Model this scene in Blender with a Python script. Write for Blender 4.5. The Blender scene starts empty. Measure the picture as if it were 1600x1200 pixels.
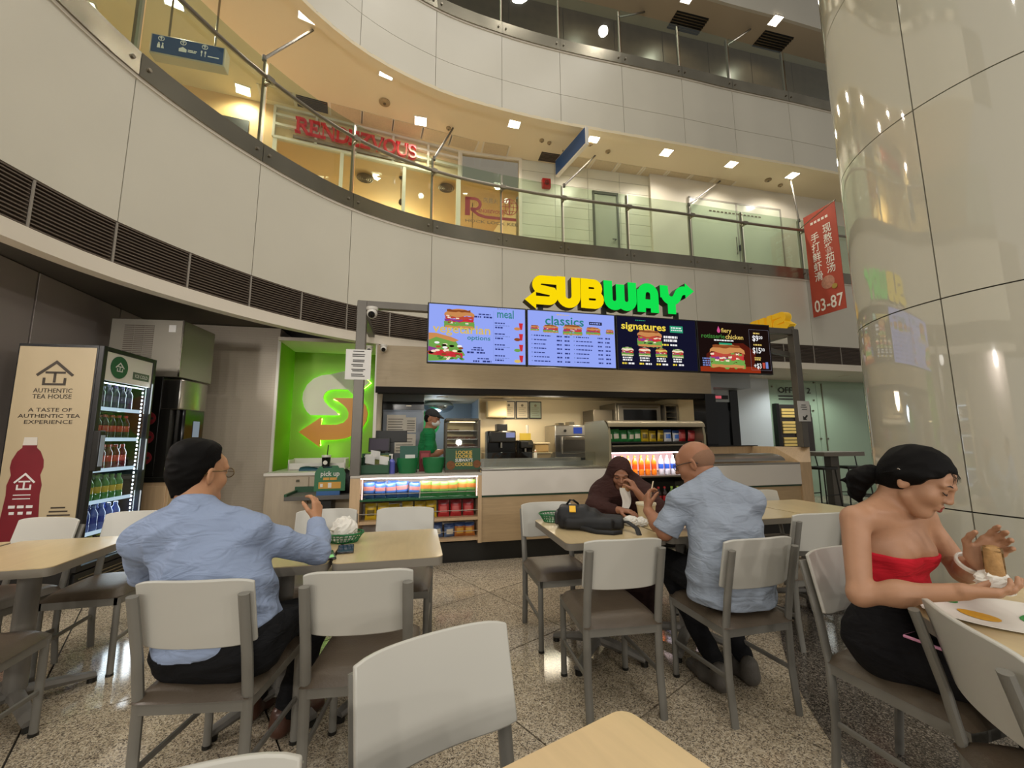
import bpy, math, random
import numpy as np
from mathutils import Vector, Matrix
R = math.radians; PI = math.pi
random.seed(7)
SC = bpy.context.scene; COL = SC.collection
# ------------------------------------------------------------ camera, world, lights, exposure
cam = bpy.data.cameras.new('camera'); cam.sensor_width = 36.0; cam.lens = 645/1600*36.0; cam.clip_start = .02
camo = bpy.data.objects.new('camera', cam); COL.objects.link(camo)
camo.matrix_world = Matrix.Translation((0, 0, 1.33)) @ Matrix.Rotation(R(90)+math.atan(86/645), 4, 'X') @ Matrix.Rotation(R(-.3), 4, 'Z')
SC.camera = camo
vs = SC.view_settings
vs.view_transform = 'Standard'; vs.look = 'None'; vs.gamma = 1.0; vs.exposure = 0.0; vs.use_curve_mapping = False
W = bpy.data.worlds.new('world'); SC.world = W; W.use_nodes = True
W.node_tree.nodes['Background'].inputs[0].default_value = (1.0, .95, .88, 1); W.node_tree.nodes['Background'].inputs[1].default_value = .26
def lamp(kind, name, loc, energy, col=(1, .85, .65), size=.1, rot=None, spot=None, sizey=None):
    l = bpy.data.lights.new(name, kind); l.energy = energy; l.color = col
    if kind == 'AREA':
        l.size = size
        if sizey: l.shape = 'RECTANGLE'; l.size_y = sizey
    else: l.shadow_soft_size = size
    if kind == 'SPOT': l.spot_size = R(spot or 120); l.spot_blend = .6
    o = bpy.data.objects.new(name, l); COL.objects.link(o); o.location = loc
    if rot: o.rotation_euler = rot
    return o
# the atrium's lit ceiling, high above and outside the frame
for i in range(4):
    for j in range(4): lamp('SPOT', 'atrium_downlight', (-2.2+2.3*i, -4.2+2.6*j, 14), 140, (1, .955, .88), .14, (0, 0, 0), 130)
for i in range(6): lamp('SPOT', 'added_front_lamp', (-3.5+1.8*i, -4.8, 10.5), 45, (1, .955, .88), .1, (R(30), 0, 0), 150)  # unseen row added behind the camera for more specks in the column
# fill lamps added unseen behind the camera, for surfaces that face it
for i in range(5): lamp('SPOT', 'added_front_lamp', (-2.4+1.7*i, -4.5, 6.9), 62, (1, .955, .88), .1, (R(48), 0, 0), 140)
for i in range(5): lamp('SPOT', 'low_fill_lamp', (-4.2+2.2*i, -6.3, 3.1), 235, (1, .955, .88), .12, (R(72), 0, 0), 130)  # lower row, added to reach in under the left overhang

for y_ in (-1.2, -3.2): lamp('SPOT', 'side_fill_lamp', (6.8, y_, 2.5), 150, (1, .955, .9), .12, (R(80), 0, R(72)), 110)  # fill lamps added out of view on the right, aimed at the left wall
lamp('POINT', 'left_fill_lamp', (-3.85, 1.2, 2.6), 90, (1, .95, .9), .1); lamp('SPOT', 'left_fill_lamp', (-3.0, 4.75, 2.6), 14, (1, .95, .88), .1, (R(10), R(-10), 0), 165)  # lamps added without fixtures, to brighten the walls on the left
# ------------------------------------------------------------ mesh building
def lin(c):
    if isinstance(c, str): c = tuple(int(c[i:i+2], 16)/255 for i in (0, 2, 4))
    return tuple((x/12.92 if x <= .04045 else ((x+.055)/1.055)**2.4) for x in c)
def frame(p, q):
    d = (Vector(q)-Vector(p)).normalized(); a = Vector((0, 0, 1)) if abs(d.z) < .95 else Vector((1, 0, 0))
    x = d.cross(a).normalized(); y = x.cross(d).normalized(); return x, y, d
TXT = {}
def text_data(s, bold=0.0, res=2, font=None):
    k = (s, bold, res)
    if k not in TXT:
        c = bpy.data.curves.new('txt', 'FONT'); c.body = s; c.size = 1; c.offset = bold; c.resolution_u = res; c.fill_mode = 'BOTH'; c.extrude = 0
        o = bpy.data.objects.new('txt', c); COL.objects.link(o)
        dg = bpy.context.evaluated_depsgraph_get(); m = bpy.data.meshes.new_from_object(o.evaluated_get(dg))
        vsx = [tuple(v.co) for v in m.vertices]; fs = [tuple(p.vertices) for p in m.polygons]
        bpy.data.objects.remove(o); bpy.data.curves.remove(c); bpy.data.meshes.remove(m)
        TXT[k] = (vsx, fs)
    return TXT[k]
class MB:
    def __init__(s): s.v = []; s.f = []; s.m = []; s.cur = 0
    def mat(s, i): s.cur = i; return s
    def add(s, vs_, fs, M=None):
        b = len(s.v)
        if M is not None: vs_ = [M @ Vector(v) for v in vs_]
        s.v += [tuple(v) for v in vs_]; s.f += [tuple(i+b for i in f) for f in fs]; s.m += [s.cur]*len(fs); return s
    def bx(s, x0, x1, y0, y1, z0, z1, M=None):
        return s.add([(x, y, z) for z in (z0, z1) for x, y in ((x0, y0), (x1, y0), (x1, y1), (x0, y1))],
            [(3, 2, 1, 0), (4, 5, 6, 7), (0, 1, 5, 4), (1, 2, 6, 5), (2, 3, 7, 6), (3, 0, 4, 7)], M)
    def box(s, c, d, rz=0, M=None):
        m = Matrix.Translation(c) @ Matrix.Rotation(rz, 4, 'Z')
        if M is not None: m = m @ M
        return s.bx(-d[0]/2, d[0]/2, -d[1]/2, d[1]/2, -d[2]/2, d[2]/2, m)
    def cyl(s, p, q, r, r2=None, n=12, caps=True):
        r2 = r if r2 is None else r2; x, y, d = frame(p, q); p = Vector(p); q = Vector(q)
        vs_ = [c+rr*(x*math.cos(2*PI*i/n)+y*math.sin(2*PI*i/n)) for c, rr in ((p, r), (q, r2)) for i in range(n)]
        fs = [(i, (i+1) % n, n+(i+1) % n, n+i) for i in range(n)]
        if caps: fs += [tuple(range(n-1, -1, -1)), tuple(range(n, 2*n))]
        return s.add(vs_, fs)
    def bar(s, p, q, w, h):
        x, y, d = frame(p, q); p = Vector(p); q = Vector(q)
        vs_ = [c+a*w/2*x+b*h/2*y for c in (p, q) for a, b in ((-1, -1), (1, -1), (1, 1), (-1, 1))]
        return s.add(vs_, [(3, 2, 1, 0), (4, 5, 6, 7), (0, 1, 5, 4), (1, 2, 6, 5), (2, 3, 7, 6), (3, 0, 4, 7)])
    def tube(s, pts, r, n=8, ry=None, up=None, caps=True):
        pts = [Vector(p) for p in pts]; k = len(pts); vs_ = []; x = None
        for i in range(k):
            d = (pts[min(i+1, k-1)]-pts[max(i-1, 0)]).normalized()
            if x is None:
                a = Vector(up) if up else (Vector((0, 0, 1)) if abs(d.z) < .9 else Vector((1, 0, 0)))
                x = d.cross(a).normalized()
            else: x = (x-d*x.dot(d)).normalized()
            y = x.cross(d)
            rx = r[i] if hasattr(r, '__len__') else r
            rr = rx if ry is None else (ry[i] if hasattr(ry, '__len__') else ry)
            vs_ += [pts[i]+rx*math.cos(2*PI*j/n)*x+rr*math.sin(2*PI*j/n)*y for j in range(n)]
        fs = [(i*n+j, i*n+(j+1) % n, (i+1)*n+(j+1) % n, (i+1)*n+j) for i in range(k-1) for j in range(n)]
        if caps: fs += [tuple(range(n-1, -1, -1)), tuple(range((k-1)*n, k*n))]
        return s.add(vs_, fs)
    def lathe(s, prof, n=16, c=(0, 0, 0), caps=True, M=None, sy=1):
        vs_ = [(c[0]+r*math.cos(2*PI*j/n), c[1]+sy*r*math.sin(2*PI*j/n), c[2]+z) for r, z in prof for j in range(n)]; k = len(prof)
        fs = [(i*n+j, i*n+(j+1) % n, (i+1)*n+(j+1) % n, (i+1)*n+j) for i in range(k-1) for j in range(n)]
        if caps: fs += [tuple(range(n-1, -1, -1)), tuple(range((k-1)*n, k*n))]
        return s.add(vs_, fs, M)
    def sph(s, c, r, n=12, m=8, M=None):
        r = (r, r, r) if not hasattr(r, '__len__') else r
        vs_ = [(c[0], c[1], c[2]-r[2])]+[(c[0]+r[0]*math.sin(PI*i/m)*math.cos(2*PI*j/n), c[1]+r[1]*math.sin(PI*i/m)*math.sin(2*PI*j/n), c[2]-r[2]*math.cos(PI*i/m)) for i in range(1, m) for j in range(n)]+[(c[0], c[1], c[2]+r[2])]
        fs = [(0, 1+(j+1) % n, 1+j) for j in range(n)]
        fs += [(1+i*n+j, 1+i*n+(j+1) % n, 1+(i+1)*n+(j+1) % n, 1+(i+1)*n+j) for i in range(m-2) for j in range(n)]
        e = len(vs_)-1; fs += [(e, 1+(m-2)*n+j, 1+(m-2)*n+(j+1) % n) for j in range(n)]
        return s.add(vs_, fs, M)
    def prism(s, poly, h0, h1, M=None):
        n = len(poly)
        a = sum(poly[i][0]*poly[(i+1) % n][1]-poly[(i+1) % n][0]*poly[i][1] for i in range(n))
        if a < 0: poly = poly[::-1]
        vs_ = [(x, y, h0) for x, y in poly]+[(x, y, h1) for x, y in poly]
        return s.add(vs_, [tuple(range(n-1, -1, -1)), tuple(range(n, 2*n))]+[(i, (i+1) % n, n+(i+1) % n, n+i) for i in range(n)], M)
    def grid(s, fn, nu, nv, cu=False, cv=False):
        U = nu if cu else nu+1; V = nv if cv else nv+1
        vs_ = [fn(i/nu, j/nv) for i in range(U) for j in range(V)]
        fs = [(i*V+j, ((i+1) % U)*V+j, ((i+1) % U)*V+(j+1) % V, i*V+(j+1) % V) for i in range(nu) for j in range(nv)]
        return s.add(vs_, fs)
    def slab(s, fn, nu, nv, th):
        """a curved sheet of thickness: fn(u,v)->(point, normal)"""
        P = [[(Vector(fn(i/nu, j/nv)[0]), Vector(fn(i/nu, j/nv)[1])) for j in range(nv+1)] for i in range(nu+1)]
        b = [p+n*th/2 for r_ in P for p, n in r_]+[p-n*th/2 for r_ in P for p, n in r_]; V = nv+1; T = (nu+1)*V
        fs = []
        for i in range(nu):
            for j in range(nv):
                a = i*V+j; q = (a, a+V, a+V+1, a+1); fs += [q, tuple(T+k for k in q[::-1])]
        ring = [i*V for i in range(nu+1)]+[nu*V+j for j in range(1, V)]+[i*V+nv for i in range(nu-1, -1, -1)]+[j for j in range(nv-1, 0, -1)]
        n = len(ring)
        fs += [(ring[(k+1) % n], ring[k], T+ring[k], T+ring[(k+1) % n]) for k in range(n)]
        return s.add(b, fs)
    def ribbon(s, pts, w, h0, h1, M=None):
        """thick flat stroke in xy, extruded in z"""
        q = [Vector((p[0], p[1])) for p in pts]; pts = [q[0]]+[b for a, b in zip(q, q[1:]) if (b-a).length > 1e-3*w]; k = len(pts); Lr = []
        for i in range(k):
            d0 = (pts[i]-pts[i-1]).normalized() if i else (pts[1]-pts[0]).normalized()
            d1 = (pts[i+1]-pts[i]).normalized() if i < k-1 else d0
            n0 = Vector((-d0.y, d0.x)); n1 = Vector((-d1.y, d1.x)); m = (n0+n1).normalized(); m = m/max(.5, m.dot(n0))
            Lr.append((pts[i]+m*w/2, pts[i]-m*w/2))
        vs_ = [(p.x, p.y, h) for h in (h0, h1) for l, r in Lr for p in (l, r)]; T = 2*k; fs = []
        for i in range(k-1):
            a = 2*i; fs += [(a, a+2, a+3, a+1), (T+a+1, T+a+3, T+a+2, T+a), (a+2, a, T+a, T+a+2), (a+1, a+3, T+a+3, T+a+1)]
        fs += [(0, 1, T+1, T), (T-1, T-2, 2*T-2, 2*T-1)]
        return s.add(vs_, fs, M)
    def text(s, st, size, M, bold=0, align='L', ext=0, res=2, w=None, sx=1.0):
        vs_, fs = text_data(st, bold, res)
        if not vs_: return s
        x0 = min(v[0] for v in vs_); x1 = max(v[0] for v in vs_)
        k = size*sx
        if w: k = w/(x1-x0)
        ox = {'L': x0, 'C': (x0+x1)/2, 'R': x1}[align]
        if not ext: return s.add([((v[0]-ox)*k, v[1]*size, 0) for v in vs_], fs, M)
        n = len(vs_); from collections import Counter
        ec = {}
        for f in fs:
            for a, b in zip(f, f[1:]+f[:1]): ec[(a, b)] = 1
        side = [(b, a, n+a, n+b) for (a, b) in ec if (b, a) not in ec]
        V2 = [((v[0]-ox)*k, v[1]*size, ext) for v in vs_]+[((v[0]-ox)*k, v[1]*size, 0) for v in vs_]
        return s.add(V2, fs+[tuple(n+i for i in f[::-1]) for f in fs]+side, M)
    def build(s, name, mats, parent=None, loc=None, rz=0, angle=35, bev=0, seg=2, smooth=True):
        me = bpy.data.meshes.new(name); me.from_pydata(s.v, [], s.f)
        mats = mats if isinstance(mats, (list, tuple)) else [mats]
        for m in mats: me.materials.append(m)
        if len(mats) > 1: me.polygons.foreach_set('material_index', s.m)
        if smooth:
            me.polygons.foreach_set('use_smooth', [True]*len(s.f)); me.set_sharp_from_angle(angle=R(angle))
        me.update(); o = bpy.data.objects.new(name, me); COL.objects.link(o)
        if parent is not None: o.parent = parent
        if loc is not None: o.location = loc
        if rz: o.rotation_euler = (0, 0, rz)
        if bev:
            b = o.modifiers.new('bevel', 'BEVEL'); b.width = bev; b.segments = seg; b.limit_method = 'ANGLE'; b.angle_limit = R(40); b.harden_normals = False
        return o
def tag(o, label, cat, group=None, kind=None):
    if label: o['label'] = label
    if cat: o['category'] = cat
    if group: o['group'] = group
    if kind: o['kind'] = kind
    return o
def thing(name, label, cat, loc=(0, 0, 0), rz=0, group=None):
    o = bpy.data.objects.new(name, None); COL.objects.link(o); o.empty_display_size = .05
    o.location = loc; o.rotation_euler = (0, 0, rz); return tag(o, label, cat, group)
def solo(name, label, cat, mb, mats, loc=(0, 0, 0), rz=0, group=None, **k):
    return tag(mb.build(name, mats, None, loc, rz, **k), label, cat, group)
def struct(name, mb, mats, label=None, **k):
    o = mb.build(name, mats, **k); o['kind'] = 'structure'
    if label: o['label'] = label
    return o
ORD = ['first', 'second', 'third', 'fourth', 'fifth', 'sixth', 'seventh', 'eighth', 'ninth', 'tenth', 'eleventh', 'twelfth', 'thirteenth', 'fourteenth', 'fifteenth', 'sixteenth', 'seventeenth', 'eighteenth']
def nth(k, n): return 'leftmost' if k == 0 else 'rightmost' if k == n-1 else ORD[k]+' from left'
def dup(root, loc, rz=None, label=None, group=None):
    def rec(o, par):
        c = o.copy(); COL.objects.link(c)
        if par is not None: c.parent = par
        for ch in o.children: rec(ch, c)
        return c
    r = rec(root, None); r.location = loc
    if rz is not None: r.rotation_euler = (0, 0, rz)
    if label: r['label'] = label
    if group: r['group'] = group
    return r
def share(o, name, parent=None, loc=None, rz=None):
    c = o.copy(); COL.objects.link(c); c.parent = parent
    if loc is not None: c.location = loc
    if rz is not None: c.rotation_euler = (0, 0, rz)
    return c
# wall-plane matrix: text x -> along, y -> up, z -> towards the viewer side
def TM(p, rz=0, tilt=0): return Matrix.Translation(p) @ Matrix.Rotation(rz, 4, 'Z') @ Matrix.Rotation(R(90)+tilt, 4, 'X')

# ------------------------------------------------------------ materials
MATS = {}
def mat(name, col, rough=.5, metal=0, spec=.5, var=None, bump=None, emit=0, coat=0, ecol=None, aniso=None, col2=None, wave=None, objvar=0):
    """var=(scale, amount), bump=(scale, strength), wave=(scale, distortion, axis-scale, amount)"""
    if name in MATS: return MATS[name]
    m = bpy.data.materials.new(name); m.use_nodes = True; nt = m.node_tree; b = nt.nodes['Principled BSDF']; N = nt.nodes.new; Lk = nt.links.new
    c = lin(col); b.inputs['Base Color'].default_value = (*c, 1); b.inputs['Roughness'].default_value = rough; b.inputs['Metallic'].default_value = metal
    b.inputs['Specular IOR Level'].default_value = spec; b.inputs['Coat Weight'].default_value = coat; b.inputs['Coat Roughness'].default_value = .08
    if emit:
        b.inputs['Emission Color'].default_value = (*lin(ecol or col), 1); b.inputs['Emission Strength'].default_value = emit
    tc = N('ShaderNodeTexCoord') if (var or bump or wave or aniso) else None
    src = None
    if var or wave:
        mp = N('ShaderNodeMapping'); Lk(tc.outputs['Object'], mp.inputs[0])
        if wave:
            mp.inputs['Scale'].default_value = wave[2]
            t = N('ShaderNodeTexNoise'); t.inputs['Scale'].default_value = wave[0]; t.inputs['Detail'].default_value = 4; t.inputs['Distortion'].default_value = wave[1]; amt = wave[3]
        else:
            t = N('ShaderNodeTexNoise'); t.inputs['Scale'].default_value = var[0]; t.inputs['Detail'].default_value = 5; amt = var[1]
        Lk(mp.outputs[0], t.inputs['Vector'])
        r = N('ShaderNodeValToRGB'); r.color_ramp.elements[0].position = .3; r.color_ramp.elements[1].position = .7
        c2 = lin(col2) if col2 else tuple(x*(1-amt) for x in c)
        r.color_ramp.elements[0].color = (*c2, 1); r.color_ramp.elements[1].color = (*c, 1)
        Lk(t.outputs['Fac'], r.inputs[0]); Lk(r.outputs[0], b.inputs['Base Color']); src = r.outputs[0]
    if objvar:
        oi = N('ShaderNodeObjectInfo'); h = N('ShaderNodeHueSaturation'); mr = N('ShaderNodeMapRange')
        mr.inputs['To Min'].default_value = 1-objvar; mr.inputs['To Max'].default_value = 1+objvar
        Lk(oi.outputs['Random'], mr.inputs['Value']); Lk(mr.outputs[0], h.inputs['Value'])
        if src: Lk(src, h.inputs['Color'])
        else: h.inputs['Color'].default_value = (*c, 1)
        Lk(h.outputs[0], b.inputs['Base Color'])
    if bump:
        t = N('ShaderNodeTexNoise'); t.inputs['Scale'].default_value = bump[0]; t.inputs['Detail'].default_value = 4
        bp = N('ShaderNodeBump'); bp.inputs['Strength'].default_value = bump[1]; bp.inputs['Distance'].default_value = .01
        Lk(tc.outputs['Object'], t.inputs['Vector']); Lk(t.outputs['Fac'], bp.inputs['Height']); Lk(bp.outputs[0], b.inputs['Normal'])
    MATS[name] = m; return m
def glass_mat(name, tint='e6f2ea', alpha=.12, rough=.02):
    """thin clear pane: mostly clear, mirror-like at grazing angles"""
    if name in MATS: return MATS[name]
    m = bpy.data.materials.new(name); m.use_nodes = True; nt = m.node_tree; nt.nodes.clear(); N = nt.nodes.new; Lk = nt.links.new
    o = N('ShaderNodeOutputMaterial'); mx = N('ShaderNodeMixShader'); t = N('ShaderNodeBsdfTransparent'); g = N('ShaderNodeBsdfGlossy'); f = N('ShaderNodeFresnel'); ad = N('ShaderNodeMath')
    t.inputs[0].default_value = (*lin(tint), 1); g.inputs['Roughness'].default_value = rough; g.inputs[0].default_value = (.9, .95, .92, 1); f.inputs[0].default_value = 1.45
    ad.operation = 'ADD'; ad.inputs[1].default_value = alpha-.04; ad.use_clamp = True
    ge = N('ShaderNodeNewGeometry'); iv = N('ShaderNodeMath'); iv.operation = 'SUBTRACT'; iv.inputs[0].default_value = 1; Lk(ge.outputs['Backfacing'], iv.inputs[1])
    mu = N('ShaderNodeMath'); mu.operation = 'MULTIPLY'; Lk(f.outputs[0], ad.inputs[0]); Lk(ad.outputs[0], mu.inputs[0]); Lk(iv.outputs[0], mu.inputs[1]); Lk(mu.outputs[0], mx.inputs[0]); Lk(t.outputs[0], mx.inputs[1]); Lk(g.outputs[0], mx.inputs[2]); Lk(mx.outputs[0], o.inputs[0])
    MATS[name] = m; return m
def emis(name, col, st=1.0):
    if name in MATS: return MATS[name]
    m = bpy.data.materials.new(name); m.use_nodes = True; nt = m.node_tree; nt.nodes.clear()
    o = nt.nodes.new('ShaderNodeOutputMaterial'); e = nt.nodes.new('ShaderNodeEmission'); e.inputs[0].default_value = (*lin(col), 1); e.inputs[1].default_value = st
    nt.links.new(e.outputs[0], o.inputs[0]); MATS[name] = m; return m
def terrazzo(name, base, dark, light, scale=150, rough=.09, objvar=.05, k=(.25, .75)):
    m = bpy.data.materials.new(name); m.use_nodes = True; nt = m.node_tree; b = nt.nodes['Principled BSDF']; N = nt.nodes.new; Lk = nt.links.new
    g = N('ShaderNodeNewGeometry')
    v = N('ShaderNodeTexVoronoi'); v.inputs['Scale'].default_value = scale; Lk(g.outputs['Position'], v.inputs['Vector'])
    v2 = N('ShaderNodeTexVoronoi'); v2.inputs['Scale'].default_value = scale*.45; Lk(g.outputs['Position'], v2.inputs['Vector'])
    s1 = N('ShaderNodeSeparateColor'); Lk(v.outputs['Color'], s1.inputs[0]); s2 = N('ShaderNodeSeparateColor'); Lk(v2.outputs['Color'], s2.inputs[0])
    r1 = N('ShaderNodeValToRGB'); cr = r1.color_ramp; cr.interpolation = 'CONSTANT'
    cr.elements[0].position = 0; cr.elements[0].color = (*lin(dark), 1); cr.elements[1].position = k[0]; cr.elements[1].color = (*lin(base), 1)
    e = cr.elements.new(k[1]); e.color = (*lin(light), 1)
    r2 = N('ShaderNodeValToRGB'); c2 = r2.color_ramp; c2.elements[0].position = .0; c2.elements[0].color = (.62, .6, .58, 1); c2.elements[1].position = .5; c2.elements[1].color = (1, 1, 1, 1)
    Lk(s1.outputs[0], r1.inputs[0]); Lk(s2.outputs[1], r2.inputs[0])
    mx = N('ShaderNodeMix'); mx.data_type = 'RGBA'; mx.blend_type = 'MULTIPLY'; mx.inputs[0].default_value = 1
    Lk(r1.outputs[0], mx.inputs[6]); Lk(r2.outputs[0], mx.inputs[7])
    oi = N('ShaderNodeObjectInfo'); mr = N('ShaderNodeMapRange'); mr.inputs['To Min'].default_value = 1-objvar; mr.inputs['To Max'].default_value = 1+objvar
    h = N('ShaderNodeHueSaturation'); Lk(oi.outputs['Random'], mr.inputs['Value']); Lk(mr.outputs[0], h.inputs['Value']); Lk(mx.outputs[2], h.inputs['Color'])
    Lk(h.outputs[0], b.inputs['Base Color']); b.inputs['Roughness'].default_value = rough; b.inputs['Specular IOR Level'].default_value = .5
    MATS[name] = m; return m
M_floor = terrazzo('terrazzo_tile', 'b5a68d', '71675a', 'cdc0a9', 210)
M_floor2 = terrazzo('dark_granite', '5c554d', '34302b', '7d756a', 200, .14, .02, (.4, .8))
M_joint = mat('tile_joint', '2c2823', .8)
M_panel = mat('white_cladding', 'cdc7b6', .3, 0, .5, var=(1.5, .04))
M_lip = mat('white_soffit', 'ddd3c2', .5)
M_dark = mat('louver_dark', '5e5145', .5)
M_black = mat('black_void', '0c0b0a', .7)
M_steel = mat('stainless', '9c968b', .22, 1.0, var=(3, .15))
M_bsteel = mat('dull_steel', '96907f', .2, .9, var=(2, .25))
M_rail = mat('rail_steel', '8f8778', .32, .85)
M_rod = mat('rod_grey', '5f594e', .5, .3)
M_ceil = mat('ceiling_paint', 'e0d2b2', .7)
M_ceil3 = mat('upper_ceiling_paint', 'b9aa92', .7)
M_soffit = mat('dark_soffit', '5a5348', .7)
M_glass = glass_mat('balustrade_glass', 'e9f1e8', .07)
M_col = mat('column_tile', 'c6c1ae', .03, 0, .6, coat=.2, var=(.8, .03))
M_col.node_tree.nodes['Principled BSDF'].inputs['IOR'].default_value = 2.0
M_lamp = emis('downlight_glow', 'fff2d8', 14)
M_white = mat('white_laminate', 'd9d4ca', .3)
M_whitep = mat('white_paint', 'd8d2c6', .5)
# ============================================================ floor
TH = R(13)
def SH(u, v, z=0): return Vector((-1.57+u*math.cos(TH)-v*math.sin(TH), 4.41+u*math.sin(TH)+v*math.cos(TH), z))
mb = MB().bx(-8, 11, -3.5, 12, -.3, -.012)
floor = struct('floor', mb, M_joint, 'dark jointed base under the speckled floor tiles')
ta = Vector((.64, -.768)); tb = Vector((.768, .64)); TS = .898
t0 = MB().bx(-TS/2+.0045, TS/2-.0045, -TS/2+.0045, TS/2-.0045, -.012, 0).build('tile', M_floor, floor, smooth=False)
first = True
for i in range(-12, 12):
    for j in range(-12, 12):
        c = Vector((.36, 3.14))+ta*TS*(i+.5)+tb*TS*(j+.5)
        if not (-5.2 < c.x < 9 and -.6 < c.y < 9.6) or abs(c.x) > 1.45*c.y+2.4: continue
        if c.x > 5.9 and c.y < 5: continue
        o = t0 if first else share(t0, 'tile', floor); first = False
        o.location = (c.x, c.y, 0); o.rotation_euler = (0, 0, math.atan2(ta.y, ta.x))
arc = [(5.3+4.05*math.cos(R(a)), .94+4.05*math.sin(R(a))) for a in range(100, 214, 3)]
mb = MB().prism(arc+[(5.3, -1.3), (7.5, .94), (6.2, 4.6)], .0, .004)
struct('trim_1', mb, M_floor2, 'dark granite floor inlay around the big round column', smooth=False)
# ============================================================ round column with curved tiles
CX, CY, CR = 3.67, 2.74, 1.0
col = struct('column', MB().cyl((CX, CY, 0), (CX, CY, 10.5), CR-.02, n=64), M_joint, 'huge round column clad in glossy pale tiles at the right')
zs = [0.004, .89, 2.19, 3.5, 4.8, 6.1, 7.4, 8.7, 10]
for r_ in range(8):
    pan = None
    for k in range(6):
        a0 = R(193.6+60*k); n = 20
        if pan is None:
            def fn(u, v, z0=zs[r_]+.004, z1=zs[r_+1]-.004):
                a = a0+R(.22)+u*R(60-.44); d = Vector((math.cos(a-a0), math.sin(a-a0), 0))
                return (Vector((0, 0, 0))+d*(CR-.008)+Vector((0, 0, z0+(z1-z0)*v)), d)
            pan = MB().slab(fn, 24, 1, .016).build('tile', M_col, col, (CX, CY, 0), a0, angle=30)
        else: share(pan, 'tile', col, (CX, CY, 0), a0)
# ============================================================ curved balcony fascias (two floors and the foot of a third)
PL = [(-3.36, -2.4), (-3.35, -1.2), (-3.33, 0), (-3.31, 1.05), (-3.295, 2.1), (-3.27, 3.22), (-2.87, 4.36), (-2.2, 5.34), (-1.23, 6.05), (-.15, 6.49), (.92, 6.81), (2.15, 7.1), (3.43, 7.4), (4.6, 7.7), (5.98, 8.02), (7.3, 8.35), (8.6, 8.67), (9.9, 8.98)]
PL = [Vector(p) for p in PL]; NP = len(PL)
def pnorm(i):
    a = PL[max(i-1, 0)]; b = PL[min(i+1, NP-1)]; d = (b-a).normalized(); return Vector((d.y, -d.x))   # towards the atrium
PN = [pnorm(i) for i in range(NP)]
def spl(t):
    """smooth plan curve through the nodes"""
    i = min(int(t), NP-2); f = t-i
    p0, p1, p2, p3 = PL[max(i-1, 0)], PL[i], PL[i+1], PL[min(i+2, NP-1)]
    return .5*((2*p1)+(p2-p0)*f+(2*p0-5*p1+4*p2-p3)*f*f+(3*p1-p0-3*p2+p3)*f**3)
def snorm(t):
    d = (spl(min(t+.02, NP-1.001))-spl(max(t-.02, 0))).normalized(); return Vector((d.y, -d.x))
def sweep(t0, t1, z0, z1, off, th, n=5, gap=.004):
    def fn(u, v):
        t = t0+(t1-t0)*u; p = spl(t)+snorm(t)*(off-th/2); nn = snorm(t); return (Vector((p.x, p.y, z0+(z1-z0)*v)), Vector((nn.x, nn.y, 0)))
    k = gap/1.2; tt0, tt1 = t0, t1; t0 = t0+k; t1 = t1-k
    return MB().slab(fn, n, 1, th)
I0 = 2
wl = struct('wall_lower_balcony', sweep(1, NP-1.01, 2.66, 4.5, -.05, .08, 60, 0), M_dark, 'curving white fascia under the middle balcony')
wu = struct('wall_upper_balcony', sweep(1, NP-1.01, 7.06, 8.5, -.05, .08, 60, 0), M_joint, 'curving white fascia under the upper balcony')
for i in range(I0, NP-2):
    sweep(i, i+1, 3.14, 4.5, 0, .03).build('panel', M_panel, wl)
    sweep(i, i+1, 7.6, 8.5, 0, .03).build('panel', M_panel, wu)
    sweep(i, i+1, 7.05, 7.593, 0, .03).build('panel', M_panel, wu)
    for h in (0, .5):
        g = MB()
        for k in range(12):
            z = 2.79+k*.0285
            g2 = sweep(i+h, i+h+.5, z, z+.009, -.005, .03, 3, .012); g.add(g2.v, g2.f)
        g.build('vent_slats', M_dark, wl, smooth=False)['kind'] = 'stuff'
    sweep(i, i+1, 3.125, 3.14, -.005, .03).build('vent_frame', M_dark, wl)
    for h in (0, .5):
        sweep(i+h-.006, i+h+.006, 2.77, 3.13, .002, .01, 1, 0).build('vent_divider', mat('divider_grey', '8d857a', .5), wl)
struct('trim_2', sweep(I0, NP-2, 2.65, 2.775, .02, .12, 60, 0), M_lip, 'white lip below the dark ventilation louvres')
struct('trim_3', sweep(I0, NP-2, 4.47, 4.51, .012, .05, 60, 0), M_lip)
struct('trim_4', sweep(I0, NP-2, 8.47, 8.51, .012, .05, 60, 0), M_lip)
struct('trim_5', sweep(I0, NP-2, 7.0, 7.06, .0, .16, 60, 0), M_ceil)
struct('wall_top_balcony', sweep(8, NP-2, 10.6, 12, 0, .06, 30, 0), M_panel)
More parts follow.
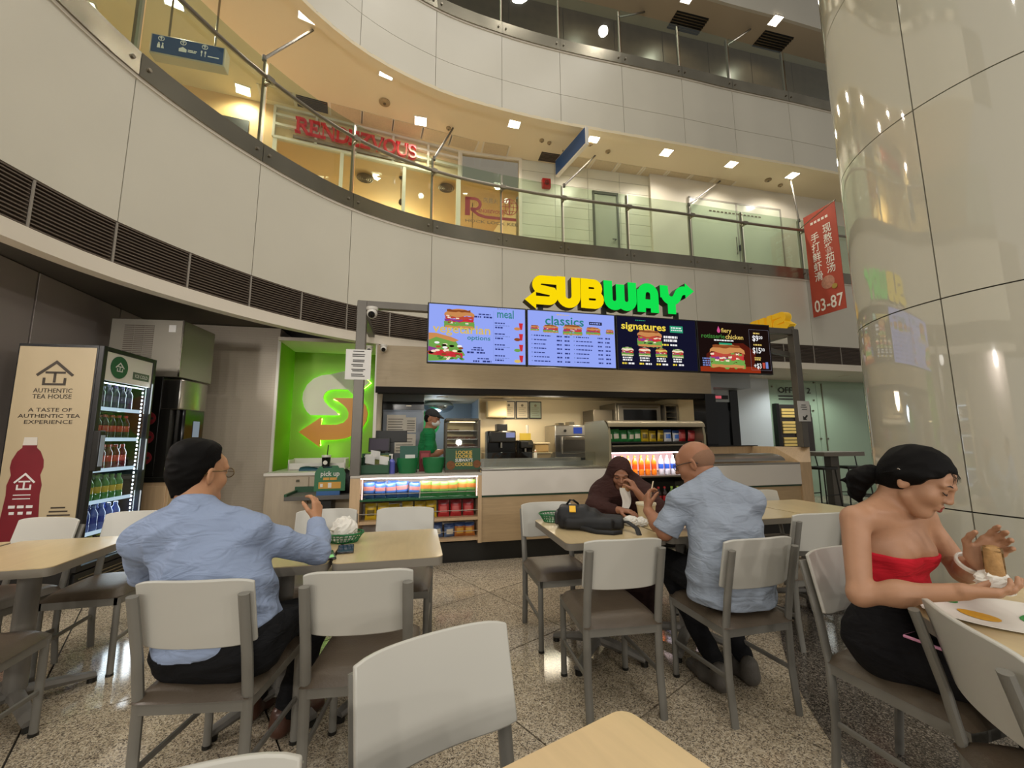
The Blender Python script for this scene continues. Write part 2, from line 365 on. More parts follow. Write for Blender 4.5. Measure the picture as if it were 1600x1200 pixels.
# steel channel that holds the balustrade glass, with paired bolts at each post
def balustrade(z0, z1, zt, rail, label):
    t = thing('balustrade', label, 'balustrade', (0, 0, z0))
    for i in range(I0, NP-2):
        m = sweep(i, i+1, 0, z1-z0, .03, .05, 5, .003); m.build('channel', M_bsteel, t)
        g = sweep(i, i+1, z1-z0-.02, zt-z0, -.01, .014, 5, .02); g.build('glass_pane', M_glass, t)
        p = PL[i]; n = snorm(i); q = p-n*.06; tg = Vector((-n.y, n.x)); w = Vector((q.x, q.y, 0))
        ps = MB().bar((q.x, q.y, .0), (q.x, q.y, zt-z0), .05, .03); ps.build('post', M_rail, t)
        for s_ in (-.07, .07):
            c = p+tg*s_+n*.03; MB().cyl((c.x, c.y, .11), (c.x+n.x*.02, c.y+n.y*.02, .11), .017, n=8).build('bolt', M_rail, t)
        if rail:
            zr = rail-z0
            rp = [Vector((*(spl(i+k/4)+snorm(i+k/4)*.05), zr)) for k in range(5)]
            MB().tube(rp, .026, 10).build('handrail', M_rail, t)
            c = p+n*.05; MB().bar((q.x, q.y, zr-.03), (c.x, c.y, zr-.03), .03, .02).box((c.x, c.y, zr), (.09, .05, .06), math.atan2(tg.y, tg.x)).build('rail_bracket', M_rail, t)
    return t
balustrade(4.5, 4.72, 5.8, 5.53, 'middle balcony glass balustrade with steel posts, handrail and base channel')
balustrade(8.5, 8.73, 9.72, None, 'upper balcony glass balustrade with steel posts and base channel')
# stay rods from every other post up to the gallery ceiling
for a, b, l in (((-2.93, 4.36, 5.84), (-2.78, 5.1, 7.05), 'thin slanting stay rod left of the red lettering'), ((-1.23, 6.09, 5.8), (-1.07, 6.96, 7.05), 'thin slanting stay rod beside the red lettering, on its right'), ((.95, 6.85, 5.82), (1.72, 7.73, 7.05), 'thin slanting stay rod under the edge-on hanging sign'), ((3.43, 7.45, 5.8), (4.7, 8.59, 7.05), 'thin slanting stay rod right of the edge-on hanging sign'), ((5.98, 8.06, 5.8), (6.25, 8.55, 7.05), 'thin slanting stay rod behind the red banner')):
    m = MB().tube([(0, 0, 0), Vector(b)-Vector(a)], .017, 8); m.cyl((0, 0, -.03), (0, 0, .03), .025)
    solo('stay_rod', l, 'rod', m, M_rod, a)
for a, b, l in (((2.15, 7.14, 9.6), (2.95, 7.9, 10.6), 'dark stay rod of the upper balcony, left one'), ((4.6, 7.74, 9.6), (5.5, 8.3, 10.6), 'dark stay rod of the upper balcony, near the column')):
    solo('stay_rod', l, 'rod', MB().tube([(0, 0, 0), Vector(b)-Vector(a)], .018, 8), M_rod, a)
# ============================================================ gallery behind the middle balcony
def poly_between(back, i0=I0, i1=NP-2, off=-.06):
    f = [spl(t)+snorm(t)*off for t in np.linspace(i0, i1, 40)]
    return [(p.x, p.y) for p in f]+[tuple(b) for b in back[::-1]]
W2 = [(-9, 1.0), (-9, 4.7), (-4.05, 6.42), (-1.0, 7.6), (.16, 7.83), (3.05, 8.5), (10, 10.05)]
L2floor = MB().prism(poly_between(W2), 3.2, 4.46)
struct('floor_2', L2floor, mat('gallery_floor', 'd8ccb4', .3), smooth=False)
struct('ceiling_2', MB().prism(poly_between(W2), 7.05, 8.45), M_ceil, 'warm tan ceiling of the middle gallery', smooth=False)
def wallseg(mbx, a, b, z0, z1, th=.1):
    a = Vector(a); b = Vector(b); d = (b-a).normalized(); n = Vector((-d.y, d.x))*th
    P = [a, b, b+n, a+n]; return mbx.prism([(p.x, p.y) for p in P], z0, z1)
M_tan = mat('shop_peach', 'd9b27c', .6)
M_wtile = mat('pale_wall_tile', 'd3d0bd', .35)
M_gwhite = mat('gallery_white', 'ddd6c6', .5)
struct('wall_gallery_left', wallseg(wallseg(MB(), (-9, 1.0), (-9, 4.7), 4.46, 7.05), (-9, 4.7), (-4.05, 6.42), 4.46, 7.05), M_tan)
# dark poster on the gallery wall
solo('poster', 'dark square poster on the gallery wall under the channel curve', 'poster', MB().bx(-.3, .3, -.02, 0, 0, .75).mat(1).bx(-.2, .0, -.024, -.02, .1, .4).bx(.05, .22, -.024, -.02, .2, .55), [mat('poster_dark', '2a2622', .5), mat('poster_grey', '6d655b', .5)], (-4.68, 6.2, 5.9), math.atan2(1.72, 4.95))
# --- shop on the gallery with red serif letters over its white grid header
A2 = Vector((-4.05, 6.42)); B2 = Vector((-1.0, 7.6)); RZ = math.atan2(B2.y-A2.y, B2.x-A2.x); LW = (B2-A2).length
st = thing('storefront', 'white framed glass storefront below the red lettering', 'storefront', (A2.x, A2.y, 4.46), RZ)
m = MB()
for z in (2.0, 2.24, 2.42, 2.57): m.bx(0, LW, -.04, .04, z-.022, z+.022)
for k in range(6): m.bx(k*LW/5-.02, k*LW/5+.02, -.04, .04, 2.0, 2.57)
m.build('grid_header', M_gwhite, st)
MB().bx(0, LW, .02, .05, 2.02, 2.59).build('header_board', mat('header_cream', 'd6bf93', .5), st)
for x in (.03, LW/3, 2*LW/3, LW-.06):
    MB().bx(x-.03, x+.03, -.03, .03, 0, 2.0).build('post', M_gwhite, st)
MB().bx(.05, LW-.05, -.006, .006, .02, 1.98).build('glass_pane', glass_mat('shop_glass', 'f2efe6', .06), st)
# warm shop room behind
dv = Vector((-math.sin(RZ), math.cos(RZ)))
def rel(p, a, b): q = A2+(B2-A2).normalized()*a+dv*b; return (q.x, q.y)
struct('ceiling_3', MB().prism([rel(0, 0, .06), rel(0, LW+1.3, .06), rel(0, LW+1.3, 5), rel(0, 0, 5)], 6.5, 6.55), mat('peach_ceiling', 'e6c08c', .7), smooth=False)
struct('wall_shop_back', MB().prism([rel(0, -.2, 5), rel(0, LW+1.5, 5), rel(0, LW+1.5, 5.1), rel(0, -.2, 5.1)], 4.46, 6.5), M_tan, smooth=False)
struct('wall_shop_left', MB().prism([rel(0, -.1, .1), rel(0, 0, .1), rel(0, 0, 5), rel(0, -.1, 5)], 4.46, 6.5), mat('cream_wall', 'e2d0ad', .6), smooth=False)
struct('wall_shop_right', MB().prism([rel(0, LW+1.3, .3), rel(0, LW+1.4, .3), rel(0, LW+1.4, 5), rel(0, LW+1.3, 5)], 4.46, 6.5), mat('cream_wall', 'e2d0ad', .6), smooth=False)
q = rel(0, 2.2, 2.5); lamp('POINT', 'gallery_shop_light', (q[0], q[1], 5.9), 260, (1, .85, .62), .25)
for k, (x, y) in enumerate(((-2.9, 7.59), (-1.34, 7.93))):
    m = MB()
    for r0 in (.16, .12, .08, .04): m.lathe([(r0, -.03+r0*.05), (r0-.02, -.04+r0*.05), (r0-.03, -.02), (r0, -.01)], 24)
    solo('round_diffuser', ('left' if k == 0 else 'right')+' round ceiling diffuser in the peach shop ceiling', 'vent', m, mat('diffuser_brown', '7d6444', .5), (x, y, 6.5))
pd = thing('pendant_lamp', 'small pendant hanging on a thin rod inside the peach shop', 'lamp', (-2.18, 7.6, 6.5))
MB().cyl((0, 0, -.5), (0, 0, 0), .006, n=6).lathe([(.05, 0), (.02, -.05)], 12).build('rod', mat('bronze', '5b4426', .4, .6), pd); MB().lathe([(.01, -.45), (.035, -.5), (.04, -.55), (.0, -.6)], 12).build('shade', mat('bronze', '5b4426', .4, .6), pd)
for (x, y, z, l) in ((-.85, 8.5, 6.42, 'glowing bulb cluster low inside the logo window'),):
    c = thing('chandelier', 'warm glowing globe chandelier behind the red logo window', 'lamp', (x, y, 5.75))
    for k in range(5):
        a = k*1.26; MB().sph((.16*math.cos(a), .16*math.sin(a), 0), .05, 10, 6).build('globe', emis('globe_glow', 'ffd9a0', 6), c)
    MB().cyl((0, 0, 0), (0, 0, .75), .008, n=6).build('rod', mat('bronze', '5b4426', .4, .6), c)
    for k in range(5):
        a = k*1.26; MB().tube([(0, 0, .12), (.1*math.cos(a), .1*math.sin(a), .1), (.16*math.cos(a), .16*math.sin(a), .03)], .006, 6).build('arm', mat('bronze', '5b4426', .4, .6), c)
# red serif letters
def serif(ch, mb_, x, h, z0, z1, M):
    """roman capitals drawn as thick and thin strokes with slab serifs; returns advance"""
    T = .15*h; t = .055*h; s = .05*h
    def st_(p, w): mb_.ribbon([(x+a*h, b*h) for a, b in p], w, z0, z1, M)
    def sf(cx, y, w): st_([(cx-w/2, y), (cx+w/2, y)], s)
    def arcp(cx, cy, rx, ry, a0, a1, n=12): return [(cx+rx*math.cos(R(a0+(a1-a0)*k/n)), cy+ry*math.sin(R(a0+(a1-a0)*k/n))) for k in range(n+1)]
    if ch in 'RDEN' or ch in 'P': st_([(.17, 0), (.17, 1)], T if ch != 'N' else t*1.3); sf(.17, .025, .34); sf(.15, .975, .3)
    if ch == 'R': st_([(.17, .97), (.4, .97)]+arcp(.42, .745, .2, .225, 90, -90, 10)+[(.17, .52)], t*1.6); st_([(.58, .9), (.62, .745), (.58, .6)], T*.8); st_([(.4, .52), (.72, .03)], T); sf(.74, .025, .2); return .86*h
    if ch == 'E': st_([(.17, .97), (.66, .97)], t); st_([(.17, .5), (.5, .5)], t); st_([(.17, .03), (.66, .03)], t); st_([(.65, 1), (.65, .78)], t); st_([(.67, 0), (.67, .24)], t); st_([(.5, .4), (.5, .6)], t); return .78*h
    if ch == 'N': st_([(.17, .98), (.8, .02)], T); st_([(.8, 0), (.8, 1)], t*1.3); sf(.8, .975, .3); return 1.0*h
    if ch == 'D': st_([(.17, .97), (.4, .97)]+arcp(.42, .5, .36, .47, 90, -90, 14)+[(.17, .03)], t*1.3); st_(arcp(.42, .5, .36, .47, 50, -50, 10), T); return .92*h
    if ch == 'Z': st_([(.06, .97), (.64, .97)], t); st_([(.62, .97), (.1, .03)], T); st_([(.06, .03), (.68, .03)], t); st_([(.07, 1), (.07, .78)], t); st_([(.68, 0), (.68, .24)], t); return .78*h
    if ch == 'V': st_([(.1, .97), (.44, .0)], T); st_([(.76, .97), (.44, .0)], t*1.2); sf(.1, .975, .28); sf(.76, .975, .24); return .88*h
    if ch == 'O': st_(arcp(.46, .5, .38, .47, 0, 360, 24), t*1.3); st_(arcp(.46, .5, .36, .45, 130, 230, 8), T); st_(arcp(.46, .5, .36, .45, 50, -50, 8), T); return .94*h
    if ch == 'U': st_([(.17, .97), (.17, .32)]+arcp(.45, .32, .28, .29, 180, 270, 8), T*.9); st_(arcp(.45, .32, .3, .29, 270, 360, 8)+[(.75, .97)], t*1.3); sf(.17, .975, .32); sf(.75, .975, .26); return .92*h
    if ch == 'S': st_(arcp(.34, .72, .22, .24, 30, 270, 12)+arcp(.34, .26, .24, .23, 90, -150, 12), T*.75); st_([(.55, .98), (.55, .74)], t); st_([(.1, .26), (.1, .02)], t); return .7*h
    return .5*h
lt = thing('shop_lettering', 'red serif letters RENDEZVOUS mounted over the gallery storefront', 'sign', (A2.x, A2.y, 4.46), RZ)
x = .33; h = .265
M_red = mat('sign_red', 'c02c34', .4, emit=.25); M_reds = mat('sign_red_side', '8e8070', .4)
for ch in 'RENDEZVOUS':
    m = MB(); adv = serif(ch, m, 0, h, .0, .07, TM((0, 0, 0)))
    o = m.build('letter', M_red, lt, (x, -.06, 2.13+.0)); x += adv*.82+.02
MB().bx(.3, x, -.05, -.02, 2.05, 2.1).build('mounting_rail', M_reds, lt)
# --- window with the red R logo
ga = math.atan2(.23, 1.16)
wn = struct('window_1', MB().bx(-.06, 0, -.05, .05, 0, 2.6).bx(1.18, 1.24, -.05, .05, 0, 2.6).bx(0, 1.18, -.05, .05, 2.54, 2.6), M_gwhite, 'gallery window printed with a red R logo', loc=(-1.0, 7.6, 4.46), rz=ga)
MB().bx(0, 1.18, -.006, .006, 0, 2.54).build('glass_pane', glass_mat('shop_glass', 'f2efe6', .06), wn)
M_dr = mat('logo_red', '8e1f23', .5)
m = MB(); f = TM((0, -.02, 0))
m.ribbon([(.14, 1.62), (.14, 1.24)], .1, 0, .004, f); m.ribbon([(.1, 1.6), (.28, 1.6)]+[(.28+.11*math.cos(R(a)), 1.49+.11*math.sin(R(a))) for a in range(90, -91, -20)]+[(.2, 1.38)], .06, 0, .004, f)
m.ribbon([(.22, 1.37), (.36, 1.27), (.5, 1.235), (1.12, 1.235)], .06, 0, .004, f)
m.text('ENDEZVOUS', .1, TM((.36, -.02, 1.33)), .02, w=.5)
for k in range(3): m.ribbon([(.98+(.17-.06*k*k*.5)*math.cos(R(a))*(1-.4*k), 1.5+.17*math.sin(R(a))) for a in range(0, 361, 15)], .012, 0, .004, f)
for yy in (-.09, 0, .09): m.ribbon([(.98-math.sqrt(.17**2-yy*yy), 1.5+yy), (.98+math.sqrt(.17**2-yy*yy), 1.5+yy)], .01, 0, .004, f)
m.build('red_logo', M_dr, wn)
MB().text('HOCK LOCK KEE', .085, TM((.1, -.02, 1.1)), .01, w=1.05).text('店昌火', .12, TM((.45, -.02, 1.55)), 0, w=.3).build('black_lettering', mat('ink_brown', '6b5a48', .6), wn)
# --- pale tiled wall, door recess, projecting white wall
def tilewall(name, a, b, z0, z1, nx, nz, m_, th=.06, gap=.006, skip=()):
    a = Vector(a); b = Vector(b); Lh = (b-a).length; an = math.atan2(b.y-a.y, b.x-a.x)
    w = struct(name, MB().bx(0, Lh, 0, th, 0, z1-z0), M_joint, loc=(a.x, a.y, z0), rz=an, smooth=False)
    cw, ch = Lh/nx, (z1-z0)/nz
    t = MB().bx(gap/2, cw-gap/2, -.012, 0, gap/2, ch-gap/2).build('tile', m_, w, smooth=False); f_ = True
    for i in range(nx):
        for j in range(nz):
            if (i, j) in skip: continue
            o = t if f_ else share(t, 'tile', w); f_ = False; o.location = (i*cw, 0, j*ch)
    return w
wt = tilewall('wall_gallery_tiled', (.2, 7.84), (3.05, 8.42), 4.46, 7.05, 4, 11, M_wtile)
dd = struct('door_1', MB().bx(0, .5, -.02, 0, 0, 2.0), mat('grey_door', 'a9aa98', .4), 'narrow grey door in the tiled gallery wall', loc=(1.75, 8.13, 4.46), rz=math.atan2(.58, 2.85))
MB().bx(-.04, 0, -.04, 0, 0, 2.05).bx(.5, .54, -.04, 0, 0, 2.05).bx(-.04, .54, -.04, 0, 2.0, 2.06).build('door_frame', mat('door_frame_dark', '57564c', .4), dd)
MB().cyl((.44, -.02, 1.0), (.44, -.06, 1.0), .015).bar((.44, -.06, 1.0), (.36, -.06, 1.0), .015, .015).build('door_handle', M_steel, dd)
struct('wall_gallery_white', MB().prism([(3.02, 8.3), (10, 9.9), (10, 10.2), (3.02, 8.6)], 4.46, 7.05), M_gwhite, smooth=False)
wg = math.atan2(1.6, 6.98)
gd = struct('door_2', MB().bx(0, .04, -.03, 0, 0, 2.15).bx(1.2, 1.24, -.03, 0, 0, 2.15).bx(2.4, 2.44, -.03, 0, 0, 2.15).bx(0, 2.44, -.03, 0, 2.11, 2.15), mat('frame_grey', '9a968a', .4), 'frosted glass double doors in the white gallery wall', loc=(3.9, 8.49, 4.46), rz=wg)
for x in (.04, 1.24): MB().bx(x, x+1.16, -.025, -.012, 0, 2.11).build('door_leaf', mat('frosted_glass', 'cfd3c0', .15), gd)
for x in (1.13, 1.28): MB().cyl((x, -.06, .9), (x, -.06, 1.3), .012).build('door_handle', M_steel, gd)
MB().bx(1.2, 1.24, -.08, -.03, 1.0, 1.12).build('door_lock', M_black, gd)
m = MB(); [m.bx(.5+k*.1, .56+k*.1, -.034, -.03, 1.86, 1.89) for k in range(14)]; m.build('door_print', mat('ink_brown', '6b5a48', .6), gd)
# fire bell
fb = thing('fire_alarm', 'small red fire alarm box high on the pale tiled wall', 'alarm', (.72, 7.94, 6.45), ga)
MB().bx(-.09, .09, -.08, 0, 0, .2).build('box', mat('alarm_red', 'b3211f', .4), fb, bev=.01); MB().lathe([(.05, 0), (.05, .03), (.03, .05)], 16, M=Matrix.Translation((0, -.08, .1)) @ Matrix.Rotation(R(90), 4, 'X')).build('call_point', mat('alarm_dark', '6d1715', .4), fb)
bx_ = thing('switch_box', 'small dark metal switch box low on the pale tiled wall', 'box', (.45, 7.87, 5.05), ga); MB().bx(-.05, .05, -.05, 0, 0, .14).build('body', M_bsteel, bx_, bev=.006); MB().bx(-.02, .02, -.06, -.05, .05, .09).build('switch', M_steel, bx_)
# --- ceiling furniture of the gallery: access panels, grilles, downlights, detectors
M_pf = mat('perforated_panel', 'cdbd9d', .7, var=(40, .12))
bl = Vector((math.cos(TH), math.sin(TH)))
for k in range(17):
    a = k*.58-4.6
    t_ = (a+4.6)/(.58*16)
    if a < -1.0: p = Vector((-3.9, 6.2))+Vector((math.cos(RZ), math.sin(RZ)))*(a+4.6)*.92; an = RZ
    else: p = Vector((-.75, 7.42))+bl*(a+1.0); an = TH
    g = k in (1, 9)
    if k == 8: continue
    c = thing('air_grille' if g else 'access_panel', None, 'ceiling grille' if g else 'ceiling panel', (p.x, p.y, 7.05), an)
    if g:
        c['label'] = 'dark air grille in the gallery ceiling above the red letters' if k == 1 else 'dark air grille in the gallery ceiling right of the hanging sign'
        MB().bx(-.24, .24, -.13, .13, -.006, 0).build('backing', M_black, c); s = MB()
        for q in range(7): s.bx(-.24, .24, -.12+q*.037, -.105+q*.037, -.02, -.004)
        s.build('slats', M_dark, c)
    else:
        c['label'] = '%s perforated panel in the gallery ceiling strip' % (ORD[k]+' from the left'); c['group'] = 'perforated gallery ceiling panels'
        MB().bx(-.24, .24, -.15, .15, -.008, 0).build('panel', M_pf, c); MB().bx(-.275, -.245, -.15, .15, -.012, 0).bx(.245, .275, -.15, .15, -.012, 0).build('edge_strip', M_gwhite, c)
def downlight(x, y, z, label, an=0, s=.1, en=70, group=None, col=(1, .92, .79), sp=160):
    t = thing('downlight', label, 'ceiling light', (x, y, z), an, group)
    MB().bx(-s-.02, s+.02, -s-.02, -s, -.012, 0).bx(-s-.02, s+.02, s, s+.02, -.012, 0).bx(-s-.02, -s, -s, s, -.012, 0).bx(s, s+.02, -s, s, -.012, 0).build('frame', M_gwhite, t)
    MB().bx(-s, s, -s, s, -.006, -.002).build('diffuser', M_lamp, t)
    if en: lamp('SPOT', 'downlight_beam', (x, y, z-.03), en, col, .08, (0, 0, 0), sp)
    return t
for x, y, l in ((-5.62, 4.76, 'far left square downlight over the blue sign'), (-4.41, 4.69, 'square downlight cut by the top edge, above the blue sign'), (-4.4, 6.09, 'square downlight right below the blue hanging sign'), (-2.75, 4.88, 'bright square downlight at the end of the leftmost stay rod'), (-1.94, 5.78, 'square downlight nearest the white fascia corner above the letters'), (-1.63, 6.78, 'square downlight just above the last letters of the red lettering'), (.07, 6.85, 'square downlight midway between red letters and edge-on sign'), (1.6, 7.24, 'square downlight touching the edge-on hanging sign'), (3.14, 7.64, 'first square downlight right of the hanging sign'), (4.65, 8.01, 'second square downlight right of the hanging sign'), (6.19, 8.4, 'square downlight above the red banner')):
    downlight(x, y, 7.05, l, TH if x > -1.8 else R(30))
for x, y, r_, l in ((-2.15, 6.35, .09, 'round flush detector in the tan ceiling, left of the letters'), (-1.15, 6.95, .045, 'small round sensor beside the downlight over the letters'), (.75, 7.35, .04, 'small round sensor left of the hanging sign'), (.6, 7.28, .045, 'small grey sensor next to the hanging sign'), (1.55, 7.38, .06, 'round smoke detector under the downlight by the hanging sign'), (1.95, 7.6, .05, 'dark smoke detector right of the hanging sign'), (5.75, 8.55, .07, 'dark round speaker near the banner downlight'), (6.15, 8.75, .05, 'dark smoke detector near the column edge')):
    t = thing('smoke_detector', l, 'detector', (x, y, 7.05)); MB().lathe([(r_, 0), (r_, -.02), (r_*.7, -.035), (r_*.4, -.04)], 18).build('body', mat('detector_tan', '9a8664', .5), t); MB().lathe([(r_*.3, -.038), (r_*.25, -.05)], 12).build('sensor', mat('detector_dark', '5e5138', .5), t)
# --- blue hanging direction sign
hs = thing('hanging_sign', 'blue hanging direction sign with white restroom and dining symbols', 'sign', (-4.38, 4.42, 6.0), math.atan2(.2, .75))
MB().bx(0, .8, .0, .14, 0, .27).build('case', mat('sign_case', 'b9ae99', .4), hs, bev=.01)
MB().bx(.02, .78, -.006, 0, .02, .25).build('blue_face', mat('sign_blue', '24456f', .4, emit=.12), hs)
MB().cyl((.15, .07, .27), (.15, .07, 1.05), .012).cyl((.65, .07, .27), (.65, .07, 1.05), .012).build('hanger', M_rail, hs)
m = MB(); f = TM((0, -.012, 0))
for x in (.12, .35, .58):
    m.ribbon([(x+.03*math.cos(R(a)), .205+.03*math.sin(R(a))) for a in range(0, 361, 24)], .006, 0, .003, f); m.ribbon([(x, .185), (x, .225)], .007, 0, .003, f); m.ribbon([(x-.015, .21), (x, .225), (x+.015, .21)], .006, 0, .003, f)
for x, g in ((.1, 1), (.14, 0)):
    m.prism([(x+.009*math.cos(a*.785), .14+.009*math.sin(a*.785)) for a in range(8)], 0, .003, f); m.prism([(x-.016, .075), (x+.016, .075), (x+.012 if g else x+.004, .128), (x-.012 if g else x-.004, .128)], 0, .003, f)
m.prism([(.31, .08), (.39, .08), (.39, .12), (.35, .145), (.31, .12)], 0, .003, f); m.ribbon([(.33, .08), (.33, .12)], .01, .003, .004, f)
for x in (.55, .59): m.ribbon([(x, .07), (x, .14)], .007, 0, .003, f); m.prism([(x-.008, .115), (x+.008, .115), (x+.008, .145), (x-.008, .145)], 0, .003, f)
[m.bx(a, b, -.015, -.012, z, z+.012) for a, b, z in ((.405, .46, .11), (.468, .5, .11), (.405, .49, .09), (.62, .74, .08))]
m.build('symbols', mat('sign_white', 'e6e2d8', .4, emit=.15), hs)
# --- hanging sign seen edge-on
es = thing('hanging_sign', 'hanging sign seen edge-on, white end and blue side, below the upper fascia', 'sign', (1.36, 6.83, 6.62), math.atan2(.95, -.45))
MB().bx(0, 1.05, -.07, .0, 0, .36).build('case', mat('sign_white_case', 'd9d4c8', .4), es, bev=.008); MB().bx(.02, 1.03, 0, .012, .03, .33).build('blue_face', mat('sign_blue', '24456f', .4, emit=.12), es)
MB().cyl((.25, -.03, .36), (.25, -.03, .43), .012).cyl((.8, -.03, .36), (.8, -.03, .43), .012).build('hanger', M_rail, es)
# --- upper gallery: brown stone wall with dark vents
M_stone = mat('brown_stone', '6f5b4a', .35, var=(5, .25))
W3 = [(-9, 1.0), (-9, 4.9), (-4, 6.6), (-1.5, 7.2), (10, 9.85)]
struct('floor_3', MB().prism(poly_between(W3), 8.3, 8.46), mat('gallery_floor', 'd8ccb4', .3), smooth=False)
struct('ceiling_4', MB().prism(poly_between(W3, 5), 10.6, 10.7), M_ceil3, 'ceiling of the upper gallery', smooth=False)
wst = struct('wall_upper_stone', wallseg(wallseg(MB(), (-4, 6.6), (-1.5, 7.2), 8.46, 10.6), (-1.5, 7.2), (10, 9.85), 8.46, 10.6), M_stone, 'brown stone wall of the upper gallery', smooth=False)
a3 = math.atan2(2.65, 11.5)
pt = None
for k in range(9):
    for j in range(2):
        if pt is None: pt = MB().bx(.006, 1.19, -.015, .0, .006, 1.06).build('panel', M_stone, wst, smooth=False); o = pt
        else: o = share(pt, 'panel', wst)
        o.location = (-1.2+k*1.2*math.cos(a3), 7.265+k*1.2*math.sin(a3), 8.46+j*1.07); o.rotation_euler = (0, 0, a3)
for x, w, z, l in ((2.15, .34, 9.05, 'left dark slot vent in the brown stone wall'), (3.55, .5, 9.05, 'middle dark slot vent in the brown stone wall'), (6.3, 1.3, 8.85, 'wide dark slot vent in the brown stone wall, near the column')):
    y = 7.2+(x+1.5)*2.65/11.5; v_ = thing('slot_vent', l, 'vent', (x, y-.025, z), a3)
    MB().bx(0, w, -.012, 0, 0, .26).build('backing', M_black, v_); s = MB(); [s.bx(0, w, -.03, -.01, .02+q*.045, .035+q*.045) for q in range(6)]; s.build('slats', M_dark, v_)
for x, y, l in ((1.9, 7.05, 'upper gallery downlight hidden by the top edge'), (3.77, 7.6, 'upper gallery downlight above the stay rod'), (5.95, 8.1, 'upper gallery downlight nearest the column')):
    downlight(x, y, 10.6, l, TH, .11, 45)
for x, y in ((4.0, 8.15), (6.2, 8.6)):
    c = thing('air_grille', 'dark slatted ceiling grille of the upper gallery, '+('left' if x < 5 else 'right')+' one', 'ceiling grille', (x, y, 10.6), TH); MB().bx(-.4, .4, -.2, .2, -.01, 0).build('backing', M_black, c); s = MB(); [s.bx(-.4, .4, -.18+q*.06, -.16+q*.06, -.03, -.01) for q in range(6)]; s.build('slats', M_bsteel, c)
# --- red vertical banner hung outwards from the balcony edge
bn = thing('banner', 'red vertical banner with white Chinese characters and 03-87', 'banner', (5.98, 7.93, 3.68), R(-76))
MB().bx(0, .64, -.006, .006, 0, 2.1).build('cloth', mat('banner_red', 'b4452f', .6, var=(3, .12)), bn)
MB().tube([(-.16, 0, 1.9), (.66, 0, 2.11)], .012, 8).build('pole', M_rail, bn)
f = lambda x, z: TM((x, -.012, z))
m = MB()
for k, ch in enumerate('现熬番茄汤'): m.text(ch, .2, f(.45, 1.58-k*.2), .01, 'C', w=.165)
for k, ch in enumerate('手打鲜虾滑'): m.text(ch, .2, f(.2, 1.5-k*.2), .01, 'C', w=.165)
m.text('03-87', .34, f(.33, .08), .012, 'C', w=.56)
[m.bx(.14+k*.075, .19+k*.075, -.012, -.01, 1.86, 1.91) for k in range(5)]
m.build('lettering', mat('banner_white', 'ece3d8', .6), bn)
MB().lathe([(.0, 0), (.12, 0), (.13, .004), (.0, .012)], 20, M=TM((.36, -.006, .6))).mat(1).lathe([(.05, .0), (.05, .01), (.0, .012)], 14, M=TM((.48, -.008, .48))).build('food_print', [mat('food_pink', 'c58a72', .6, var=(25, .3)), mat('food_tan', 'a98d3e', .6)], bn)
# ============================================================ ground floor: walls and ceilings round the shop
def sthing(name, label, cat, u, v, z, group=None, rz=0): return thing(name, label, cat, SH(u, v, z), TH+rz, group)
def ssolo(name, label, cat, mb, mats, u, v, z, group=None, rz=0, **k): return solo(name, label, cat, mb, mats, SH(u, v, z), TH+rz, group, **k)
def sstruct(name, mb, mats, label=None, **k):
    o = struct(name, mb, mats, label, **k); o.location = SH(0, 0, 0); o.rotation_euler = (0, 0, TH); return o
def stripe(name, col, col2, sc=26):
    m = mat(name, col, .5); nt = m.node_tree; b = nt.nodes['Principled BSDF']; tc = nt.nodes.new('ShaderNodeTexCoord'); mp = nt.nodes.new('ShaderNodeMapping'); mp.inputs['Rotation'].default_value = (R(90), 0, 0)
    t = nt.nodes.new('ShaderNodeTexBrick'); t.inputs['Scale'].default_value = sc; t.inputs['Color1'].default_value = (*lin(col), 1); t.inputs['Color2'].default_value = (*lin(col), 1); t.inputs['Mortar'].default_value = (*lin(col2), 1); t.inputs['Mortar Size'].default_value = .02; t.inputs['Brick Width'].default_value = 6; t.inputs['Row Height'].default_value = .9
    nt.links.new(tc.outputs['Object'], mp.inputs[0]); nt.links.new(mp.outputs[0], t.inputs['Vector']); nt.links.new(t.outputs[0], b.inputs['Base Color']); return m
M_lav = mat('grey_wall_panel', 'b9aea6', .4, var=(1.2, .08))
M_beige = stripe('beige_strip_tile', 'b7ab98', '978c7b')
M_bulk = mat('bulkhead_laminate', 'a8977b', .5, wave=(3, 1, (1, 1, 14), .12))
M_wood = mat('oak_laminate', 'c7a983', .4, wave=(2.5, 1.5, (10, 10, 1), .14))
M_woodh = mat('oak_front', 'b59a74', .42, wave=(2.5, 1.5, (1, 10, 12), .14))
M_green = mat('lime_wall', '7aa51c', .55)
M_kitw = mat('kitchen_wall', 'd8c9a6', .45)
M_inox = mat('brushed_inox', 'a8a49c', .28, 1.0, var=(6, .1))
M_blk = mat('black_plastic', '15140f', .4)
M_blkg = mat('gloss_black', '100f0e', .15)
M_paper = mat('paper_white', 'd9d6d0', .6)
M_ink = mat('ink_dark', '37342f', .7)
M_clear = glass_mat('clear_acrylic', 'f4f6f4', .08)
wl_ = struct('wall_left', wallseg(wallseg(MB(), (-4.1, .6), (-4.45, 3.3), 0, 2.95), (-4.45, 3.3), (-5.0, 5.6), 0, 2.95), M_joint, 'grey panelled side wall behind the drinks fridge', smooth=False)
